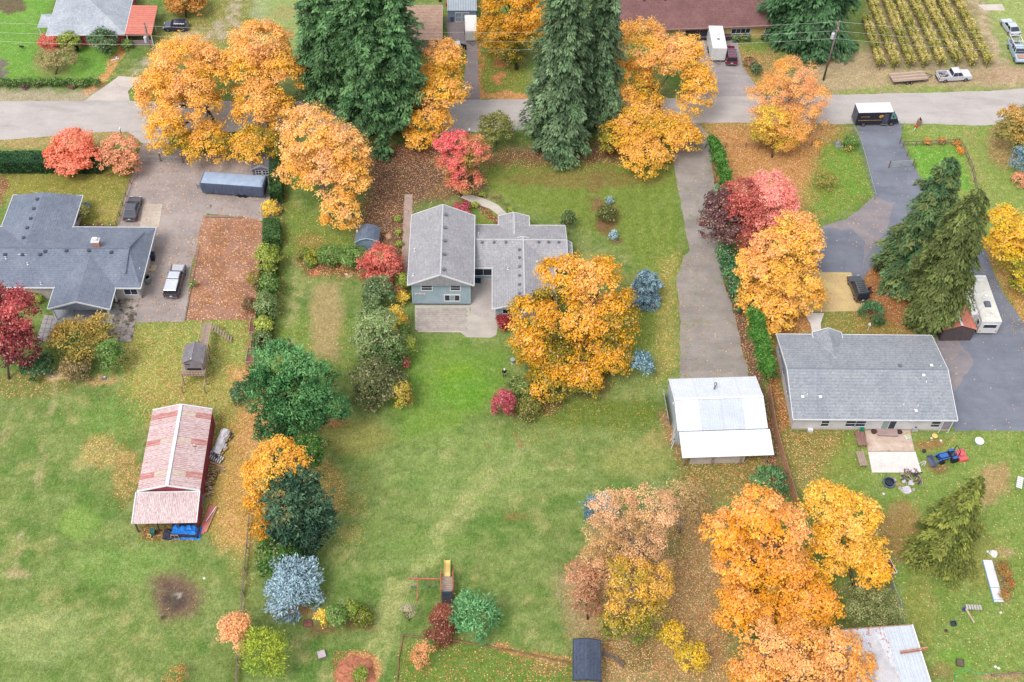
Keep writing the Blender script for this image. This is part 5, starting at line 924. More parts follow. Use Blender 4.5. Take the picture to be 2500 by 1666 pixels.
# --- ribbed metal garage
F = Fr((1657, 1053), (1872, 1046), 3.0); mg = building('white_garage', 'white metal garage with lean-to, at the end of the gravel drive', 'garage', F); q = F.rect([(1657, 1053), (1872, 1046), (1844, 919), (1632, 926)], 3.0); WM = mat('white_metal_wall', (206, 216, 222), (190, 202, 210), 1, .55); walls(mg, q, 3.0, 1.1, 'x', WM, .1, th=.05)
MET = [mat('white_metal_a', (238, 242, 250), (226, 232, 242), .7, .35, .1, spots=((196, 160, 140), 2.6, .7)), mat('white_metal_b', (214, 222, 232), (204, 212, 224), .7, .35, .1, spots=((190, 150, 128), 2.6, .68)), mat('white_metal_c', (246, 248, 252), (236, 240, 246), .7, .35, .1, spots=((206, 150, 120), 1.9, .64))]
x0, x1, y0, y1 = q; ymid = (y0 + y1) / 2
def slope_panel(par, xa, xb, ya, za, yb, zb, m, name='roof_panel', ribs=.3, th=.05, rh=.035, ribm=None):
    o = MB().add([(xa, ya, za), (xb, ya, za), (xb, yb, zb), (xa, yb, zb), (xa, ya, za - th), (xb, ya, za - th), (xb, yb, zb - th), (xa, yb, zb - th)], [(0, 1, 2, 3), (7, 6, 5, 4), (0, 4, 5, 1), (1, 5, 6, 2), (2, 6, 7, 3), (3, 7, 4, 0)]).build(name, m, par)
    rb = MB(); k = max(1, int((xb - xa) / ribs))
    for i in range(k): x = xa + (i + .5) * (xb - xa) / k; rb.beam((x, ya + .01, za + .015), (x, yb, zb + .015), .045, rh)
    rb.build('ribs', ribm or m, o)['kind'] = 'stuff'; return o
cuts = [0, .27, .52, .76, 1.0]; ml = [MET[0], MET[1], MET[1], MET[0]]
for i in range(4):
    xa, xb = x0 + (x1 - x0) * cuts[i] + .01, x0 + (x1 - x0) * cuts[i + 1] - .01
    slope_panel(mg, xa, xb, y0, 3.0, ymid, 4.1, ml[i]); slope_panel(mg, xa, xb, y1, 3.0, ymid, 4.1, MET[0])
    slope_panel(mg, xa + .1 + .25 * cuts[i], xb + .1 + .25 * cuts[i + 1], F.loc(1775, 1115, 2.2).y, 2.2, y0 - .02, 2.86, MET[2], 'lean_to_panel')
MB().beam((x0 - .1, ymid, 4.13), (x1 + .1, ymid, 4.13), .34, .06).build('ridge_cap', WHITE, mg); yl = F.loc(1775, 1115, 2.2).y
for xx in (x0 - .03, x1 + .03): MB().beam((xx, y0, 3.02), (xx, ymid, 4.12), .1, .12).beam((xx, ymid, 4.12), (xx, y1, 3.02), .1, .12).build('rake_trim', WHITE, mg)
for x in (x0 + .5, x0 + 4, x0 + 7.5, x1 - .3): MB().b6(x - .08, x + .08, yl + .25, yl + .41, 0, 2.14).build('post', WOOD, mg)
MB().b6(x0 + 1.3, x0 + 8, yl + .45, yl + .52, .1, 1.7).build('plywood_wall', mat('pale_plywood', (214, 204, 196), (190, 180, 172), 1, .85), mg); p = F.loc(1745, 946, 4); mb = MB().lathe((p.x, p.y, 3.3), [(.11, 0), (.11, 1.3)], 10); mb.lathe((p.x, p.y, 4.6), [(.11, 0), (.22, .05), (.22, .16), (.03, .26)], 10); mb.build('stove_pipe', STEEL, mg)
MB().lathe((x0 + .02, ymid + .2, 3.0), [(.18, 0), (.16, -.1)], 12, 'x').build('wall_fan', WHITE, mg)
sc_ = tag(MB().box((0, 0, .95), (.08, 4.6, 1.5), ry=-.25).build('metal_sheet', mat('grey_sheet', (176, 176, 184), (150, 150, 160), 1, .6), loc=F.o + Matrix.Rotation(F.rz, 3, 'Z') @ Vector((x0 - .45, y1 - 2.9, 0)), rz=F.rz), 'long grey sheet leaning on the left wall of the white garage', 'sheet')
for i in range(3):
    pp = F.o + Matrix.Rotation(F.rz, 3, 'Z') @ Vector((x0 - .3 - .12 * i, y0 + .9 - .7 * i, 0)); tag(MB().beam((0, 0, 0), (.2, .2, 2.3 - .4 * i), .12, .05).build('plank', mat('pale_plank', (222, 226, 226), (200, 204, 206), 2, .7), loc=pp), ('tallest white plank leaning on the corner of the white garage', 'middle white plank leaning beside the tallest one at the garage', 'shortest white plank leaning at the garage lean-to')[i], 'plank')
# --- white long house at the right
F = Fr((1938, 1024), (2337, 1027), 2.6); wh = building('white_house', 'long white house with cool grey shingle roof beside the asphalt yard', 'house', F); q = F.rect([(1938, 1024), (2337, 1027), (2274, 818), (1895, 818)], 2.6); walls(wh, q, 2.6, 1.5, 'x', WH, .35); roof(wh, q, 2.6, 1.5, 'x', COOLSH); rcap(wh, q, 2.6, 1.5, 'x', mat('cool_ridge', (140, 146, 158), (126, 132, 146), 2, .9)); x0, x1, y0, y1 = q; y5 = y0 + .35
rg = (F.loc(2018, 815, 2.6).x - 1.9, F.loc(2018, 815, 2.6).x + 1.9, (y0 + y1) / 2 + 2.2, y1 + .25); roof(wh, rg, 2.72, .9, 'y', COOLSH, 0, 0, th=.12)
for px, w_, nx, ny, gm in ((2014, .95, 1, 2, WINGLASS), (2076, 1.2, 1, 2, [WINGLASS]), (2101, 1.2, 1, 2, [WINGLASS]), (2283, 1.1, 1, 2, WINGLASS)): window(wh, 'S', F.loc(px, 1034, 1.3).x, y5, 1.35, w_, 1.15, nx, ny, gm=gm)
window(wh, 'S', F.loc(2170, 1036, 1.2).x, y5, 1.15, 1.7, 1.9, 2, 1, gm=[PALEGLASS, WINGLASS], name='patio_door')
for py in (858, 905, 955): window(wh, 'W', F.loc(1907, py, 1.5).y, x0 + .35, 1.6, 1.2, .95, 2, 1, gm=WINGLASS)
for px, py, kind in ((1959, 971, 'v'), (1971, 964, 'p'), (2002, 971, 'v'), (2206, 988, 'p'), (2241, 991, 'p'), (2235, 1006, 'v'), (2255, 917, 'v'), (2262, 932, 'p'), (2196, 895, 'g'), (2273, 895, 'v'), (2296, 896, 'p'), (2035, 823, 'p')):
    p = F.loc(px, py, 3.4); p = F.loc(px, py, rz_at(q, 2.6, 1.5, 'x', p.x, p.y)); zz = rz_at(q, 2.6, 1.5, 'x', p.x, p.y) - .03
    pipe(wh, p.x, p.y, zz, .3, .06) if kind == 'p' else vent(wh, p.x, p.y, zz, WHITE if kind == 'v' else None, .38, .22)
MB().b6(x1 - 1.5, x1 - .36, y5 - .02, y5 + .05, 0, 2.2).build('porch_recess', mat('recess_grey', (176, 170, 184), (150, 144, 160), 1, .8), wh)
for x in (x1 - .42, x1 - 1.6): MB().b6(x - .05, x + .05, y5 - .35, y5 - .25, 0, 2.35).build('porch_post', WHITE, wh)
MB().b6(x0 + .33, x1 - .33, y5 - .03, y5 + .1, 0, .3).build('skirting', mat('skirt', (214, 200, 192), (196, 180, 172), 1, .8), wh)
# --- red barn with rusty roof
F = Fr((334, 1200), (488, 1197), 2.8); bn = building('red_barn', 'red barn with rust streaked metal roof in the left field', 'barn', F); q = F.rect([(334, 1200), (488, 1197), (519, 1001), (374, 1002)], 2.8); x0, x1, y0, y1 = q; BR = mat('barn_red', (186, 76, 90), (150, 56, 72), .8, .85, spots=((120, 60, 66), 1.5, .62)); walls(bn, q, 2.8, 1.05, 'y', BR, .12, th=.05)
def rusty(name, amt, base=(226, 206, 208), rst=(184, 116, 108), st=(8, .6, 1)):
    m, n, l, b = new_mat(name); t = noise(n, l, .9, 5, .7, stretch=st); r = ramp(n, l, t.outputs[0], [(.56 - amt, C(*base)), (.7 - amt * .6, C(*rst))]); t2 = noise(n, l, 2.2, 4, .7); r2 = ramp(n, l, t2.outputs[0], [(.35, (.8, .8, .8, 1)), (.65, (1.1, 1.1, 1.1, 1))]); o = mixrgb(n, l, r.outputs[0], r2.outputs[0], 1, 'MULTIPLY'); l.new(o, b.inputs['Base Color']); b.inputs['Roughness'].default_value = .6; return m
RM = [rusty('rust_sheet_a', .1, st=(3, 20, 1)), rusty('rust_sheet_b', .15, st=(3, 20, 1)), rusty('rust_sheet_c', .2, (214, 170, 166), (200, 124, 116), (1, 5, 1)), rusty('rust_sheet_d', .08, (214, 200, 176), (196, 164, 132), (2, 7, 1))]; RL = rusty('rust_sheet_lean', .1, (230, 214, 216), (178, 110, 100), (16, 2.2, 1)); RIBW = mat('rib_pale', (236, 220, 222), (206, 176, 176), 3, .5)
xm = (x0 + x1) / 2; k = 15; dy = (y1 - y0) / k
for i in range(k):
    for side in (0, 1):
        xa, za, xb, zb = (x0, 2.8, xm, 3.85) if side == 0 else (x1, 2.8, xm, 3.85); ya, yb = y0 + i * dy + .012, y0 + (i + 1) * dy - .012; dz = RND.uniform(0, .012)
        for h0_, h1_ in ((0, .5), (.5, 1)):
            m_ = RND.choice([RM[0], RM[1], RM[0], RM[1]])
            if (i, side, h0_) in ((13, 0, .5), (13, 0, 0), (13, 1, 0), (8, 0, 0), (8, 1, 0), (2, 0, 0), (2, 1, 0)): m_ = RM[2]
            if (i, h0_) in ((13, .5), (8, .5), (2, .5)) and not (i == 13 and side == 0): m_ = RM[3]
            a = Vector((xa + (xb - xa) * h0_, 0, za + (zb - za) * h0_ + dz)); b_ = Vector((xa + (xb - xa) * h1_, 0, za + (zb - za) * h1_ + dz))
            o = MB().add([(a.x, ya, a.z), (b_.x, ya, b_.z), (b_.x, yb, b_.z), (a.x, yb, a.z), (a.x, ya, a.z - .04), (b_.x, ya, b_.z - .04), (b_.x, yb, b_.z - .04), (a.x, yb, a.z - .04)], [(0, 1, 2, 3), (7, 6, 5, 4), (0, 4, 5, 1), (1, 5, 6, 2), (2, 6, 7, 3), (3, 7, 4, 0)]).build('roof_sheet', m_, bn)
            rb = MB()
            for j in range(3): yy = ya + (j + .5) * (yb - ya) / 3; rb.beam((a.x, yy, a.z + .02), (b_.x, yy, b_.z + .02), .07, .04)
            rb.build('ribs', RIBW if m_ is not RM[2] else RM[2], o)['kind'] = 'stuff'
MB().beam((xm, y0 - .1, 3.9), (xm, y1 + .1, 3.9), .42, .06).build('ridge_cap', mat('zinc_white', (232, 236, 246), (214, 220, 232), 2, .4), bn)
for yy in (y0 - .04, y1 + .04): MB().beam((x0, yy, 2.84), (xm, yy, 3.9), .12, .16).beam((xm, yy, 3.9), (x1, yy, 2.84), .12, .16).build('rake_trim', WHITE, bn)
yl = F.loc(403, 1278, 2.1).y
for i in range(5): xa, xb = x0 + (x1 - x0) * i / 5, x0 + (x1 - x0) * (i + 1) / 5; slope_panel(bn, xa - .06, xb - .08, yl, 2.1, y0 - .1, 2.72, RL, 'lean_to_sheet', .19, ribm=RIBW)
for xx in (x0 - .12, x1 - .02): MB().beam((xx, yl, 2.12), (xx, y0 - .1, 2.76), .12, .12).build('lean_to_trim', WHITE, bn)
MB().beam((x0, y0 - .14, 2.76), (x1, y0 - .14, 2.76), .14, .1).build('flashing', WHITE, bn)
for x in (x0 + .2, x0 + 2.6, x0 + 5, x1 - .25): MB().b6(x - .07, x + .07, yl + .1, yl + .24, 0, 2.06).build('post', mat('dark_post', (96, 84, 84), (74, 64, 66), 2, .9), bn)
MB().b6(x1 - .16, x1 - .06, yl + .3, y0 + .1, 0, 2.2).build('side_wall', BR, bn)
# --- small sheds and shelters
F = Fr((867, 590.5), (924, 590.5), 1.75); bs = building('blue_shed', 'small slate blue barn style garden shed', 'shed', F); L_ = F.L; D_ = 2.7; SB = mat('shed_blue', (138, 160, 180), (120, 142, 164), 2, .75); prof = [(.05, 0), (L_ - .05, 0), (L_ - .05, 1.7), (L_ * .78, 2.15), (L_ / 2, 2.42), (L_ * .22, 2.15), (.05, 1.7)]
MB().prism(prof, 'y', 0, D_).build('wall', SB, bs); rp = [(-.08, 1.72), (L_ * .2, 2.24), (L_ / 2, 2.54), (L_ * .8, 2.24), (L_ + .08, 1.72), (L_ + .08, 1.64), (L_ * .79, 2.16), (L_ / 2, 2.45), (L_ * .21, 2.16), (-.08, 1.64)]
MB().prism(rp, 'y', -.12, D_ + .12).build('roof', shingle('shed_shingle', (118, 130, 148), (102, 114, 134)), bs); mb = MB()
for a, b in zip(rp[:4], rp[1:5]): mb.beam((a[0], -.15, a[1] - .03), (b[0], -.15, b[1] - .03), .06, .13)
mb.build('trim', mat('shed_trim', (190, 214, 226), (176, 200, 214), 2, .6), bs); dr = MB().b6(L_ / 2 - .75, L_ / 2 + .75, -.03, .01, .1, 1.75).build('door', mat('shed_door', (146, 168, 188), (128, 150, 172), 2, .7), bs)
F = Fr((612, 414), (664, 414), 2.1); gs = building('grey_shed', 'grey garden shed with white framed windows behind the covered boat', 'shed', F); r = (0, F.L, 0, 2.6); walls(gs, r, 2.1, .7, 'y', mat('shed_grey', (150, 140, 144), (130, 122, 128), 2, .8), .15); roof(gs, r, 2.1, .7, 'y', shingle('dark_shed_shingle', (130, 126, 134), (112, 108, 118)), trim=mat('shed_trim_grey', (170, 170, 176), (150, 150, 158), 2, .7))
for dx in (-.5, .5): window(gs, 'S', F.L / 2 + dx, .15, 1.35, .75, .85, 2, 2)
def zmid(A, B, C_, D_, z): return [G(*p, z) for p in (A, B, C_, D_)]
F = Fr((1395, 1660), (1464, 1663), 2.3); sh = building('shelter', 'open shelter with dark charcoal roof at the bottom edge', 'shelter', F); q = F.rect([(1395, 1660), (1464, 1663), (1469, 1567), (1404, 1559)], 2.3); roof(sh, q, 2.3, .35, 'y', shingle('charcoal_felt', (84, 94, 114), (70, 80, 100)), trim=mat('charcoal_trim', (70, 74, 86), (60, 64, 76), 2, .8), th=.08)
for x in (q[0] + .15, q[1] - .15):
    for y in (q[2] + .2, q[3] - .2): MB().b6(x - .07, x + .07, y - .07, y + .07, 0, 2.2).build('post', WOOD, sh)
F = Fr((2040, 1700), (2291, 1690), 3.0); q = (F.loc(2060, 1560, 3).x - 1, F.loc(2224, 1529, 3).x, F.loc(2180, 1760, 3).y, F.loc(2224, 1530, 3).y); F2 = Fr((2070, 1540), (2224, 1529), 3.1); b2 = building('metal_barn', 'long white metal roofed barn at the lower right corner, strewn with leaves', 'barn', F2); Lw = F2.L; MT = mat('white_metal_leafy', (226, 228, 236), (206, 210, 222), .5, .4, .1, spots=((190, 120, 84), 2.6, .54)); walls(b2, (-2, Lw, -11, 0), 3.0, .6, 'y', mat('barn_white', (214, 212, 216), (190, 188, 196), 1, .8), .15)
for i in range(6):
    xa, xb = -2 + (Lw + 2) * i / 6, -2 + (Lw + 2) * (i + 1) / 6 - .02; slope_panel(b2, xa, xb, -11, 3.05, 0, 3.35, [MET[1], MT][i < 4], ribs=.32)
MB().beam((Lw + .04, -11, 3.1), (Lw + .04, 0, 3.4), .16, .2).build('rake_trim', WHITE, b2); MB().beam((-2, .05, 3.36), (Lw, .05, 3.36), .08, .1).build('eave_trim', mat('rusty_trim', (190, 150, 120), (160, 120, 96), 2, .7), b2)
for i, dx in enumerate((0, .22)): p = F2.o + Matrix.Rotation(F2.rz, 3, 'Z') @ Vector((Lw - 2.2, -2.9 - dx, 0)); e = F2.o + Matrix.Rotation(F2.rz, 3, 'Z') @ Vector((Lw + .9, -2.7 - dx, 0)); tag(MB().beam((0, 0, 3.42 + .0), (e.x - p.x, e.y - p.y, 3.44), .13, .06).build('board', WOODRED if i else CEDAR, loc=(p.x, p.y, 0)), ('upper of two boards lying over the roof edge of the metal barn', 'lower of two boards lying over the roof edge of the metal barn')[i], 'board')
F = Fr((2164, 1404), (2189, 1398), 1.9); rs = building('red_shed', 'tiny dark red shed with white roof edge under the golden maple', 'shed', F); r = (-1.2, F.L, 0, 2.0); walls(rs, r, 1.9, .5, 'y', BR, .1); roof(rs, r, 1.9, .5, 'y', mat('dark_red_roof', (130, 50, 60), (110, 40, 50), 2, .7))
# --- red roofed lean shed beside the motorhome
F = Fr((2302, 807), (2386, 806), 2.3); rr = building('rusty_shed', 'brown plank shed with orange red metal roof beside the motorhome', 'shed', F); ya = F.loc(2350, 720, 2.3).y; r = (0, F.L, 0, max(ya, 7)); RRM = rusty('orange_red_metal', .02, (222, 140, 116), (196, 108, 84)); walls(rr, (0.1, F.L - .1, 0, r[3]), 2.3, .85, 'y', mat('dark_plank', (104, 90, 90), (74, 64, 68), 1.5, .9, stretch=(8, 8, .6)), .1)
for i in range(7):
    for s_ in (0, 1): xa, xb = (0, F.L / 2) if s_ == 0 else (F.L, F.L / 2); ya_, yb_ = r[3] * i / 7 + .01, r[3] * (i + 1) / 7 - .01; o = MB().add([(xa, ya_, 2.32), (xb, ya_, 3.2), (xb, yb_, 3.2), (xa, yb_, 2.32), (xa, ya_, 2.27), (xb, ya_, 3.15), (xb, yb_, 3.15), (xa, yb_, 2.27)], [(0, 1, 2, 3), (7, 6, 5, 4), (0, 4, 5, 1), (1, 5, 6, 2), (2, 6, 7, 3), (3, 7, 4, 0)]).build('roof_sheet', RRM, rr); rb = MB(); [rb.beam((xa, ya_ + (j + .5) * (yb_ - ya_) / 4, 2.34), (xb, ya_ + (j + .5) * (yb_ - ya_) / 4, 3.22), .06, .04) for j in range(4)]; rb.build('ribs', RRM, o)['kind'] = 'stuff'
MB().beam((F.L / 2, 0, 3.24), (F.L / 2, r[3], 3.24), .28, .05).build('ridge_cap', WHITE, rr)

# ------------------------------------------------------------------ vehicles
def paint(name, rgb, rgb2=None): return mat(name, rgb, rgb2 or tuple(v * .93 for v in rgb), .6, .22, .0, coat=.6, spec=.5)
def vroot(name, label, cat, rear, front, z=0.0):
    a, b = G(*rear, z), G(*front, z); c = (a + b) / 2; return thing(name, label, cat, (c.x, c.y, 0), math.atan2(b.y - a.y, b.x - a.x))
def wheel(par, x, y, r=.33, w=.22):
    t = MB().lathe((x, y, r), [(r * .62, -w / 2), (r * .93, -w / 2), (r, -w * .3), (r, w * .3), (r * .93, w / 2), (r * .62, w / 2)], 16, 'y').build('wheel', RUBBER, par, smooth=False)
    sg_ = 1 if y > 0 else -1; MB().lathe((x, y + sg_ * w * .42, r), [(r * .6, -.03), (r * .55, .03), (.04, .045)], 12, 'y').build('rim', CHROME, t); return t
def frus(x0, x1, z0, X0, X1, z1, w0, w1):
    return [(x0, -w0, z0), (x1, -w0, z0), (x1, w0, z0), (x0, w0, z0), (X0, -w1, z1), (X1, -w1, z1), (X1, w1, z1), (X0, w1, z1)]
BOXF = [(0, 3, 2, 1), (4, 5, 6, 7), (0, 1, 5, 4), (1, 2, 6, 5), (2, 3, 7, 6), (3, 0, 4, 7)]
def car(name, label, cat, rear, front, col, kind='sedan', L=4.7, W=1.82, group=None, extras=None, roofcol=None):
    root = vroot(name, label, cat, rear, front); h = L / 2; hw = W / 2; P = paint('paint_' + '_'.join(map(str, col)), col)
    K = {'sedan': (.72, .9, .98, 1.45, (-.41, .2), (-.24, .04)), 'hatch': (.74, .92, 1.0, 1.5, (-.49, .2), (-.4, .04)), 'suv': (.85, 1.05, 1.08, 1.74, (-.485, .2), (-.44, .08)), 'pickup': (.9, 1.1, 1.14, 1.82, (-.12, .22), (-.09, .12))}[kind]
    zl, zh, zb, zt, cb, ct = K; zt_ = zb if kind != 'pickup' else zb
    prof = [(-h, .45), (-h * .99, zb * .82), (-h * .96, zb), (h * .35, zb), (h * .5, zh), (h * .9, zh * .9), (h * .985, zl * .85), (h, .45), (h * .9, .28), (-h * .92, .28)]
    if kind == 'pickup': prof = [(-h * .36, .45), (-h * .36, zb), (h * .4, zb), (h * .52, zh), (h * .93, zh * .95), (h * .99, zl * .9), (h, .5), (h * .93, .36), (-h * .36, .36)]
    MB().prism(prof, 'y', -hw, hw).build('body', P, root, bevel=.05)
    if kind == 'pickup':
        bd = MB().b6(-h, -h * .36, -hw, -hw + .09, .42, zb).b6(-h, -h * .36, hw - .09, hw, .42, zb).b6(-h, -h + .08, -hw, hw, .42, zb).b6(-h * .37, -h * .35, -hw, hw, .42, zb); bd.build('bed_sides', P, root)
        MB().b6(-h + .08, -h * .36, -hw + .09, hw - .09, .42, .62).build('bed_floor', mat('bed_liner', (96, 96, 104), (76, 76, 84), 3, .8), root)
    g = MB().add(frus(cb[0] * L, cb[1] * L, zb - .01, ct[0] * L, ct[1] * L, zt - .05, hw * .93, hw * .76), BOXF).build('windows', CARGLASS, root)
    MB().add(frus(ct[0] * L - .04, ct[1] * L + .02, zt - .055, ct[0] * L + .08, ct[1] * L - .1, zt, hw * .78, hw * .7), BOXF).build('roof', paint('paint_roof_' + '_'.join(map(str, roofcol)), roofcol) if roofcol else P, root)
    mids = [0, 1, .5] if kind != 'suv' else [0, 1, .36, .68]
    for t in mids:
        for s in (-1, 1): MB().beam(((cb[0] + (cb[1] - cb[0]) * t) * L, s * hw * .935, zb - .01), ((ct[0] + (ct[1] - ct[0]) * t) * L, s * hw * .775, zt - .04), .07, .04).build('pillar', P, root)
    for x in (h * .62, -h * .6):
        for s in (-1, 1): wheel(root, x, s * (hw - .1), .33 if kind in ('sedan', 'hatch') else .38)
    for s in (-1, 1):
        MB().box((h * .965, s * hw * .72, zl * .86), (.16, .34, .14)).build('headlight', CLEARLAMP, root); MB().box((-h * .985, s * hw * .8, zb * .8), (.1, .26, .2)).build('tail_light', REDLAMP, root)
        MB().box((cb[1] * L * .8, s * (hw + .08), zb + .06), (.14, .16, .13)).build('mirror', P, root)
    for sx, zz in ((h * .995, .48), (-h * .995, .5)): MB().box((sx, 0, zz), (.08, W * .84, .15)).build('bumper', BLACK if sum(col) > 300 else STEEL, root)
    pt = MB().box((-h * 1.005, 0, .72), (.02, .36, .16)).build('license_plate', WHITE, root)
    if group: root['group'] = group
    return root
car('hatchback_car', 'dark navy hatchback parked beside the red house', 'car', (460, 71), (402, 71), (40, 52, 84), 'hatch', 4.0)
car('sedan_car', 'black sedan parked on the small concrete pad', 'car', (318, 544), (334, 489), (70, 72, 88), 'sedan', 4.8)
c = car('white_car', 'white car with its side door open, half under the maple', 'car', (1113, 152), (1109, 106), (226, 232, 244), 'sedan', 4.6); MB().box((.35, -1.45, .8), (1.0, .07, .85), rz=1.2).build('open_door', mat('door_inner_dark', (50, 54, 66), (40, 42, 54), 3, .6), c)
MB().box((.35, -1.44, 1.2), (.95, .04, .34), rz=1.2).build('door_window', CARGLASS, c)
c = car('maroon_suv', 'maroon station wagon in front of the brown roofed house', 'car', (1785, 163), (1777, 122), (120, 36, 64), 'suv', 4.7)
rr_ = MB()
for i in range(5): rr_.beam((-1.7 + i * .42, -.55, 1.78), (-1.7 + i * .42, .55, 1.78), .05, .04)
for s in (-1, 1): rr_.beam((-1.9, s * .6, 1.78), (.2, s * .6, 1.78), .05, .05)
rr_.build('roof_rack', STEEL, c)
c = car('black_suv', 'black station wagon on the yellow leaf stained parking pad', 'car', (2104, 742), (2080, 682), (34, 36, 46), 'suv', 4.6)
rr_ = MB()
for i in range(6): rr_.beam((-1.8 + i * .36, -.55, 1.78), (-1.8 + i * .36, .55, 1.78), .05, .04)
for s in (-1, 1): rr_.beam((-1.9, s * .6, 1.78), (.2, s * .6, 1.78), .05, .05)
rr_.build('roof_rack', STEEL, c)
c = car('pickup_with_canopy', 'dark pickup with pale canopy on the leafy drive beside the slate house', 'pickup', (419, 735), (441, 654), (70, 66, 84), 'pickup', 5.8, 1.95, roofcol=(206, 212, 228))
MB().add(frus(-2.88, -.72, 1.12, -2.75, -.75, 1.78, .93, .8), BOXF).build('canopy', CARGLASS, c); MB().add(frus(-2.8, -.72, 1.77, -2.7, -.76, 1.84, .84, .78), BOXF).build('canopy_roof', paint('canopy_pale', (214, 218, 230)), c)
MB().add(frus(1.2, 2.75, 1.03, 1.3, 2.55, 1.1, .86, .7), BOXF).build('hood', paint('hood_grey', (196, 196, 204)), c); MB().beam((-2.9, 0, .5), (-3.3, 0, .5), .08, .08).build('tow_bar', STEEL, c)
c = car('silver_pickup', 'silver pickup with a loaded bed, hitched to the flat trailer by the vineyard', 'pickup', (2281, 196), (2370, 190), (226, 226, 238), 'pickup', 5.7, 1.9)
for i in range(14): x, y = RND.uniform(-2.6, -1.15), RND.uniform(-.7, .7); tag(MB().box((0, 0, 0), (RND.uniform(.2, .5), RND.uniform(.2, .4), RND.uniform(.15, .35)), rz=RND.uniform(0, 3)).build('bed_load', mat('load_%d' % (i % 4), ((190, 160, 130), (230, 224, 214), (120, 90, 100), (160, 166, 180))[i % 4], None, 3, .8), c, loc=(x, y, .72)), None, None)
c = car('silver_sedan', 'silver sedan on the grass behind the pickup with the rack', 'car', (2477, 93), (2450, 54), (206, 214, 230), 'sedan', 4.6)
c = car('rack_pickup', 'silver pickup with a white ladder rack at the right edge', 'pickup', (2466, 104), (2494, 165), (176, 200, 222), 'pickup', 5.6, 1.9)
rk = MB()
for x in (-2.6, -1.1, .2):
    rk.beam((x, -.85, 1.95), (x, .85, 1.95), .09, .07)
    for s in (-1, 1): rk.beam((x, s * .85, 1.1), (x, s * .85, 1.95), .06, .06)
for s in (-1, 1): rk.beam((-2.8, s * .85, 2.0), (.4, s * .85, 2.0), .08, .07)
rk.build('ladder_rack', WHITE, c); MB().box((2.0, 0, 1.13), (1.0, 1.3, .05)).build('rusty_hood', mat('hood_rust', (206, 150, 126), (180, 126, 104), 2, .7), c)
# flat trailer with a plank deck
t = vroot('flat_trailer', 'flat wooden deck trailer hitched behind the silver pickup', 'trailer', (2168, 200), (2262, 192)); Lt, Wt = 6.0, 2.3
for i in range(6): MB().b6(-Lt / 2, Lt / 2, -Wt / 2 + i * Wt / 6 + .012, -Wt / 2 + (i + 1) * Wt / 6 - .012, .72, .78 + RND.uniform(0, .01)).build('plank', (WOOD, mat('deck_pale', (206, 184, 164), (180, 156, 138), 1.2, .85, stretch=(.6, 6, 1)))[i % 2], t)
MB().b6(-Lt / 2, Lt / 2, -Wt / 2, -Wt / 2 + .08, .58, .71).b6(-Lt / 2, Lt / 2, Wt / 2 - .08, Wt / 2, .58, .71).beam((Lt / 2, -.8, .6), (Lt / 2 + 1.2, 0, .55), .08, .08).beam((Lt / 2, .8, .6), (Lt / 2 + 1.2, 0, .55), .08, .08).build('frame', mat('trailer_frame', (80, 80, 88), (66, 66, 72), 3, .7), t)
for x in (-.35, .4):
    for s in (-1, 1): wheel(t, x - .2, s * (Wt / 2 - .05), .3)
# enclosed white cargo trailer, white camper
def boxtrailer(name, label, rear, front, L, W, H, z0, m, wheels, camper=False):
    t = vroot(name, label, 'trailer', rear, front); MB().b6(-L / 2, L / 2, -W / 2, W / 2, z0, H).build('body', m, t, bevel=.09)
    MB().b6(-L / 2 + .12, L / 2 - .12, -W / 2 + .12, W / 2 - .12, H - .01, H + .03).build('roof', mat('trailer_roof', (250, 248, 244), (240, 236, 232), 1, .5), t)
    for x in wheels:
        for s in (-1, 1): wheel(t, x, s * (W / 2 - .02), .32)
    MB().beam((L / 2, -.6, .5), (L / 2 + 1.0, 0, .5), .08, .08).beam((L / 2, .6, .5), (L / 2 + 1.0, 0, .5), .08, .08).build('tongue', STEEL, t); return t
WP = mat('trailer_white', (244, 244, 244), (230, 230, 234), 1, .35)
boxtrailer('cargo_trailer', 'white enclosed cargo trailer in front of the blue grey shed', (1149, 66), (1151, 104), 4.6, 2.0, 2.3, .4, WP, (-.2,))
t = boxtrailer('travel_trailer', 'white travel trailer beside the maroon car', (1741, 100), (1751, 152), 6.2, 2.4, 2.9, .45, WP, (-.4, .4))
MB().box((-.9, 0, 3.02), (.7, .6, .26)).build('roof_air_conditioner', WHITE, t, bevel=.05); MB().box((.7, 0, 2.98), (.4, .4, .12)).build('roof_hatch', mat('hatch_grey', (150, 156, 166), None, 3, .5), t); MB().box((-2.3, .1, 2.98), (.4, .4, .12)).build('roof_hatch', WHITE, t)
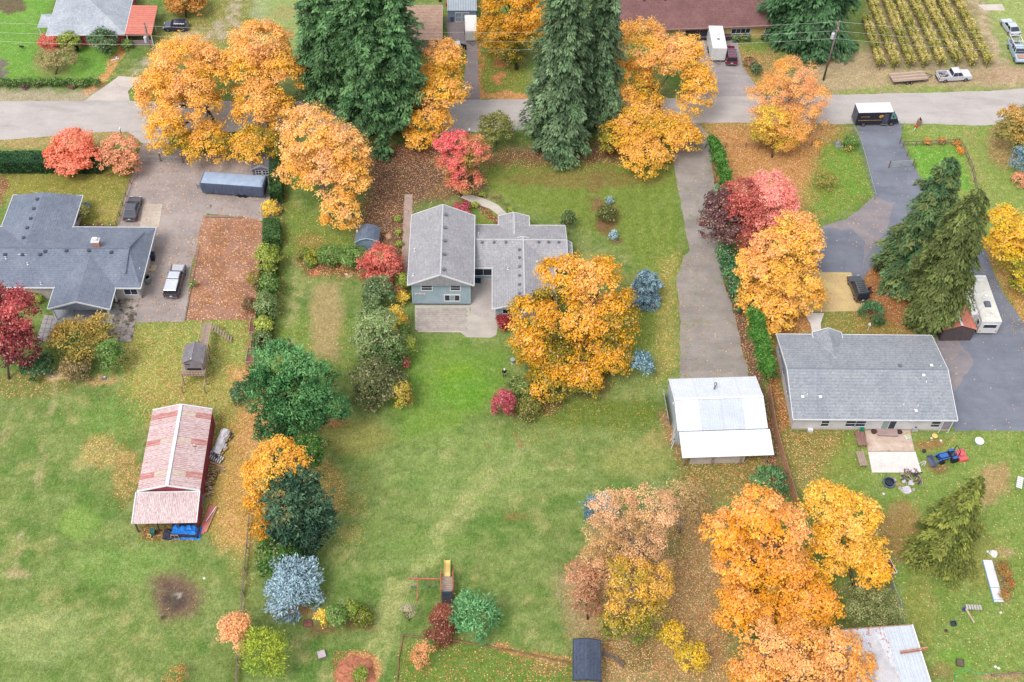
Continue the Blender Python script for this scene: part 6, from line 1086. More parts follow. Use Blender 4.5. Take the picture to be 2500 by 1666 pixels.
# covered boat/camper trailer
F = Fr((487, 447), (642, 458), 2.35); t = thing('covered_trailer', 'long trailer under a slate blue fabric cover on the leafy drive', 'trailer', F.o, F.rz); L_ = F.L; D_ = 2.5
CV = mat('cover_top', (168, 184, 206), (150, 168, 194), 1.3, .75, bump=.5); CS = mat('cover_side', (96, 106, 130), (76, 86, 110), 1.0, .8, bump=.5, stretch=(4, 4, .7))
def drape(name, L, D, z0, z1, m, par, seg=(28, 8), top=True):
    v, f = [], []; R_ = np.random.RandomState(3); nx_, nz = seg
    ring = []
    per = [(x, 0) for x in np.linspace(0, L, nx_)] + [(L, y) for y in np.linspace(0, D, 8)[1:]] + [(x, D) for x in np.linspace(L, 0, nx_)[1:]] + [(0, y) for y in np.linspace(D, 0, 8)[1:-1]]
    n = len(per); cx, cy = L / 2, D / 2
    for j, (zz, k) in enumerate(((z1, .965), (z1 - .12, 1.0), (z1 - .7, 1.0), (z0 + .5, .995), (z0, .97))):
        for i, (x, y) in enumerate(per):
            w_ = .05 * math.sin(i * 1.9) * (j > 1) + R_.uniform(-.025, .025) * (j > 0); q = (x - cx) * k, (y - cy) * k; d = math.hypot(*q); v.append((cx + q[0] * (1 + w_ / d), cy + q[1] * (1 + w_ / d), zz + (R_.uniform(-.06, .04) if j == 4 else 0)))
    for j in range(4):
        for i in range(n): f.append((j * n + i, j * n + (i + 1) % n, (j + 1) * n + (i + 1) % n, (j + 1) * n + i))
    MB().add(v, f).build(name, m, par, smooth=True); return v[:n]
rim_ = drape('cover_side', L_, D_, .45, 2.35, CS, t); n_ = len(rim_)
tv = list(rim_) + [(L_ / 2 + (x - L_ / 2) * .97, D_ / 2 + (y - D_ / 2) * .8, 2.47 + .03 * math.sin(i * 2.2)) for i, (x, y, _) in enumerate(rim_)] + [(L_ / 2 + (x - L_ / 2) * .95, D_ / 2 + (y - D_ / 2) * .15, 2.55) for x, y, _ in rim_]
MB().add(tv, [(k * n_ + i, k * n_ + (i + 1) % n_, (k + 1) * n_ + (i + 1) % n_, (k + 1) * n_ + i) for k in range(2) for i in range(n_)] + [tuple(range(2 * n_, 3 * n_))]).build('cover_top', CV, t, smooth=True)
for x in (L_ * .6, L_ * .68):
    for y in (.1, D_ - .1): wheel(t, x, y - .02 if y < 1 else y, .33)
MB().beam((-1.0, D_ / 2, .5), (0, D_ / 2 - .5, .5), .09, .09).beam((-1.0, D_ / 2, .5), (0, D_ / 2 + .5, .5), .09, .09).beam((-1.0, D_ / 2, .1), (-1.0, D_ / 2, .9), .07, .07).build('hitch', STEEL, t)
# motorhome
F = Fr((2399, 784), (2446.6, 781.6), 3.05); t = thing('motorhome', 'white motorhome with slide-out parked on the asphalt beside the rusty shed', 'motorhome', F.o, F.rz + 0.0); W_ = F.L; D_ = 8.3; skew = F.loc(2366, 684, 3.05); ang = math.atan2(-skew.x, skew.y); t.rotation_euler = (0, 0, F.rz + ang * .9)
MW = mat('motorhome_white', (238, 236, 234), (224, 222, 222), .8, .4); MB().b6(0, W_, 0, D_, .55, 2.98).build('body', MW, t, bevel=.08); MB().b6(.12, W_ - .12, .15, D_ - .5, 2.97, 3.03).build('roof', mat('rv_roof', (240, 238, 230), (214, 212, 204), .9, .6, spots=((190, 176, 150), 2.4, .66)), t)
MB().b6(.1, W_ - .1, D_ - .48, D_ - .05, 2.97, 3.12).build('front_cap', WHITE, t, bevel=.04); so = MB().b6(-.95, .02, 1.4, 5.6, .9, 2.7).build('slide_out', mat('slide_white', (246, 246, 246), (236, 236, 238), 1, .4), t)
MB().box((W_ * .52, 2.9, 3.2), (.85, 1.0, .3), top=(.8, .8)).build('roof_air_conditioner', mat('ac_dark', (112, 118, 136), (90, 96, 114), 3, .5), t, bevel=.04); MB().box((W_ * .5, 7.2, 3.12), (.5, .45, .2)).build('roof_hatch', WHITE, t)
MB().lathe((W_ * .62, 4.6, 3.02), [(.3, 0), (.3, .12), (.05, .26)], 14).build('satellite_dome', WHITE, t); MB().box((.4, 6.0, 3.1), (.14, 2.0, .12), rz=.12).build('awning_arm', WHITE, t)
for x, y in ((W_ * .45, 4.1), (W_ * .3, 1.0), (W_ * .62, 1.5), (W_ * .66, 3.6)): vent(t, x, y, 3.03, WHITE, .26, .12)
window(t, 'S', W_ / 2, 0, 2.0, 1.75, .7, 1, 1, fw=.05); window(t, 'W', .8, 0, 1.95, .7, .8, 1, 1, fw=.05); window(t, 'E', 3, W_, 1.95, .9, .7, 1, 1, fw=.05); window(t, 'E', 5.6, W_, 1.95, .9, .7, 1, 1, fw=.05)
for x in (.25, W_ - .25):
    MB().box((x, -.03, 1.05), (.2, .05, .1)).build('tail_light', REDLAMP, t)
    for y in (1.0, 6.8):
        w_ = MB().lathe((x, y, .42), [(.26, -.14), (.42, -.14), (.42, .14), (.26, .14)], 16, 'x').build('wheel', RUBBER, t); MB().lathe((x + (-.1 if x < 1 else .1), y, .42), [(.25, -.05), (.2, .05)], 12, 'x').build('rim', CHROME, w_)
# delivery van
t = vroot('delivery_van', 'black step van with white roof stopped across the driveway mouth', 'delivery van', (2083, 299), (2187, 297)); t.rotation_euler.z -= .0; VB = mat('van_black', (46, 46, 62), (36, 36, 50), 1, .35, spec=.5)
MB().b6(-3.5, 1.9, -1.1, 1.1, .55, 2.75).build('body', VB, t, bevel=.05); MB().b6(-3.5, 2.0, -1.14, 1.14, 2.76, 2.9).build('roof', mat('van_roof_white', (252, 252, 255), (246, 246, 250), 1, .45), t, bevel=.05)
MB().b6(-3.54, -3.5, -1.0, 1.0, .7, 2.65).build('rear_door', mat('van_rear_grey', (104, 108, 124), (84, 88, 104), 1, .5), t)
MB().add(frus(1.88, 3.5, .5, 1.88, 3.1, 1.35, 1.0, .92), BOXF).build('nose', VB, t, bevel=.06); MB().add([(1.9, -1.02, 1.35), (2.9, -.96, 1.35), (2.9, .96, 1.35), (1.9, 1.02, 1.35), (1.9, -1.04, 2.7), (2.1, -1.0, 2.7), (2.1, 1.0, 2.7), (1.9, 1.04, 2.7)], BOXF).build('windshield', glass_mat('teal_glass', (120, 170, 172), .08), t)
for s in (-1, 1):
    MB().b6(.7, 1.55, s * 1.11 - .02, s * 1.11 + .02, .6, 2.45).build('side_door', mat('door_opening', (92, 90, 108), (70, 68, 88), 2, .6), t); MB().b6(.6, 1.7, s * 1.0 - .2, s * 1.0 + .2, .35, .5).build('step', STEEL, t)
    MB().b6(-3.2, .5, s * 1.115 - .008, s * 1.115 + .008, 1.22, 1.3).build('gold_stripe', mat('gold', (206, 160, 90), (190, 144, 76), 2, .5), t)
    MB().b6(-2.9, -1.5, s * 1.115 - .008, s * 1.115 + .008, 1.9, 1.98).build('gold_lettering', mat('gold', (206, 160, 90)), t)
    sh_ = MB().prism([(-.05, 2.3), (.62, 2.38), (.6, 1.95), (.45, 1.75), (.22, 1.66), (-.02, 1.85)], 'y', s * 1.112 - .012, s * 1.112 + .012).build('shield_emblem', mat('emblem_gold', (246, 196, 110), (230, 170, 84), 2, .5), t)
    MB().prism([(-.05, 2.3), (.62, 2.38), (.61, 2.2), (.3, 2.26), (-.04, 2.12)], 'y', s * 1.116 - .014, s * 1.116 + .014).build('emblem_band', mat('emblem_brown', (130, 60, 40), (110, 50, 34), 2, .5), sh_)
    cu = bpy.data.curves.new('emblem_letters', 'FONT'); cu.body = 'ups'; cu.size = .3; cu.extrude = .006; cu.align_x = 'CENTER'; cu.materials.append(MATS['emblem_brown']); tmp = bpy.data.objects.new('emblem_letters', cu); COL.objects.link(tmp); bpy.context.view_layer.update(); me_ = bpy.data.meshes.new_from_object(tmp); bpy.data.objects.remove(tmp); to = bpy.data.objects.new('emblem_letters', me_); COL.objects.link(to); to.parent = sh_; to.rotation_euler = (math.pi / 2, 0, 0 if s < 0 else math.pi); to.location = (.28, s * 1.135, 1.86)
    MB().box((3.3, s * .8, .95), (.3, .22, .18)).build('headlight', CLEARLAMP, t); MB().box((2.2, s * 1.25, 2.0), (.1, .16, .4)).build('mirror', BLACK, t); MB().box((-3.52, s * .95, .9), (.06, .12, .2)).build('tail_light', REDLAMP, t)
    for x in (-2.2, 2.3): wheel(t, x, s * .98, .4, .26)
MB().b6(-3.65, -3.45, -1.0, 1.0, .45, .56).build('bumper', STEEL, t); MB().b6(3.4, 3.6, -.9, .9, .42, .6).build('bumper', STEEL, t)
# tractor with bucket and mower
a, b = G(2352, 1112, .6), G(2272, 1120, .6); t = thing('tractor', 'blue compact tractor with front bucket and red mower deck behind', 'tractor', ((a.x + b.x) / 2, (a.y + b.y) / 2, 0), math.atan2(b.y - a.y, b.x - a.x) + .1); TB = paint('tractor_blue', (34, 96, 186)); TR = paint('mower_red', (228, 92, 96)); TG = mat('bucket_grey', (110, 118, 140), (84, 90, 112), 2, .5)
MB().add(frus(-.1, 1.15, .6, 0, 1.1, 1.15, .36, .26), BOXF).build('hood', TB, t, bevel=.04); MB().b6(-1.0, 1.1, -.28, .28, .4, .62).build('chassis', mat('chassis_dark', (50, 54, 72), (40, 42, 58), 3, .7), t)
for s in (-1, 1):
    MB().lathe((-.75, s * .58, .5), [(.3, -.15), (.5, -.15), (.5, .15), (.3, .15)], 16, 'y').build('wheel', RUBBER, t); MB().lathe((-.75, s * .66, .5), [(.3, -.05), (.1, .05)], 12, 'y').build('rim', STEEL, t)
    MB().lathe((.8, s * .5, .33), [(.18, -.1), (.33, -.1), (.33, .1), (.18, .1)], 14, 'y').build('wheel', RUBBER, t); MB().beam((-.1, s * .45, 1.0), (1.0, s * .45, .95), .1, .14).beam((1.0, s * .45, .95), (1.75, s * .45, .35), .1, .14).build('loader_arm', TB, t)
    MB().box((-.75, s * .56, 1.06), (.8, .34, .08)).build('fender', TB, t, bevel=.03)
MB().prism([(1.7, .05), (2.25, .05), (2.3, .15), (1.8, .2), (1.75, .65), (1.68, .65)], 'y', -.75, .75).build('bucket', TG, t); MB().b6(1.7, 2.2, -.78, -.72, .05, .5).b6(1.7, 2.2, .72, .78, .05, .5).build('bucket_sides', TG, t)
MB().box((-.62, 0, .98), (.42, .46, .12)).box((-.84, 0, 1.2), (.1, .46, .4), ry=-.15).build('seat', mat('seat_blue_grey', (96, 104, 140), (80, 86, 120), 3, .6), t, bevel=.03)
MB().tube([(-.1, 0, 1.05), (-.3, 0, 1.3)], .03, 6).lathe((-.32, 0, 1.3), [(.18, 0), (.2, .02), (.18, .04)], 14).build('steering_wheel', BLACK, t)
MB().tube([(-1.05, -.52, .9), (-1.1, -.5, 2.0), (-1.1, -.3, 2.1), (-1.1, .3, 2.1), (-1.1, .5, 2.0), (-1.05, .52, .9)], .045, 6).build('roll_bar', BLACK, t)
md = MB().add(frus(-2.75, -1.4, .12, -2.6, -1.5, .42, .8, .7), BOXF).build('mower_deck', TR, t, bevel=.04); MB().box((-2.0, 0, .5), (.5, .4, .18)).box((-2.3, -.72, .3), (.9, .2, .3)).build('mower_cover', TR, md); MB().beam((-1.5, -.3, .5), (-1.0, -.3, .5), .06, .06).beam((-1.5, .3, .5), (-1.0, .3, .5), .06, .06).build('hitch', BLACK, t)

# ------------------------------------------------------------------ people
def figure(label, px, py, facing, top, legs, hat, pose='stand', held=None):
    root = thing('person', label, 'person', G(px, py), facing)
    def skin(name, pts, edges, rad, m, sub=1):
        me = bpy.data.meshes.new(name); me.from_pydata(pts, edges, []); o = bpy.data.objects.new(name, me); COL.objects.link(o); o.parent = root; md_ = o.modifiers.new('s', 'SKIN'); md_.use_smooth_shade = True
        for i, r_ in enumerate(rad): me.skin_vertices[0].data[i].radius = (r_, r_ * .85) if not isinstance(r_, tuple) else r_
        me.skin_vertices[0].data[0].use_root = True; s_ = o.modifiers.new('u', 'SUBSURF'); s_.levels = sub; s_.render_levels = sub; me.materials.append(m); return o
    SK = mat('skin', (214, 160, 132), (198, 146, 120), 4, .6)
    # x forward, y left; hands meet in front
    B_ = [(0, 0, .93), (0, 0, 1.15), (0, 0, 1.38), (.01, 0, 1.5), (.03, 0, 1.6), (.04, 0, 1.72), (0, .2, 1.4), (.02, .26, 1.13), (.24, .14, 1.08), (.33, .07, 1.1), (0, -.2, 1.4), (.02, -.26, 1.13), (.24, -.14, 1.08), (.33, -.07, 1.1), (0, .1, .88), (.02, .11, .48), (0, .11, .08), (.14, .12, .04), (0, -.1, .88), (.02, -.12, .48), (-.02, -.12, .08), (.12, -.13, .04)]
    Ed = [(0, 1), (1, 2), (2, 3), (3, 4), (4, 5), (2, 6), (6, 7), (7, 8), (8, 9), (2, 10), (10, 11), (11, 12), (12, 13), (0, 14), (14, 15), (15, 16), (16, 17), (0, 18), (18, 19), (19, 20), (20, 21)]
    Rd = [.13, .12, .13, .055, .09, .085, .055, .042, .034, .03, .055, .042, .034, .03, .085, .055, .04, .035, .085, .055, .04, .035]
    skin('body', B_, Ed, Rd, SK)
    skin('jacket', [(0, 0, .86), (0, 0, 1.15), (0, 0, 1.4), (0, .21, 1.41), (.02, .27, 1.13), (.21, .155, 1.08), (0, -.21, 1.41), (.02, -.27, 1.13), (.21, -.155, 1.08)], [(0, 1), (1, 2), (2, 3), (3, 4), (4, 5), (2, 6), (6, 7), (7, 8)], [.17, .165, .17, .085, .065, .05, .085, .065, .05], top)
    skin('trousers', [(0, 0, .92), (0, .1, .86), (.02, .11, .48), (0, .11, .1), (0, -.1, .86), (.02, -.12, .48), (-.02, -.12, .1)], [(0, 1), (1, 2), (2, 3), (0, 4), (4, 5), (5, 6)], [.15, .115, .075, .058, .115, .075, .058], legs)
    skin('shoe', [(-.06, .11, .05), (.16, .12, .045)], [(0, 1)], [.06, .045], BLACK); skin('shoe', [(-.08, -.12, .05), (.14, -.13, .045)], [(0, 1)], [.06, .045], BLACK)
    hd_ = MB().lathe((.03, 0, 1.66), [(.105, -.06), (.118, 0), (.112, .07), (.075, .13), (.02, .155)], 14); 
    if hat == 'cap': hd_.box((.15, 0, 1.68), (.14, .15, .02))
    hd_.build('cap' if hat == 'cap' else 'hair', mat('cap_white', (246, 244, 240), (232, 230, 226), 4, .7) if hat == 'cap' else mat('hair_brown', (150, 104, 76), (120, 84, 60), 4, .7), root, smooth=True)
    for s in (1, -1):
        for k in range(4): skin('fingers', [(.31, s * (.09 - .02 * k), 1.1), (.36, s * (.085 - .02 * k), 1.095), (.385 - .006 * k, s * (.075 - .018 * k), 1.07)], [(0, 1), (1, 2)], [.011, .010, .009], SK, 0)
    skin('nose', [(.12, 0, 1.64), (.145, 0, 1.63)], [(0, 1)], [.015, .012], SK, 0)
    return root
p1 = figure('person in black with a white cap standing on the lawn, holding a controller', 1231, 921, -1.4, mat('jacket_black', (34, 32, 40), (26, 24, 32), 4, .8), mat('trousers_charcoal', (56, 56, 62), (44, 44, 50), 4, .8), 'cap')
d = p1.location; c_, s_ = math.cos(-1.4), math.sin(-1.4); ctl = thing('remote_controller', 'small pale remote controller in the hands of the person in black', 'controller', (d.x + c_ * .4, d.y + s_ * .4, 1.08), -1.4); MB().box((0, 0, .02), (.13, .2, .05)).build('case', WHITE, ctl, bevel=.01); MB().box((.04, 0, .09), (.02, .15, .09), ry=-.5).build('screen', CARGLASS, ctl)
figure('person in a pink jacket and dark trousers among the shrubs near the road', 1250, 337, -1.2, mat('jacket_pink', (248, 190, 204), (236, 170, 188), 4, .8), mat('trousers_navy', (40, 38, 52), (32, 30, 42), 4, .8), 'hair')

# ------------------------------------------------------------------ utility poles and wires
def pole(label, bx, by, ty, hts, tpx):
    b = G(bx, by); H = zat(b, ty); r = thing('utility_pole', label, 'utility pole', b); MB().tube([(0, 0, -.2), (0, 0, H)], [.17, .11], 10).build('pole', mat('pole_wood', (150, 130, 126), (112, 92, 92), 2, .9, stretch=(3, 3, .4)), r, smooth=True)
    MB().b6(-.06, .06, -1.0, 1.0, H - 1.2, H - 1.08).build('crossarm', WOOD, r); tz = zat(b, tpx); MB().lathe((-.42, 0, tz - .55), [(.26, 0), (.28, .05), (.28, 1.0), (.2, 1.1)], 14).lathe((-.42, .0, tz + .55), [(.05, 0), (.05, .2)], 8).build('transformer', mat('transformer_grey', (214, 218, 226), (196, 200, 210), 2, .5), r)
    zs = [zat(b, h) for h in hts]
    for z in zs: MB().lathe((0, -.16, z - .1), [(.05, 0), (.07, .05), (.04, .16)], 8).build('insulator', mat('insulator', (196, 190, 186), (176, 170, 166), 3, .4), r)
    return b, zs
bl, zl_ = pole('utility pole with pale transformer beside the red house', 386, 190, 56, (62, 86, 108), 97); br_, zr_ = pole('dark utility pole with transformer in front of the dark cedar', 2010, 196, 50, (52, 74, 93), 88)
WIRE = mat('wire', (214, 214, 210), (196, 196, 192), 3, .5)
for i in range(3):
    dl = Vector((bl.x - 60, bl.y + 1.5, zl_[i] + .3)); dr = Vector((br_.x + 60, br_.y - .5, zr_[i] - .2))
    for a, b_, sag, k in ((dl, Vector((bl.x, bl.y - .16, zl_[i])), 1.0, 'left of the left pole'), (Vector((bl.x, bl.y - .16, zl_[i])), Vector((br_.x, br_.y - .16, zr_[i])), 1.6, 'between the two utility poles'), (Vector((br_.x, br_.y - .16, zr_[i])), dr, 1.0, 'right of the right pole')):
        pts = [a.lerp(b_, t / 24) + Vector((0, 0, -sag * 4 * (t / 24) * (1 - t / 24))) for t in range(25)]; c0 = pts[0].copy()
        tag(MB().tube([p - c0 for p in pts], .017, 4).build('power_line', WIRE, loc=c0), ('top', 'middle', 'bottom')[i] + ' power line ' + k, 'wire')
g1, g2 = Vector((br_.x, br_.y, zr_[1] * .8)), G(2068, 228); tag(MB().tube([(0, 0, 0), g2 - g1], .02, 4).build('guy_wire', STEEL, loc=g1), 'guy wire running from the dark pole to the verge', 'wire')

# ------------------------------------------------------------------ fences
def fence(label, pts, h, kind, m, step=2.4, name='fence', cat='fence', rails=2, group=None):
    P = [G(*p) for p in pts]; o = P[0].copy(); root = thing(name, label, cat, o, 0, group)
    for a, b in zip(P[:-1], P[1:]):
        L = (b - a).length; k = max(1, round(L / step)); d = (b - a) / k; rz = math.atan2(d.y, d.x)
        for i in range(k + (b == P[-1])):
            q = a + d * i - o; MB().b6(-.05, .05, -.05, .05, 0, h + .08).build('post', m, root, loc=(q.x, q.y, 0), rz=rz)
        for i in range(k):
            q = a + d * i - o; l_ = d.length
            if kind == 'board':
                for j in range(int(l_ / .29)): MB().box((.145 + j * .29 + .02, 0, h / 2 + RND.uniform(-.015, .015)), (.275, .03, h)).build('board', m, root, loc=(q.x, q.y, 0), rz=rz)
                for z in (.3, h - .25): MB().beam((0, .05, z), (l_, .05, z), .05, .1).build('rail', m, root, loc=(q.x, q.y, 0), rz=rz)
            elif kind == 'rail':
                for r_ in range(rails): MB().beam((0, 0, h * (r_ + 1) / rails - .06), (l_, 0, h * (r_ + 1) / rails - .06 + RND.uniform(-.03, .03)), .06, .12).build('rail', m, root, loc=(q.x, q.y, 0), rz=rz)
            elif kind == 'wire':
                for r_ in range(rails): MB().beam((0, 0, h * (r_ + 1) / rails - .03), (l_, 0, h * (r_ + 1) / rails - .03), .02, .02).build('strand', m, root, loc=(q.x, q.y, 0), rz=rz)
            elif kind == 'mesh':
                mb = MB(); kk = int(l_ / .3)
                for j in range(kk): mb.beam((j * l_ / kk, 0, .05), ((j + 1) * l_ / kk, 0, h), .012, .012).beam(((j + 1) * l_ / kk, 0, .05), (j * l_ / kk, 0, h), .012, .012)
                mb.build('chain_mesh', m, root, loc=(q.x, q.y, 0), rz=rz)['kind'] = 'stuff'; MB().beam((0, 0, h), (l_, 0, h), .05, .05).build('top_rail', m, root, loc=(q.x, q.y, 0), rz=rz)
            elif kind == 'log': MB().tube([(0, 0, .1), (l_ / 2, RND.uniform(-.04, .04), .11), (l_, 0, .1)], [.09, .08, .09], 7).build('log', m, root, loc=(q.x, q.y, 0), rz=rz)
    return root
GALV = mat('galvanised', (196, 204, 204), (170, 180, 182), 4, .4, .3); GREYW = mat('old_fence_grey', (150, 134, 122), (118, 102, 92), 2, .9)
fence('tall cedar board fence between white garage and white house', [(1874, 962), (1890, 1060), (1912, 1140), (1942, 1240)], 1.8, 'board', CEDAR)
fence('low wooden rail fence along the small side lawn', [(330, 418), (308, 480), (285, 552)], .9, 'rail', mat('rail_tan', (176, 146, 116), (140, 112, 90), 2, .9))
fence('weathered rail fence running down the lawn beside the blue spruce', [(612, 1250), (604, 1340), (594, 1450), (586, 1560), (578, 1680)], 1.0, 'rail', GREYW, rails=2)
fence('wooden rail fence under the golden maples by the road', [(545, 388), (600, 384), (618, 384)], 1.1, 'rail', GREYW, rails=3)
fence('thin wire fence along the mulch bed below the tall spruces', [(1200, 372), (1330, 372), (1460, 370), (1600, 372)], .9, 'wire', GREYW, 3.5, rails=3)
fence('thin wire fence crossing the leaf covered lawn', [(1722, 362), (1820, 360), (1920, 362), (2040, 352)], .9, 'wire', GREYW, 3.5, rails=3)
fence('wire mesh fence along the left side of the asphalt driveway', [(2080, 320), (2096, 352), (2110, 400), (2120, 440), (2134, 488)], 1.2, 'mesh', GALV, 2.6)
fence('wire fence along the right side of the asphalt driveway', [(2196, 350), (2214, 382), (2232, 412)], 1.2, 'wire', GREYW, 2.2, rails=4)
fence('small paddock fence with orange climbing plants on its rail', [(2204, 358), (2234, 358), (2300, 356), (2338, 352), (2352, 372), (2372, 420), (2382, 470)], 1.1, 'rail', GREYW, 2.6, rails=2)
fence('curving chain link fence from the red shed to the metal barn', [(2170, 1410), (2176, 1445), (2192, 1480), (2200, 1530)], 1.3, 'mesh', GALV, 2.2)
fence('mossy log border across the bottom lawn', [(985, 1552), (1120, 1566), (1250, 1590), (1398, 1622)], .25, 'log', mat('log_mossy', (150, 112, 86), (110, 92, 66), 2, .9), 2.6, 'log_border', 'border')
fence('short log border running down from the mossy one', [(984, 1556), (974, 1610), (968, 1680)], .2, 'log', MATS['log_mossy'], 2.6, 'log_border', 'border')
fence('grey picket fence beside the charcoal shelter', [(1470, 1600), (1500, 1612), (1520, 1632)], 1.1, 'board', GREYW, 1.8)
fence('low grey log wall at the bottom right garden', [(2420, 1650), (2520, 1640)], .35, 'log', GREYW, 2.4, 'log_border', 'border')
def gate(label, A, B, h=1.2, name='metal_gate'):
    a, b = G(*A), G(*B); r = thing(name, label, 'gate', a, math.atan2(b.y - a.y, b.x - a.x)); L = (b - a).length
    MB().tube([(0, 0, .15), (0, 0, h), (L, 0, h), (L, 0, .15), (0, 0, .15)], .03, 6, False).build('frame', GALV, r)
    for i in range(3): MB().beam((0, 0, .4 + .27 * i), (L, 0, .4 + .27 * i), .03, .03).build('bar', GALV, r)
    for x in (L * .5,): MB().beam((x, 0, .15), (x, 0, h), .04, .04).build('brace', GALV, r)
    for x in (-.1, L + .1): MB().b6(x - .07, x + .07, -.07, .07, 0, h + .25).build('gate_post', GREYW, r)
gate('tubular metal gate standing open across the asphalt driveway', (2171, 410), (2226, 406)); gate('long metal gate across the leafy drive, left leaf', (338, 396), (392, 394), 1.1); gate('long metal gate across the leafy drive, right leaf', (394, 394), (446, 398), 1.1)

# ------------------------------------------------------------------ play sets, piles and small things
def gthing(name, label, cat, px, py, rz=0, group=None, z=0): p = G(px, py, z); return thing(name, label, cat, p, rz, group)
# playhouse on stilts with bridge
F = Fr((447, 906), (500, 906), 2.0); t = thing('stilt_playhouse', 'grey wooden playhouse on stilts with a bridge and rope ladder', 'playhouse', F.o, F.rz); PW = mat('play_grey', (160, 152, 158), (140, 132, 140), 1, .8); PS = mat('play_tan', (206, 186, 154), (180, 158, 130), 2, .8)
W_ = F.L; MB().b6(-.1, W_ + .1, -.75, 2.9, 1.9, 2.0).build('deck', WOOD, t); wx0, wx1 = .35, W_ - .15
MB().prism([(wx0, 2.0), (wx1, 2.0), (wx1, 3.75), ((wx0 + wx1) / 2, 4.35), (wx0, 3.75)], 'y', 0, 2.6).build('wall', PW, t)
xm = (wx0 + wx1) / 2; MB().prism([(wx0 - .25, 3.68), (xm, 4.5), (wx1 + .25, 3.68), (wx1 + .25, 3.6), (xm, 4.4), (wx0 - .25, 3.6)], 'y', -.15, 2.8).build('roof', PLAYSH, t)
MB().beam((xm, -.1, 4.5), (xm, 2.7, 4.5), .1, .05).build('ridge_cap', PW, t); MB().box((xm, -.1, 4.55), (.12, .12, .2)).build('finial', WHITE, t); MB().b6(wx1, wx1 + .03, .1, 2.5, 2.05, 3.6).build('side_boards', PS, t)
window(t, 'S', wx0 + .4, 0, 3.35, .45, .3, 1, 1, fm=PW, fw=.04); MB().b6(wx0 + .25, wx1 - .25, -.04, .02, 2.1, 2.55).build('hatch', mat('hatch_dark', (60, 54, 62), (48, 44, 52), 3, .8), t)
for z in (2.35, 2.9): MB().beam((-.1, -.72, z), (W_ + .1, -.72, z), .06, .08).build('rail', PS, t)
for i in range(9): x = -.05 + i * (W_ + .1) / 8; MB().b6(x - .03, x + .03, -.75, -.69, 2.0, 2.9).build('baluster', PS, t)
for x in (-.05, W_ + .05):
    for y in (-.7, 2.8): MB().b6(x - .06, x + .06, y - .06, y + .06, 0, 2.0).build('leg', WOOD, t)
    MB().b6(x - .06, x + .06, -2.1, -2.0, 0, 1.4).build('leg', WOOD, t); MB().beam((x, -.7, 1.4), (x, -2.1, 1.4), .07, .09).build('swing_beam', PS, t)
bd = F.loc(485, 788, 2.0)
for i in range(22): y = 2.95 + i * (bd.y - 3.0) / 22; MB().b6(xm - .05 + .02 * i * 0, xm + .95, y, y + (bd.y - 3.0) / 22 - .02, 1.93, 2.0).build('bridge_plank', WOOD, t)
for x in (xm - .1, xm + 1.0):
    MB().beam((x, 2.9, 2.85 if x < xm else 2.05), (x, bd.y, 2.85 if x < xm else 2.05), .07, .1).build('bridge_rail', PS, t)
    for y in (4.5, bd.y - .1): MB().b6(x - .05, x + .05, y - .05, y + .05, 0, 2.85 if x < xm else 2.0).build('leg', WOOD, t)
for i in range(8): f_ = i / 7; MB().b6(xm + 1.1 + f_ * 2.2, xm + 1.28 + f_ * 2.2, bd.y - 1.1 - f_ * .8, bd.y - .2 - f_ * .8, 1.9 - f_ * 1.55, 1.95 - f_ * 1.55).build('ladder_rung', WOOD, t)
for o_ in (.2, 1.1): MB().beam((xm + 1.05, bd.y - o_, 1.98), (xm + 3.5, bd.y - o_ - .9, .3), .06, .08).build('ladder_side', WOOD, t)
# cedar play set with yellow slide
t = gthing('play_set', 'red stained wooden play set with a yellow slide on the lawn', 'play set', 1092, 1442, .06); RW = mat('play_red_wood', (206, 124, 100), (168, 92, 76), 2, .8)
for x in (-.62, .62):
    for y in (-1.0, 1.0): MB().b6(x - .06, x + .06, y - .06, y + .06, 0, 2.3).build('leg', RW, t)
for i in range(7): MB().b6(-.6, .6, -.98 + i * .28, -.72 + i * .28, 1.35, 1.4).build('deck_plank', WOOD, t)
for x in (-.68, .68): MB().beam((x, -1.1, 2.2), (x, 1.4, 2.2), .08, .12).beam((x, -1.0, 1.75), (x, 1.0, 1.75), .05, .1).build('side_rail', RW, t)
SY = mat('slide_yellow', (252, 226, 160), (246, 206, 110), 1, .35); MB().add([(-.3, 1.0, 1.42), (.3, 1.0, 1.42), (.3, 1.5, 1.35), (-.3, 1.5, 1.35), (.3, 3.3, .25), (-.3, 3.3, .25), (.3, 3.7, .22), (-.3, 3.7, .22)] + [(-.3, 1.0, 1.36), (.3, 1.0, 1.36), (.3, 1.5, 1.29), (-.3, 1.5, 1.29), (.3, 3.3, .19), (-.3, 3.3, .19), (.3, 3.7, .16), (-.3, 3.7, .16)], [(0, 1, 2, 3), (3, 2, 4, 5), (5, 4, 6, 7), (11, 10, 9, 8), (13, 12, 10, 11), (15, 14, 12, 13)]).build('slide', SY, t)
for x in (-.33, .33): MB().beam((x, 1.0, 1.5), (x, 1.5, 1.43), .05, .16).beam((x, 1.5, 1.43), (x, 3.3, .33), .05, .16).beam((x, 3.3, .33), (x, 3.7, .3), .05, .16).build('slide_edge', SY, t)
MB().beam((-.7, .2, 2.25), (-4.3, .35, 2.25), .12, .14).build('swing_beam', RW, t)
for y in (-1.3, 1.9): MB().beam((-3.2, .3, 2.2), (-3.35, y, 0), .1, .1).build('swing_leg', RW, t)
for x in (-1.5, -2.3, -3.8):
    sw = MB().b6(x - .22, x + .22, .15, .35, .45, .5).build('swing_seat', mat('swing_seat', (120, 150, 130), (60, 70, 80), 3, .6), t)
    for dx in (-.2, .2): MB().tube([(x + dx, .25, .5), (x + dx, .28, 2.2)], .012, 4).build('chain', STEEL, t)
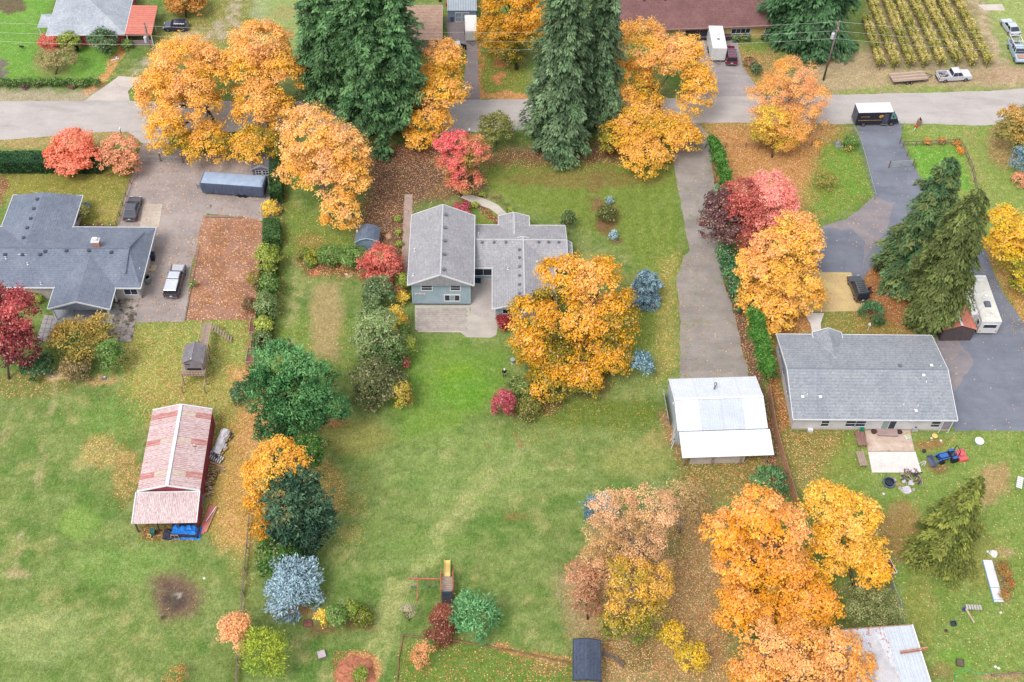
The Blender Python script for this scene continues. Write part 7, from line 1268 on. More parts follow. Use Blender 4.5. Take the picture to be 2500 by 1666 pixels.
MB().add([(-.6, -1.05, 1.4), (.6, -1.05, 1.4), (.6, -1.75, .05), (-.6, -1.75, .05), (-.6, -1.05, 1.32), (.6, -1.05, 1.32), (.6, -1.75, 0), (-.6, -1.75, 0)], BOXF).build('climbing_ramp', mat('ramp_dark', (70, 66, 76), (54, 52, 60), 2, .8), t); MB().b6(-.55, .55, -1.12, -1.06, 1.4, 1.8).build('canvas', mat('canvas_blue', (70, 100, 140), (56, 84, 120), 2, .8), t)
for i in range(5): MB().beam((.72, -.9 + i * .35, .1 + .3 * i), (.98, -1.0 + i * .35, .1 + .3 * i), .05, .05).build('ladder_rung', RW, t)
# trampoline
t = gthing('trampoline', 'trampoline with dark safety net half hidden by the fir', 'trampoline', 776, 58); MB().lathe((0, 0, .8), [(1.9, 0), (2.0, .05), (1.9, .1)], 24).build('frame', mat('pad_blue', (60, 90, 150), (50, 76, 130), 3, .6), t); MB().lathe((0, 0, .84), [(1.6, 0), (1.6, .02)], 24).build('mat', BLACK, t)
for i in range(6): a = i * math.pi / 3; MB().tube([(2 * math.cos(a), 2 * math.sin(a), 0), (2 * math.cos(a), 2 * math.sin(a), 2.6)], .04, 6).build('net_pole', mat('pole_dark', (70, 84, 110), (60, 70, 96), 3, .5), t)
nm = MB()
for i in range(48):
    a, b_ = i * math.pi / 24, (i + 1) * math.pi / 24; nm.beam((2 * math.cos(a), 2 * math.sin(a), .9), (2 * math.cos(a), 2 * math.sin(a), 2.5), .012, .012)
    for z in (1.2, 1.6, 2.0, 2.5): nm.beam((2 * math.cos(a), 2 * math.sin(a), z), (2 * math.cos(b_), 2 * math.sin(b_), z), .012, .012)
nm.build('net', BLACK, t)['kind'] = 'stuff'
# bins, unit, pots
def bin_(label, px, py, m, s=1.0, rz=0, lid=None):
    t = gthing('wheelie_bin', label, 'bin', px, py, rz); MB().box((0, 0, .5 * s), (.55 * s, .6 * s, .95 * s), top=(1.15, 1.15)).build('body', m, t, bevel=.03); MB().box((0, 0, 1.0 * s), (.68 * s, .74 * s, .07)).build('lid', lid or m, t, bevel=.02); MB().beam((-.28 * s, .38 * s, .95 * s), (.28 * s, .38 * s, .95 * s), .04, .04).build('handle', BLACK, t)
    for x in (-.24, .24): MB().lathe((x * s, .3 * s, .1), [(.1, -.03), (.1, .03)], 10, 'x').build('wheel', RUBBER, t)
NAVYB = mat('bin_navy', (52, 66, 92), (40, 52, 76), 3, .5); GREYB = mat('bin_grey', (100, 112, 130), (84, 94, 112), 3, .5); GRNB = mat('bin_green', (60, 120, 110), (50, 100, 92), 3, .5)
bin_('tall navy bin standing against the slate roofed house', 374, 634, NAVYB, 1.15, .1); bin_('grey wheelie bin at the blue grey shed, left one', 1104, 52, GREYB); bin_('dark teal wheelie bin at the blue grey shed, right one', 1113, 51, mat('bin_teal', (36, 76, 88), (30, 62, 72), 3, .5)); bin_('green wheelie bin under the barn lean-to', 375, 1305, GRNB, .85, .1)
t = gthing('barrel', 'big pale grey open barrel beside the slate roofed house', 'barrel', 361, 688); MB().lathe((0, 0, 0), [(.45, 0), (.58, .25), (.6, .8), (.5, 1.0), (.42, 1.0), (.4, .7)], 16).build('body', mat('barrel_grey', (150, 160, 156), (120, 130, 130), 2, .6), t); MB().lathe((0, 0, .68), [(.39, 0), (.39, .02)], 14).build('inside', BLACK, t)
t = gthing('cable_reel_base', 'tan paving square with a round mark beside the navy bin', 'slab', 371, 655); MB().b6(-.6, .6, -.55, .55, 0, .06).build('slab', mat('tan_slab', (216, 194, 160), (200, 178, 146), 2, .9), t); MB().lathe((-.4, .1, .06), [(.32, 0), (.32, .015)], 16).build('lid', mat('lid_taupe', (150, 134, 124), (136, 120, 112), 3, .8), t)
def pot(label, px, py, m, r=.28, h=.3, fill=None, cat='pot', name='flower_pot'):
    t = gthing(name, label, cat, px, py); MB().lathe((0, 0, 0), [(r * .7, 0), (r, h), (r * .88, h), (r * .8, h * .75)], 14).build('pot', m, t); MB().lathe((0, 0, h * .7), [(r * .8, 0), (r * .1, .05)], 12).build('soil', fill or mat('pot_soil', (90, 66, 62), (60, 46, 46), 4, .95), t)
pot('yellow flower pot beside the bins at the slate roofed house', 358, 668, SY, .24, .4); pot('bright green pot standing on the brown bench', 2102, 1054, mat('pot_green', (30, 170, 130), (26, 150, 116), 3, .5), .3, .7); pot('dark brown round pot left of the back steps', 2132, 1057, mat('pot_brown', (96, 66, 66), (76, 52, 54), 3, .8), .36, .35); pot('dark brown round pot right of the back steps', 2195, 1058, mat('pot_brown2', (84, 60, 60), (66, 46, 50), 3, .8), .34, .35)
pot('blue glazed pot among the olive bushes', 203, 908, mat('pot_blue', (40, 60, 150), (34, 50, 130), 3, .3), .22, .5); pot('yellow bucket behind the porch corner', 266, 760, SY, .28, .35); pot('black round bucket beside the tractor bucket', 2255, 1104, mat('bucket_navy', (60, 66, 92), (48, 52, 76), 3, .5), .25, .3); pot('small brown ring pot on the right yard', 2309, 1541, mat('pot_ring', (120, 84, 76), (100, 70, 64), 3, .8), .2, .12)
pot('blue ball planter beside the toy slide', 2352, 1490, mat('ball_blue', (40, 100, 190), (34, 86, 170), 3, .4), .22, .3)
t = gthing('birdbath', 'pale grey round stone birdbath beside the largest golden maple', 'birdbath', 1251, 887); MB().lathe((0, 0, 0), [(.22, 0), (.12, .1), (.1, .6), (.3, .68), (.33, .76), (.28, .74)], 16).build('pedestal', mat('bath_stone', (176, 186, 186), (156, 166, 168), 3, .8), t); MB().lathe((0, 0, .72), [(.28, 0), (.28, .01)], 16).build('water', glass_mat('bath_water', (190, 204, 206), .05), t)
t = gthing('water_bowl', 'round pale metal bowl on the ground below the olive bushes', 'bowl', 254, 925); MB().lathe((0, 0, 0), [(.2, 0), (.32, .12), (.28, .12), (.18, .04)], 16).build('bowl', STEEL, t)
t = gthing('lidded_tub', 'round white lidded tub with blue rim on the right yard', 'tub', 2389, 1081); MB().lathe((0, 0, 0), [(.5, 0), (.55, .35)], 20).build('tub', mat('tub_teal', (170, 196, 204), (150, 180, 190), 2, .5), t); MB().lathe((0, 0, .35), [(.58, 0), (.56, .08), (.3, .12)], 20).build('lid', WHITE, t)
def bench(label, px4, z, m, name='bench', cat='bench', n=4, legs=True):
    P = [G(*p, z) for p in px4]; c = sum(P, Vector()) / 4; ex = ((P[1] - P[0]) + (P[2] - P[3])) / 2; ey = ((P[3] - P[0]) + (P[2] - P[1])) / 2; rz = math.atan2(ey.y, ey.x); L, W = ey.length, ex.length
    t = thing(name, label, cat, (c.x, c.y, 0), rz)
    for i in range(n): MB().b6(-L / 2, L / 2, -W / 2 + i * W / n + .008, -W / 2 + (i + 1) * W / n - .008, z - .05, z + RND.uniform(0, .006)).build('plank', m, t)
    for x in (-L / 2 + .15, L / 2 - .15):
        for y in (-W / 2 + .12, W / 2 - .12): MB().b6(x - .05, x + .05, y - .05, y + .05, 0, z - .05).build('leg', m, t)
DK = mat('bench_brown', (160, 122, 112), (132, 98, 92), 1.5, .85, stretch=(.6, 5, 1))
bench('dark brown wooden table with a green pot, left of the back patio', [(2087, 1054), (2108, 1054), (2119, 1087), (2096, 1088)], .6, DK, 'table', 'table'); bench('light brown plank bench left of the white patio slab', [(2089, 1103), (2108, 1101), (2120, 1137), (2100, 1137)], .45, WOOD)
t = gthing('back_steps', 'grey plank landing step below the patio door', 'steps', 2165, 1059, 0)
for i in range(4): MB().b6(-1.25, 1.25, -.55 + i * .28, -.29 + i * .28, .3, .36).build('plank', mat('step_plank', (190, 166, 160), (164, 140, 136), 1.5, .85, stretch=(.6, 5, 1)), t)
MB().b6(-1.2, 1.2, -.5, -.44, 0, .3).b6(-1.2, 1.2, .45, .5, 0, .3).build('frame', DK, t)
t = gthing('green_cooler', 'pale green box with white rim on the back patio', 'cooler', 2214, 1070, .4); MB().box((0, 0, .2), (.7, .6, .4)).build('box', WHITE, t, bevel=.03); MB().box((.02, .02, .42), (.52, .5, .05)).build('lid', mat('lid_lime', (200, 220, 160), (186, 208, 146), 3, .6), t)
def lump(par, name, c, r, m, seed, flat=.7, n=10):
    R_ = np.random.RandomState(seed); v, f = [], []
    for j in range(6):
        th_ = math.pi / 2 * j / 5
        for i in range(n): a = 2 * math.pi * i / n; k = 1 + (R_.rand() - .5) * .35; v.append((c[0] + r * k * math.cos(th_) * math.cos(a), c[1] + r * k * math.cos(th_) * math.sin(a), c[2] + r * flat * k * math.sin(th_)))
    for j in range(5):
        for i in range(n): f.append((j * n + i, j * n + (i + 1) % n, (j + 1) * n + (i + 1) % n, (j + 1) * n + i))
    return MB().add(v, f).build(name, m, par)
t = gthing('hvac_unit', 'round pale utility unit with two taps against the white house wall', 'utility unit', 2232, 1050); MB().box((0, 0, .35), (.8, .6, .7), top=(.8, .8)).build('case', mat('unit_grey', (206, 202, 206), (180, 176, 184), 3, .6), t, bevel=.04); MB().lathe((0, 0, .7), [(.22, 0), (.18, .05)], 12).build('fan_grille', BLACK, t)
t = gthing('satellite_box', 'small white box unit on the ground at the left of the white house', 'utility box', 1977, 1053); MB().box((0, 0, .2), (.6, .4, .4)).build('case', WHITE, t); MB().box((0, 0, .42), (.65, .45, .04)).build('lid', WHITE, t)
t = gthing('electric_cabinet', 'grey utility cabinet beside the shrub at the driveway fence', 'cabinet', 2048, 357); MB().box((0, 0, .35), (1.3, .7, .7)).build('case', mat('cabinet_grey', (190, 196, 206), (170, 176, 188), 2, .5), t, bevel=.03); MB().box((0, 0, .72), (1.36, .76, .05)).build('lid', STEEL, t)
t = gthing('fire_pit', 'octagonal dark steel fire pit ring on the grass', 'fire pit', 2170, 1180)
for i in range(8): a = i * math.pi / 4; b_ = a + math.pi / 4; MB().beam((.75 * math.cos(a), .75 * math.sin(a), .12), (.75 * math.cos(b_), .75 * math.sin(b_), .12), .14, .22).build('ring_block', mat('ring_steel', (104, 122, 140), (76, 90, 108), 3, .5), t)
MB().lathe((0, 0, .05), [(.5, 0), (.58, .35), (.5, .35), (.45, .1)], 12).build('bowl', mat('bowl_dark', (50, 56, 78), (40, 44, 62), 3, .6), t); tag(MB().tube([(-.45, 0, .09), (.45, .1, .1)], [.12, .1], 8).build('log', CEDAR, loc=G(2188, 1184)), 'short pale log lying beside the fire pit', 'log')
t = gthing('debris_pile', 'pile of broken boards and brush at the end of the white slab', 'debris', 2225, 1165)
for i in range(34):
    a = RND.uniform(0, 3.1); x, y = RND.uniform(-1.5, 1.3), RND.uniform(-.9, .9); l_ = RND.uniform(.4, 1.3); z = RND.uniform(.05, .4); MB().beam((x - math.cos(a) * l_ / 2, y - math.sin(a) * l_ / 2, z), (x + math.cos(a) * l_ / 2, y + math.sin(a) * l_ / 2, z + RND.uniform(-.1, .2)), RND.uniform(.06, .16), .05).build('board', mat('debris_%d' % (i % 4), ((96, 66, 74), (196, 176, 176), (150, 120, 116), (70, 66, 100))[i % 4], None, 3, .85), t)
for nm_, px, py, r_, sd, lb in (('full_sack', 2213, 1198, .62, 3, 'large white sack at the foot of the debris pile'), ('full_sack', 2224, 1180, .38, 4, 'smaller white sack behind the large one'), ('full_sack', 2207, 1176, .25, 5, 'smallest white sack left of the others')): t2 = gthing(nm_, lb, 'sack', px, py); lump(t2, 'sack_body', (0, 0, 0), r_, mat('sack_white', (226, 220, 226), (200, 194, 206), 2, .7), sd, .75); MB().lathe((0, 0, r_ * .7), [(.05, 0), (.1, .1)], 7).build('sack_neck', MATS['sack_white'], t2)
for i, (px, py) in enumerate(((2184, 1172), (2186, 1182), (2196, 1192), (2230, 1196))): t2 = gthing('stone', ('pale stone left of the debris pile', 'second pale stone below the first beside the debris', 'pink stone between fire pit and large sack', 'grey stone right of the large sack')[i], 'stone', px, py); lump(t2, 'stone_body', (0, 0, 0), .22, mat('stone_pale', (200, 186, 190), (170, 156, 162), 3, .9), 20 + i, .8)
for i, (px, py, lb) in enumerate(((2157, 1206, 'crumpled white bag on the grass left of the sacks'), (2425, 1352, 'large crumpled white bag above the white panel'), (2411, 1347, 'little white scrap beside the large crumpled bag'), (2438, 1632, 'white object on the grass near the log wall'), (2430, 1628, 'smaller white object left of the other near the log wall'), (2443, 1496, 'single white stone on the right lawn'), (129, 918, 'white garden stone at the left of the sandy patch'), (112, 918, 'orange garden ball left of the white stone'), (499, 1412, 'white bottle standing near the burnt patch'), (846, 670, 'pale stone by the flower bed'), (784, 1596, None), (948, 578, 'large tan boulder in the mulch bed'), (2297, 1076, 'pale round stone right of the yellow disc'), (2274, 1070, 'small white ball below the yellow disc'), (2326, 1074, 'orange ball in the grass'))):
    if lb is None: continue
    r_ = .5 if lb.startswith('large') else .16; t2 = gthing('boulder' if 'boulder' in lb else 'ball' if 'ball' in lb else 'bag' if 'bag' in lb else 'stone', lb, 'boulder' if 'boulder' in lb else 'ball' if 'ball' in lb else 'bag' if 'bag' in lb else 'object', px, py); lump(t2, 'body', (0, 0, 0), r_, mat('orange_ball', (236, 150, 110), None, 3, .6) if 'orange' in lb else mat('boulder_tan', (216, 170, 142), (190, 146, 122), 3, .9) if 'boulder' in lb else mat('bag_white', (240, 238, 236), (224, 220, 220), 3, .7), 40 + i, .6)
t = gthing('yellow_disc', 'round yellow toy disc by the white house corner', 'toy', 2282, 1065); MB().lathe((0, 0, 0), [(.3, 0), (.36, .08), (.1, .12)], 14).build('disc', SY, t)
t = gthing('garden_rock', 'grey boulder standing on the leafy drive', 'boulder', 509, 505); lump(t, 'rock', (0, 0, 0), .42, mat('drive_rock', (190, 176, 160), (160, 146, 134), 3, .9), 77, 1.0)
t = gthing('wooden_box', 'small pale wooden box lid on the bottom lawn', 'box', 786, 1602, .4); MB().box((0, 0, .22), (.7, .7, .44)).build('box', GREYW, t); MB().box((0, 0, .46), (.82, .82, .05)).build('lid', mat('lid_grey', (206, 190, 196), (180, 166, 174), 2, .8), t)
# things beside the barn
t = gthing('blue_tarp', 'crumpled bright blue tarp over a load at the barn lean-to', 'tarp', 452, 1302); R_ = np.random.RandomState(8); v, f = [], []; nx_, ny_ = 15, 8
for i in range(nx_):
    for j in range(ny_): x, y = -1.7 + i * 3.6 / (nx_ - 1), -.9 + j * 1.9 / (ny_ - 1); e = min(i, nx_ - 1 - i, 2) / 2 * min(j, ny_ - 1 - j, 2) / 2; v.append((x + R_.uniform(-.08, .08), y + R_.uniform(-.08, .08), .06 + e * .95 + R_.uniform(-.1, .12) * (e > 0)))
for i in range(nx_ - 1):
    for j in range(ny_ - 1): a = i * ny_ + j; f += [(a, a + ny_, a + 1), (a + ny_, a + ny_ + 1, a + 1)]
MB().add(v, f).build('tarp_sheet', mat('tarp_blue', (50, 150, 240), (30, 110, 210), 1.5, .45), t); MB().b6(-1.5, 1.7, -.75, .8, 0, .7).build('load', mat('load_dark', (60, 56, 76), (44, 42, 58), 2, .9), t)
t = gthing('dark_bundle', 'dark wrapped bundle left of the blue tarp', 'bundle', 412, 1308); lump(t, 'bundle', (0, 0, 0), .75, mat('bundle_navy', (60, 64, 84), (44, 46, 64), 2, .8), 31, 1.1)
t = gthing('wooden_crate', 'open wooden crate frame in front of the blue tarp', 'crate', 429, 1317)
for a, b_ in (((-.5, 0, .05), (-.4, 0, .9)), ((.5, 0, .05), (.4, 0, .9)), ((-.45, 0, .9), (.45, 0, .9)), ((-.5, 0, .05), (.5, 0, .05)), ((0, 0, .05), (0, 0, .9))): MB().beam(a, b_, .08, .08).build('slat', WOOD, t)
MB().b6(-.42, .42, .03, .06, .06, .85).build('panel', mat('crate_dark', (90, 64, 58), (70, 50, 46), 2, .9), t)
pot('yellow bucket beside the green bin at the barn', 366, 1312, SY, .22, .35)
t = gthing('scrap_heap', 'scrap covered with a white sheet at the far right side of the barn', 'scrap heap', 540, 1085, -.15); R_ = np.random.RandomState(12)
v, f = [], []
for i in range(12):
    for j in range(6): v.append((-.55 + j * .22 + R_.uniform(-.05, .05), -1.8 + i * .33, .35 + .45 * math.sin(math.pi * (j + .5) / 6) + R_.uniform(-.1, .14)))
for i in range(11):
    for j in range(5): a = i * 6 + j; f += [(a, a + 1, a + 7, a + 6)]
MB().add(v, f).build('white_sheet', mat('sheet_white', (236, 232, 238), (206, 200, 208), 1.4, .6), t)
for i in range(18): x, y = RND.uniform(.1, 1.1), RND.uniform(-2.4, 1.8); MB().box((x, y, RND.uniform(.15, .5)), (RND.uniform(.15, .5), RND.uniform(.3, .9), RND.uniform(.1, .35)), rz=RND.uniform(-.5, .5)).build('scrap', mat('scrap_%d' % (i % 4), ((200, 164, 120), (60, 50, 60), (150, 110, 84), (196, 190, 196))[i % 4], None, 3, .85), t)
for k, (px, py, lb) in enumerate(((530, 1117, 'grey slatted pallet leaning at the barn, upper one'), (524, 1124, 'grey slatted pallet leaning at the barn, lower one'))):
    t = gthing('pallet', lb, 'pallet', px, py, -.5)
    for i in range(7): MB().box((-.9 + i * .3, 0, .35), (.14, .5, .05), rx=.5).build('slat', mat('pallet_pale', (226, 226, 232), (206, 206, 214), 3, .7), t)
    for y in (-.25, .25): MB().beam((-1.05, y, .3 + y * .5), (1.05, y, .3 + y * .5), .06, .06).build('runner', mat('pallet_grey', (120, 116, 124), (96, 94, 102), 3, .8), t)
for k, (px, py) in enumerate(((531, 1136), (531, 1146))): tag(MB().box((0, 0, .12), (2.0, .22, .08), rz=-.35).build('plank', (CEDAR, GREYW)[k], loc=G(px, py)), ('tan plank lying below the pallets', 'grey brown plank under the tan plank')[k], 'plank')
t = gthing('firewood_pile', 'tumbled firewood pile along the right wall of the barn', 'firewood', 514, 1180, -.12)
for i in range(120): x, y = RND.gauss(0, .33), RND.uniform(-2.0, 1.9); z = max(.08, .55 - abs(x) * .8) * RND.uniform(.3, 1.1); a = RND.uniform(-.5, .5); l_ = RND.uniform(.3, .5); MB().tube([(x - l_ / 2 * math.cos(a), y - l_ / 2 * math.sin(a), z), (x + l_ / 2 * math.cos(a), y + l_ / 2 * math.sin(a), z + RND.uniform(-.06, .06))], RND.uniform(.06, .1), 6).build('log', mat('firewood_%d' % (i % 4), ((214, 196, 176), (160, 130, 96), (110, 92, 80), (190, 150, 70))[i % 4], None, 4, .9), t)
for k, (pts, m_, lb) in enumerate(((((-.45, -1.9), (.25, -1.8), (.55, 2.0), (-.2, 2.0)), mat('red_panel', (220, 130, 126), (204, 110, 108), 1, .7), 'faded red metal panel lying at the barn corner'), (((.3, -1.6), (.5, -1.6), (.8, 1.9), (.6, 1.9)), CEDAR, 'narrow tan board beside the faded red panel'), (((.05, -.2), (.12, -.25), (.7, 1.8), (.62, 1.85)), WHITE, 'thin white strip lying on the faded red panel'))):
    g_ = G(504, 1272); tag(MB().prism([(x, y) for x, y in pts], 'z', .1 + .09 * k, .15 + .09 * k).build(('metal_sheet', 'board', 'trim_strip')[k], m_, loc=g_, rz=-.1), lb, 'panel')
tag(MB().box((0, 0, .8), (.5, 1.6, .06), ry=1.1).build('metal_sheet', mat('barn_grey_panel', (130, 126, 140), (110, 106, 120), 2, .7), loc=G(497, 1232)), 'grey sheet leaning at the barn lean-to corner', 'panel')
t = gthing('roof_whirligig', 'small rusty wind vane with white ball on the barn roof', 'wind vane', 478, 1098, 0, z=3.3); MB().tube([(0, 0, .1), (0, 0, .9)], .03, 6).box((0, 0, .7), (.5, .04, .2)).build('vane', WOODRED, t); MB().lathe((0, 0, .9), [(.1, 0), (.12, .1), (.05, .2)], 8).build('ball', WHITE, t)
# raised beds
for k, (q_, lb) in enumerate((([(613, 782), (631, 782), (627, 815), (609, 815)], 'uppermost raised wooden garden bed in the hedge line'), ([(616, 818), (626, 818), (624, 850), (613, 850)], 'narrow middle raised bed in the hedge line'), ([(606, 854), (623, 854), (620, 888), (601, 888)], 'lowest raised wooden bed next to the fluffy pine'))):
    P = [G(*p) for p in q_]; c = sum(P, Vector()) / 4; t = thing('raised_bed', lb, 'garden bed', c)
    for a, b_ in zip(P, P[1:] + P[:1]): MB().beam((a.x - c.x, a.y - c.y, .2), (b_.x - c.x, b_.y - c.y, .2), .08, .4).build('side_board', WOOD, t)
    MB().prism([((p.x - c.x) * .95, (p.y - c.y) * .95) for p in P], 'z', 0, .3).build('soil', mat('bed_soil', (150, 104, 84), (110, 76, 64), 2, .95), t)
tag(MB().beam((0, 0, .1), (G(596, 533) - G(502, 531)), .14, .18).build('timber_edge', GREYW, loc=G(502, 531)), 'timber edging at the top of the leaf buried strip', 'timber')
tag(MB().beam((0, 0, .08), (G(487, 600) - G(452, 782)) * -1 * -1, .12, .14).build('timber_edge', GREYW, loc=G(452, 782)), 'timber edging down the left side of the leaf buried strip', 'timber')
# right yard odds
P = [G(*p) for p in ((2399, 1368), (2421, 1369), (2450, 1471), (2427, 1471))]; c = sum(P, Vector()) / 4; t = thing('white_sheet', 'long white flat panel lying on the right lawn', 'panel', c)
for a0, a1 in ((0, .66), (.665, .95), (.955, 1)): q_ = [P[0].lerp(P[3], a0 + .004), P[1].lerp(P[2], a0 + .004), P[1].lerp(P[2], a1 - .004), P[0].lerp(P[3], a1 - .004)]; MB().prism([(p.x - c.x, p.y - c.y) for p in q_], 'z', .05, .13).build('sheet', WHITE, t)
MB().prism([(p.x - c.x - .06, p.y - c.y) for p in P], 'z', .0, .045).build('underside', mat('panel_blue', (90, 170, 220), (80, 150, 200), 3, .6), t)
t = gthing('toy_slide_set', 'small slatted wooden toy bench with a plank ramp on the right lawn', 'toy', 2372, 1487)
for i in range(6): MB().b6(-.75 + i * .3, -.52 + i * .3, -.3, .3, .4, .45).build('slat', mat('slat_pale', (206, 200, 196), (180, 174, 172), 3, .8), t)
for x in (-.7, .95):
    for y in (-.3, .3): MB().b6(x - .04, x + .04, y - .04, y + .04, 0, .4).build('leg', WOOD, t)
MB().beam((-.8, -.2, .4), (-.1, -1.7, .05), .22, .06).build('ramp', PS, t)
for px, py, lb, rz_ in ((2327, 1524, 'black rectangular tray on the right lawn', .1), (2343, 1620, 'brown square tub near the metal barn', -.1)):
    big = 'tub' in lb; w_ = .75 if big else .5; t = gthing('tray', lb, 'tray', px, py, rz_); m_ = mat('tub_brown', (120, 106, 90), (100, 88, 76), 3, .8) if big else mat('tray_navy', (70, 84, 96), (56, 68, 80), 3, .6)
    for a, b_ in (((-w_ / 2, -w_ / 2), (w_ / 2, -w_ / 2)), ((w_ / 2, -w_ / 2), (w_ / 2, w_ / 2)), ((w_ / 2, w_ / 2), (-w_ / 2, w_ / 2)), ((-w_ / 2, w_ / 2), (-w_ / 2, -w_ / 2))): MB().beam((*a, .15), (*b_, .15), .05, .3).build('side', m_, t)
    MB().b6(-w_ / 2, w_ / 2, -w_ / 2, w_ / 2, 0, .06 if not big else .2).build('bottom', m_, t)
pts = [G(2330, 1680), G(2332, 1650), G(2345, 1637), G(2362, 1636), G(2385, 1645), G(2410, 1648), G(2418, 1640)]; tag(MB().tube([p - pts[0] + Vector((0, 0, .05)) for p in pts], .035, 6).build('garden_hose', mat('hose_green', (60, 200, 130), (50, 180, 116), 3, .5), loc=pts[0]), 'bright green garden hose curling on the grass at the bottom right', 'hose')
t = gthing('slatted_lounger', 'white slatted lounger at the right edge of the lawn', 'lounger', 2487, 1182, 1.2)
for i in range(6): MB().b6(-.9 + i * .3, -.68 + i * .3, -.35, .35, .38, .43).build('slat', WHITE, t)
for x in (-.85, .85):
    for y in (-.3, .3): MB().b6(x - .03, x + .03, y - .03, y + .03, 0, .38).build('leg', STEEL, t)
for k, (px, py, a_) in enumerate(((2250, 1130, .5), (2254, 1133, .8), (2258, 1134, 1.1))): tag(MB().box((0, 0, .06 + .03 * k), (1.1 - .15 * k, .12, .04), rz=a_).build('slat', mat('pale_slat', (206, 194, 186), (186, 174, 166), 3, .8), loc=G(px, py)), ('longest pale slat lying by the tractor bucket', 'middle pale slat lying by the tractor bucket', 'shortest pale slat lying by the tractor bucket')[k], 'board')
t = gthing('driveway_marker', 'brick mailbox pillar with red toy at its foot, beside the driveway mouth', 'mailbox', 2242, 306)
for i in range(6): MB().b6(-.3, .3, -.3, .3, i * .18, i * .18 + .17).build('brick_course', mat('pillar_brick', (176, 140, 124), (150, 116, 104), 3, .9), t)
MB().lathe((0, -.25, 1.25), [(.12, 0), (.12, .5)], 10, 'y').build('mailbox', mat('mailbox_dark', (60, 56, 60), (50, 46, 50), 3, .5), t)
t = gthing('toy_tractor', 'red and blue toy lying at the foot of the mailbox pillar', 'toy', 2236, 311); MB().box((0, 0, .15), (.4, .3, .3)).build('body', mat('toy_red', (220, 80, 60), (200, 70, 54), 3, .5), t); MB().beam((-.1, -.2, .1), (-.5, -.8, .05), .08, .08).build('handle', WHITE, t)
def mailbox(label, px, py): t = gthing('mailbox', label, 'mailbox', px, py); MB().b6(-.05, .05, -.05, .05, 0, 1.1).build('post', mat('post_green', (110, 130, 110), (96, 114, 98), 3, .8), t); MB().box((0, 0, 1.22), (.22, .5, .24)).build('box', WHITE, t, bevel=.04)
mailbox('white mailbox on a post near the rust brown maple', 297, 330); mailbox('white post box in front of the small red and green tree', 1146, 332)
t = gthing('white_trellis', 'white broken ornament lying by the red house lawn', 'ornament', 281, 147, .5); MB().box((0, 0, .1), (1.3, .22, .12)).box((.3, .2, .16), (.7, .2, .1), rz=1.2).build('frame', WHITE, t)
t = gthing('garden_ornament', 'black bird shaped ornament on the far left lawn', 'ornament', 54, 120); MB().tube([(0, 0, 0), (0, 0, .4)], .03, 5).box((.05, 0, .5), (.7, .25, .2)).build('body', BLACK, t)
t = gthing('picnic_chair', 'dark chair beside the yellow shrub at the red house', 'chair', 190, 127); MB().box((0, 0, .42), (.5, .5, .06)).box((0, .25, .75), (.5, .06, .6)).build('seat', BLACK, t)
for x in (-.2, .2):
    for y in (-.2, .2): MB().b6(x - .03, x + .03, y - .03, y + .03, 0, .4).build('leg', BLACK, t)
for k, (px, py, lb) in enumerate(((2139, 662, 'dark wicker chair on the rusty ground by the cedars'), (2122, 716, 'small dark stool beside the black car'))): t = gthing('garden_chair', lb, 'chair', px, py, .4); MB().box((0, 0, .4), (.6, .6, .1)).build('seat', mat('wicker_dark', (96, 72, 72), (76, 56, 58), 3, .9), t); MB().box((0, .28, .7), (.6, .08, .5)).build('backrest', MATS['wicker_dark'], t); [MB().b6(x - .04, x + .04, y - .04, y + .04, 0, .36).build('leg', MATS['wicker_dark'], t) for x in (-.25, .25) for y in (-.25, .25)]
t = gthing('deer_statue', 'pale grey deer shaped garden statue on the rusty ground', 'statue', 2167, 722, 1.0); MB().tube([(-.4, 0, .6), (0, 0, .66), (.4, 0, .68)], [.13, .16, .14], 8).tube([(.38, 0, .7), (.55, 0, 1.0), (.7, 0, 1.02)], [.09, .06, .05], 7).build('body', mat('statue_grey', (190, 194, 190), (166, 170, 168), 3, .8), t, smooth=True)
for x in (-.35, .35):
    for y in (-.08, .08): MB().tube([(x, y, .6), (x + .02, y, .3), (x, y, 0)], [.05, .035, .03], 6).build('leg', MATS['statue_grey'], t)
t = gthing('white_garden_chair', 'white plastic chair under the orange and yellow maple', 'chair', 1926, 700); MB().box((0, 0, .4), (.6, .55, .06)).box((0, .27, .7), (.6, .06, .6)).build('seat', WHITE, t); [MB().b6(x - .03, x + .03, y - .03, y + .03, 0, .38).build('leg', WHITE, t) for x in (-.25, .25) for y in (-.22, .22)]
t = gthing('standpipe', 'white birdhouse post behind the white house roof', 'birdhouse', 2118, 808); MB().b6(-.04, .04, -.04, .04, 0, 1.2).build('post', WHITE, t); MB().box((0, 0, 1.3), (.3, .3, .3), top=(.4, 1)).build('house', WHITE, t)
for k, (px, py, lb) in enumerate(((1074, 4, 'small round barrel grill behind the tan roofed building'), (1092, 16, 'red bucket beside the blue grey shed'))): t = gthing('barrel_grill' if k == 0 else 'bucket', lb, 'grill' if k == 0 else 'bucket', px, py); MB().lathe((0, 0, 0), [(.22, 0), (.3, .5), (.24, .8)], 12).build('drum', mat('grill_dark', (80, 76, 80), None, 3, .6) if k == 0 else mat('bucket_red', (220, 70, 80), None, 3, .5), t)
t = gthing('blue_kayak_cover', 'rounded blue covered object beside the thin lawn shrub', 'cover', 212, 503); lump(t, 'cover', (0, 0, 0), .6, mat('cover_blue', (110, 136, 156), (90, 116, 138), 2, .6), 91, .9)
t = gthing('firewood_stack', 'stack of grey split wood beside the porch of the slate roofed house', 'firewood', 315, 716)
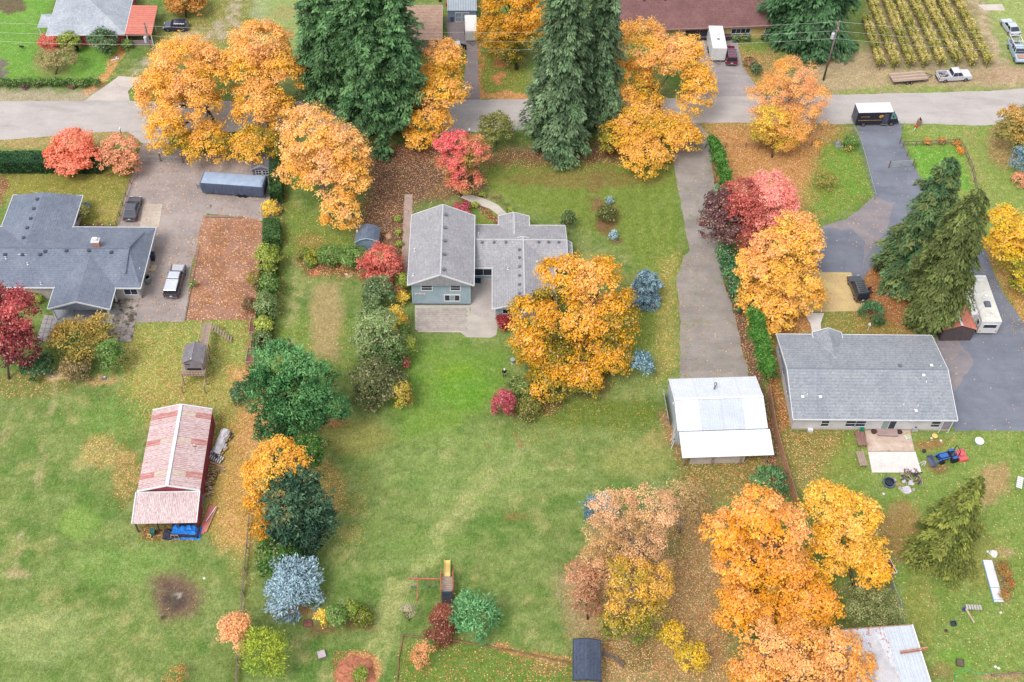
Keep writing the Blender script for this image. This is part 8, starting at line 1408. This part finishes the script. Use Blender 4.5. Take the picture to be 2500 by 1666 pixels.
for i in range(26): MB().tube([(-1.1 + (i % 9) * .27, 0, .13 + (i // 9) * .2), (-1.1 + (i % 9) * .27, .4, .13 + (i // 9) * .2)], .1, 6).build('log', mat('firewood_%d' % (i % 3), (214, 196, 176), None, 4, .9), t)
tag(MB().tube([(0, 0, 0), (.9, .4, .7), (2.2, 1.4, 2.6)], [.05, .04, .02], 6).build('fallen_branch', BARKPALE, loc=G(2350, 800, 1.5)), 'long bare stick leaning across the rusty shed roof', 'branch')
t = gthing('low_leaf_heap', 'mound of salmon coloured fallen leaves at the bottom edge', 'leaf heap', 868, 1645); lump(t, 'mound', (0, 0, -.25), 2.2, mat('heap_leaves', (206, 136, 104), (160, 96, 74), 3, .95, bump=.6), 55, .32, 20)
for k, (px, py, rx) in enumerate(((760, 1520, 14),)): t = gthing('leaf_heap', 'brown twig heap left of the yellow flowering shrub', 'leaf heap', 752, 1522); lump(t, 'mound', (0, 0, -.1), .6, mat('heap_brown', (140, 96, 84), (110, 74, 66), 3, .95), 56, .6)
# bed edging stones and stepping lights along the small side lawn
for i in range(4): t = gthing('garden_light', 'small white path light in the dark bed edge, %s from the shrub' % ORD[i], 'garden light', 208 + i * 21, 552, 0, 'path lights by the slate house'); MB().lathe((0, 0, 0), [(.03, 0), (.03, .25), (.09, .27), (.02, .34)], 8).build('lamp', WHITE, t)

# ------------------------------------------------------------------ fallen leaves lying as real leaves
rng = np.random.RandomState(77); LP, LC = [], []
def scatter(poly, n, pal, z=.03):
    xs = [p[0] for p in poly]; ys = [p[1] for p in poly]; k = int(n * 1.8); x = rng.uniform(min(xs), max(xs), k); y = rng.uniform(min(ys), max(ys), k)
    ms = polym(poly, 30, x, y) > rng.rand(k); dens = fnoise(x, y, .03, 91) > .42 + rng.rand(k) * .2 - .1; x, y = x[ms & dens], y[ms & dens]
    t = -CAMZ; dx = _f.x * FPX + _r.x * (x - IW / 2) - _u.x * (y - IH / 2); dy = _f.y * FPX + _r.y * (x - IW / 2) - _u.y * (y - IH / 2); dz = _f.z * FPX + _r.z * (x - IW / 2) - _u.z * (y - IH / 2); s = (z - CAMZ) / dz
    LP.append(np.stack([dx * s, dy * s, np.full(len(x), z) + rng.rand(len(x)) * .03], 1)); LC.append(pal_col(rng, pal, rng.rand(len(x))) * (.8 + .4 * rng.rand(len(x)))[:, None])
LPAL = [(250, 206, 150), (240, 180, 110), (224, 150, 86), (196, 116, 70)]; LYEL = [(252, 226, 120), (240, 200, 96), (226, 170, 80)]
for poly, n, pal in (([(490, 535), (640, 540), (630, 785), (455, 785)], 5200, LPAL), ([(330, 330), (480, 330), (640, 520), (600, 560), (400, 780), (300, 780)], 2600, LPAL), ([(300, 790), (640, 780), (640, 1000), (400, 1000), (280, 900)], 2600, LPAL), ([(540, 1000), (640, 1000), (630, 1340), (500, 1300)], 2400, LYEL), ([(200, 960), (600, 960), (600, 1350), (300, 1350)], 1500, LPAL), ([(860, 380), (1010, 380), (1000, 680), (930, 600), (860, 560)], 1500, LPAL),
        ([(1740, 310), (2080, 320), (2120, 480), (1990, 540), (1960, 520), (1760, 420)], 5200, LPAL), ([(1640, 600), (1900, 600), (1900, 980), (1650, 960)], 900, LPAL), ([(1660, 1110), (1900, 1110), (1960, 1250), (1650, 1260)], 2200, LPAL), ([(1480, 1300), (1800, 1250), (1780, 1666), (1400, 1666), (1380, 1450)], 4200, LPAL), ([(990, 1570), (1400, 1600), (1400, 1666), (970, 1666)], 900, LPAL),
        ([(700, 1180), (900, 1150), (880, 1320), (760, 1330)], 1200, LYEL), ([(1250, 920), (1560, 900), (1620, 1060), (1250, 1080)], 1300, LYEL), ([(1890, 830), (1930, 1050), (2060, 1050), (2000, 1180), (1890, 1080)], 1600, LPAL), ([(2080, 650), (2200, 640), (2300, 820), (2090, 815)], 1200, LPAL), ([(690, 480), (900, 520), (880, 660), (690, 660)], 700, LYEL), ([(1560, 560), (1700, 600), (1650, 1000), (1560, 950)], 500, LYEL), ([(0, 950), (400, 950), (550, 1600), (0, 1600)], 700, LYEL), ([(200, 190), (420, 80), (640, 60), (560, 240), (330, 240)], 900, LPAL), ([(1165, 60), (1290, 60), (1290, 250), (1165, 250)], 900, LPAL), ([(2390, 620), (2500, 640), (2500, 860), (2450, 760)], 900, LYEL), ([(1000, 330), (1650, 330), (1650, 430), (1000, 430)], 900, LPAL), ([(815, 1590), (920, 1590), (915, 1680), (810, 1680)], 900, LPAL)):
    scatter(poly, n, pal)
P = np.concatenate(LP); Cc = np.concatenate(LC); n = len(P); N = unit(np.array([0, 0, 1.0]) + rng.normal(size=(n, 3)) * .25); T = unit(np.cross(N, rdir(rng, n))); B = np.cross(N, T); s = (.105 * (.6 + .8 * rng.rand(n)))[:, None]
quads('fallen_leaves', P, T * s * .62, B * s * .5, Cc * 1.05, LEAF, None, 'stuff')
# leaves on roofs of the garage and the corner barn come from their own material; keep a few real ones on the lean-to seam
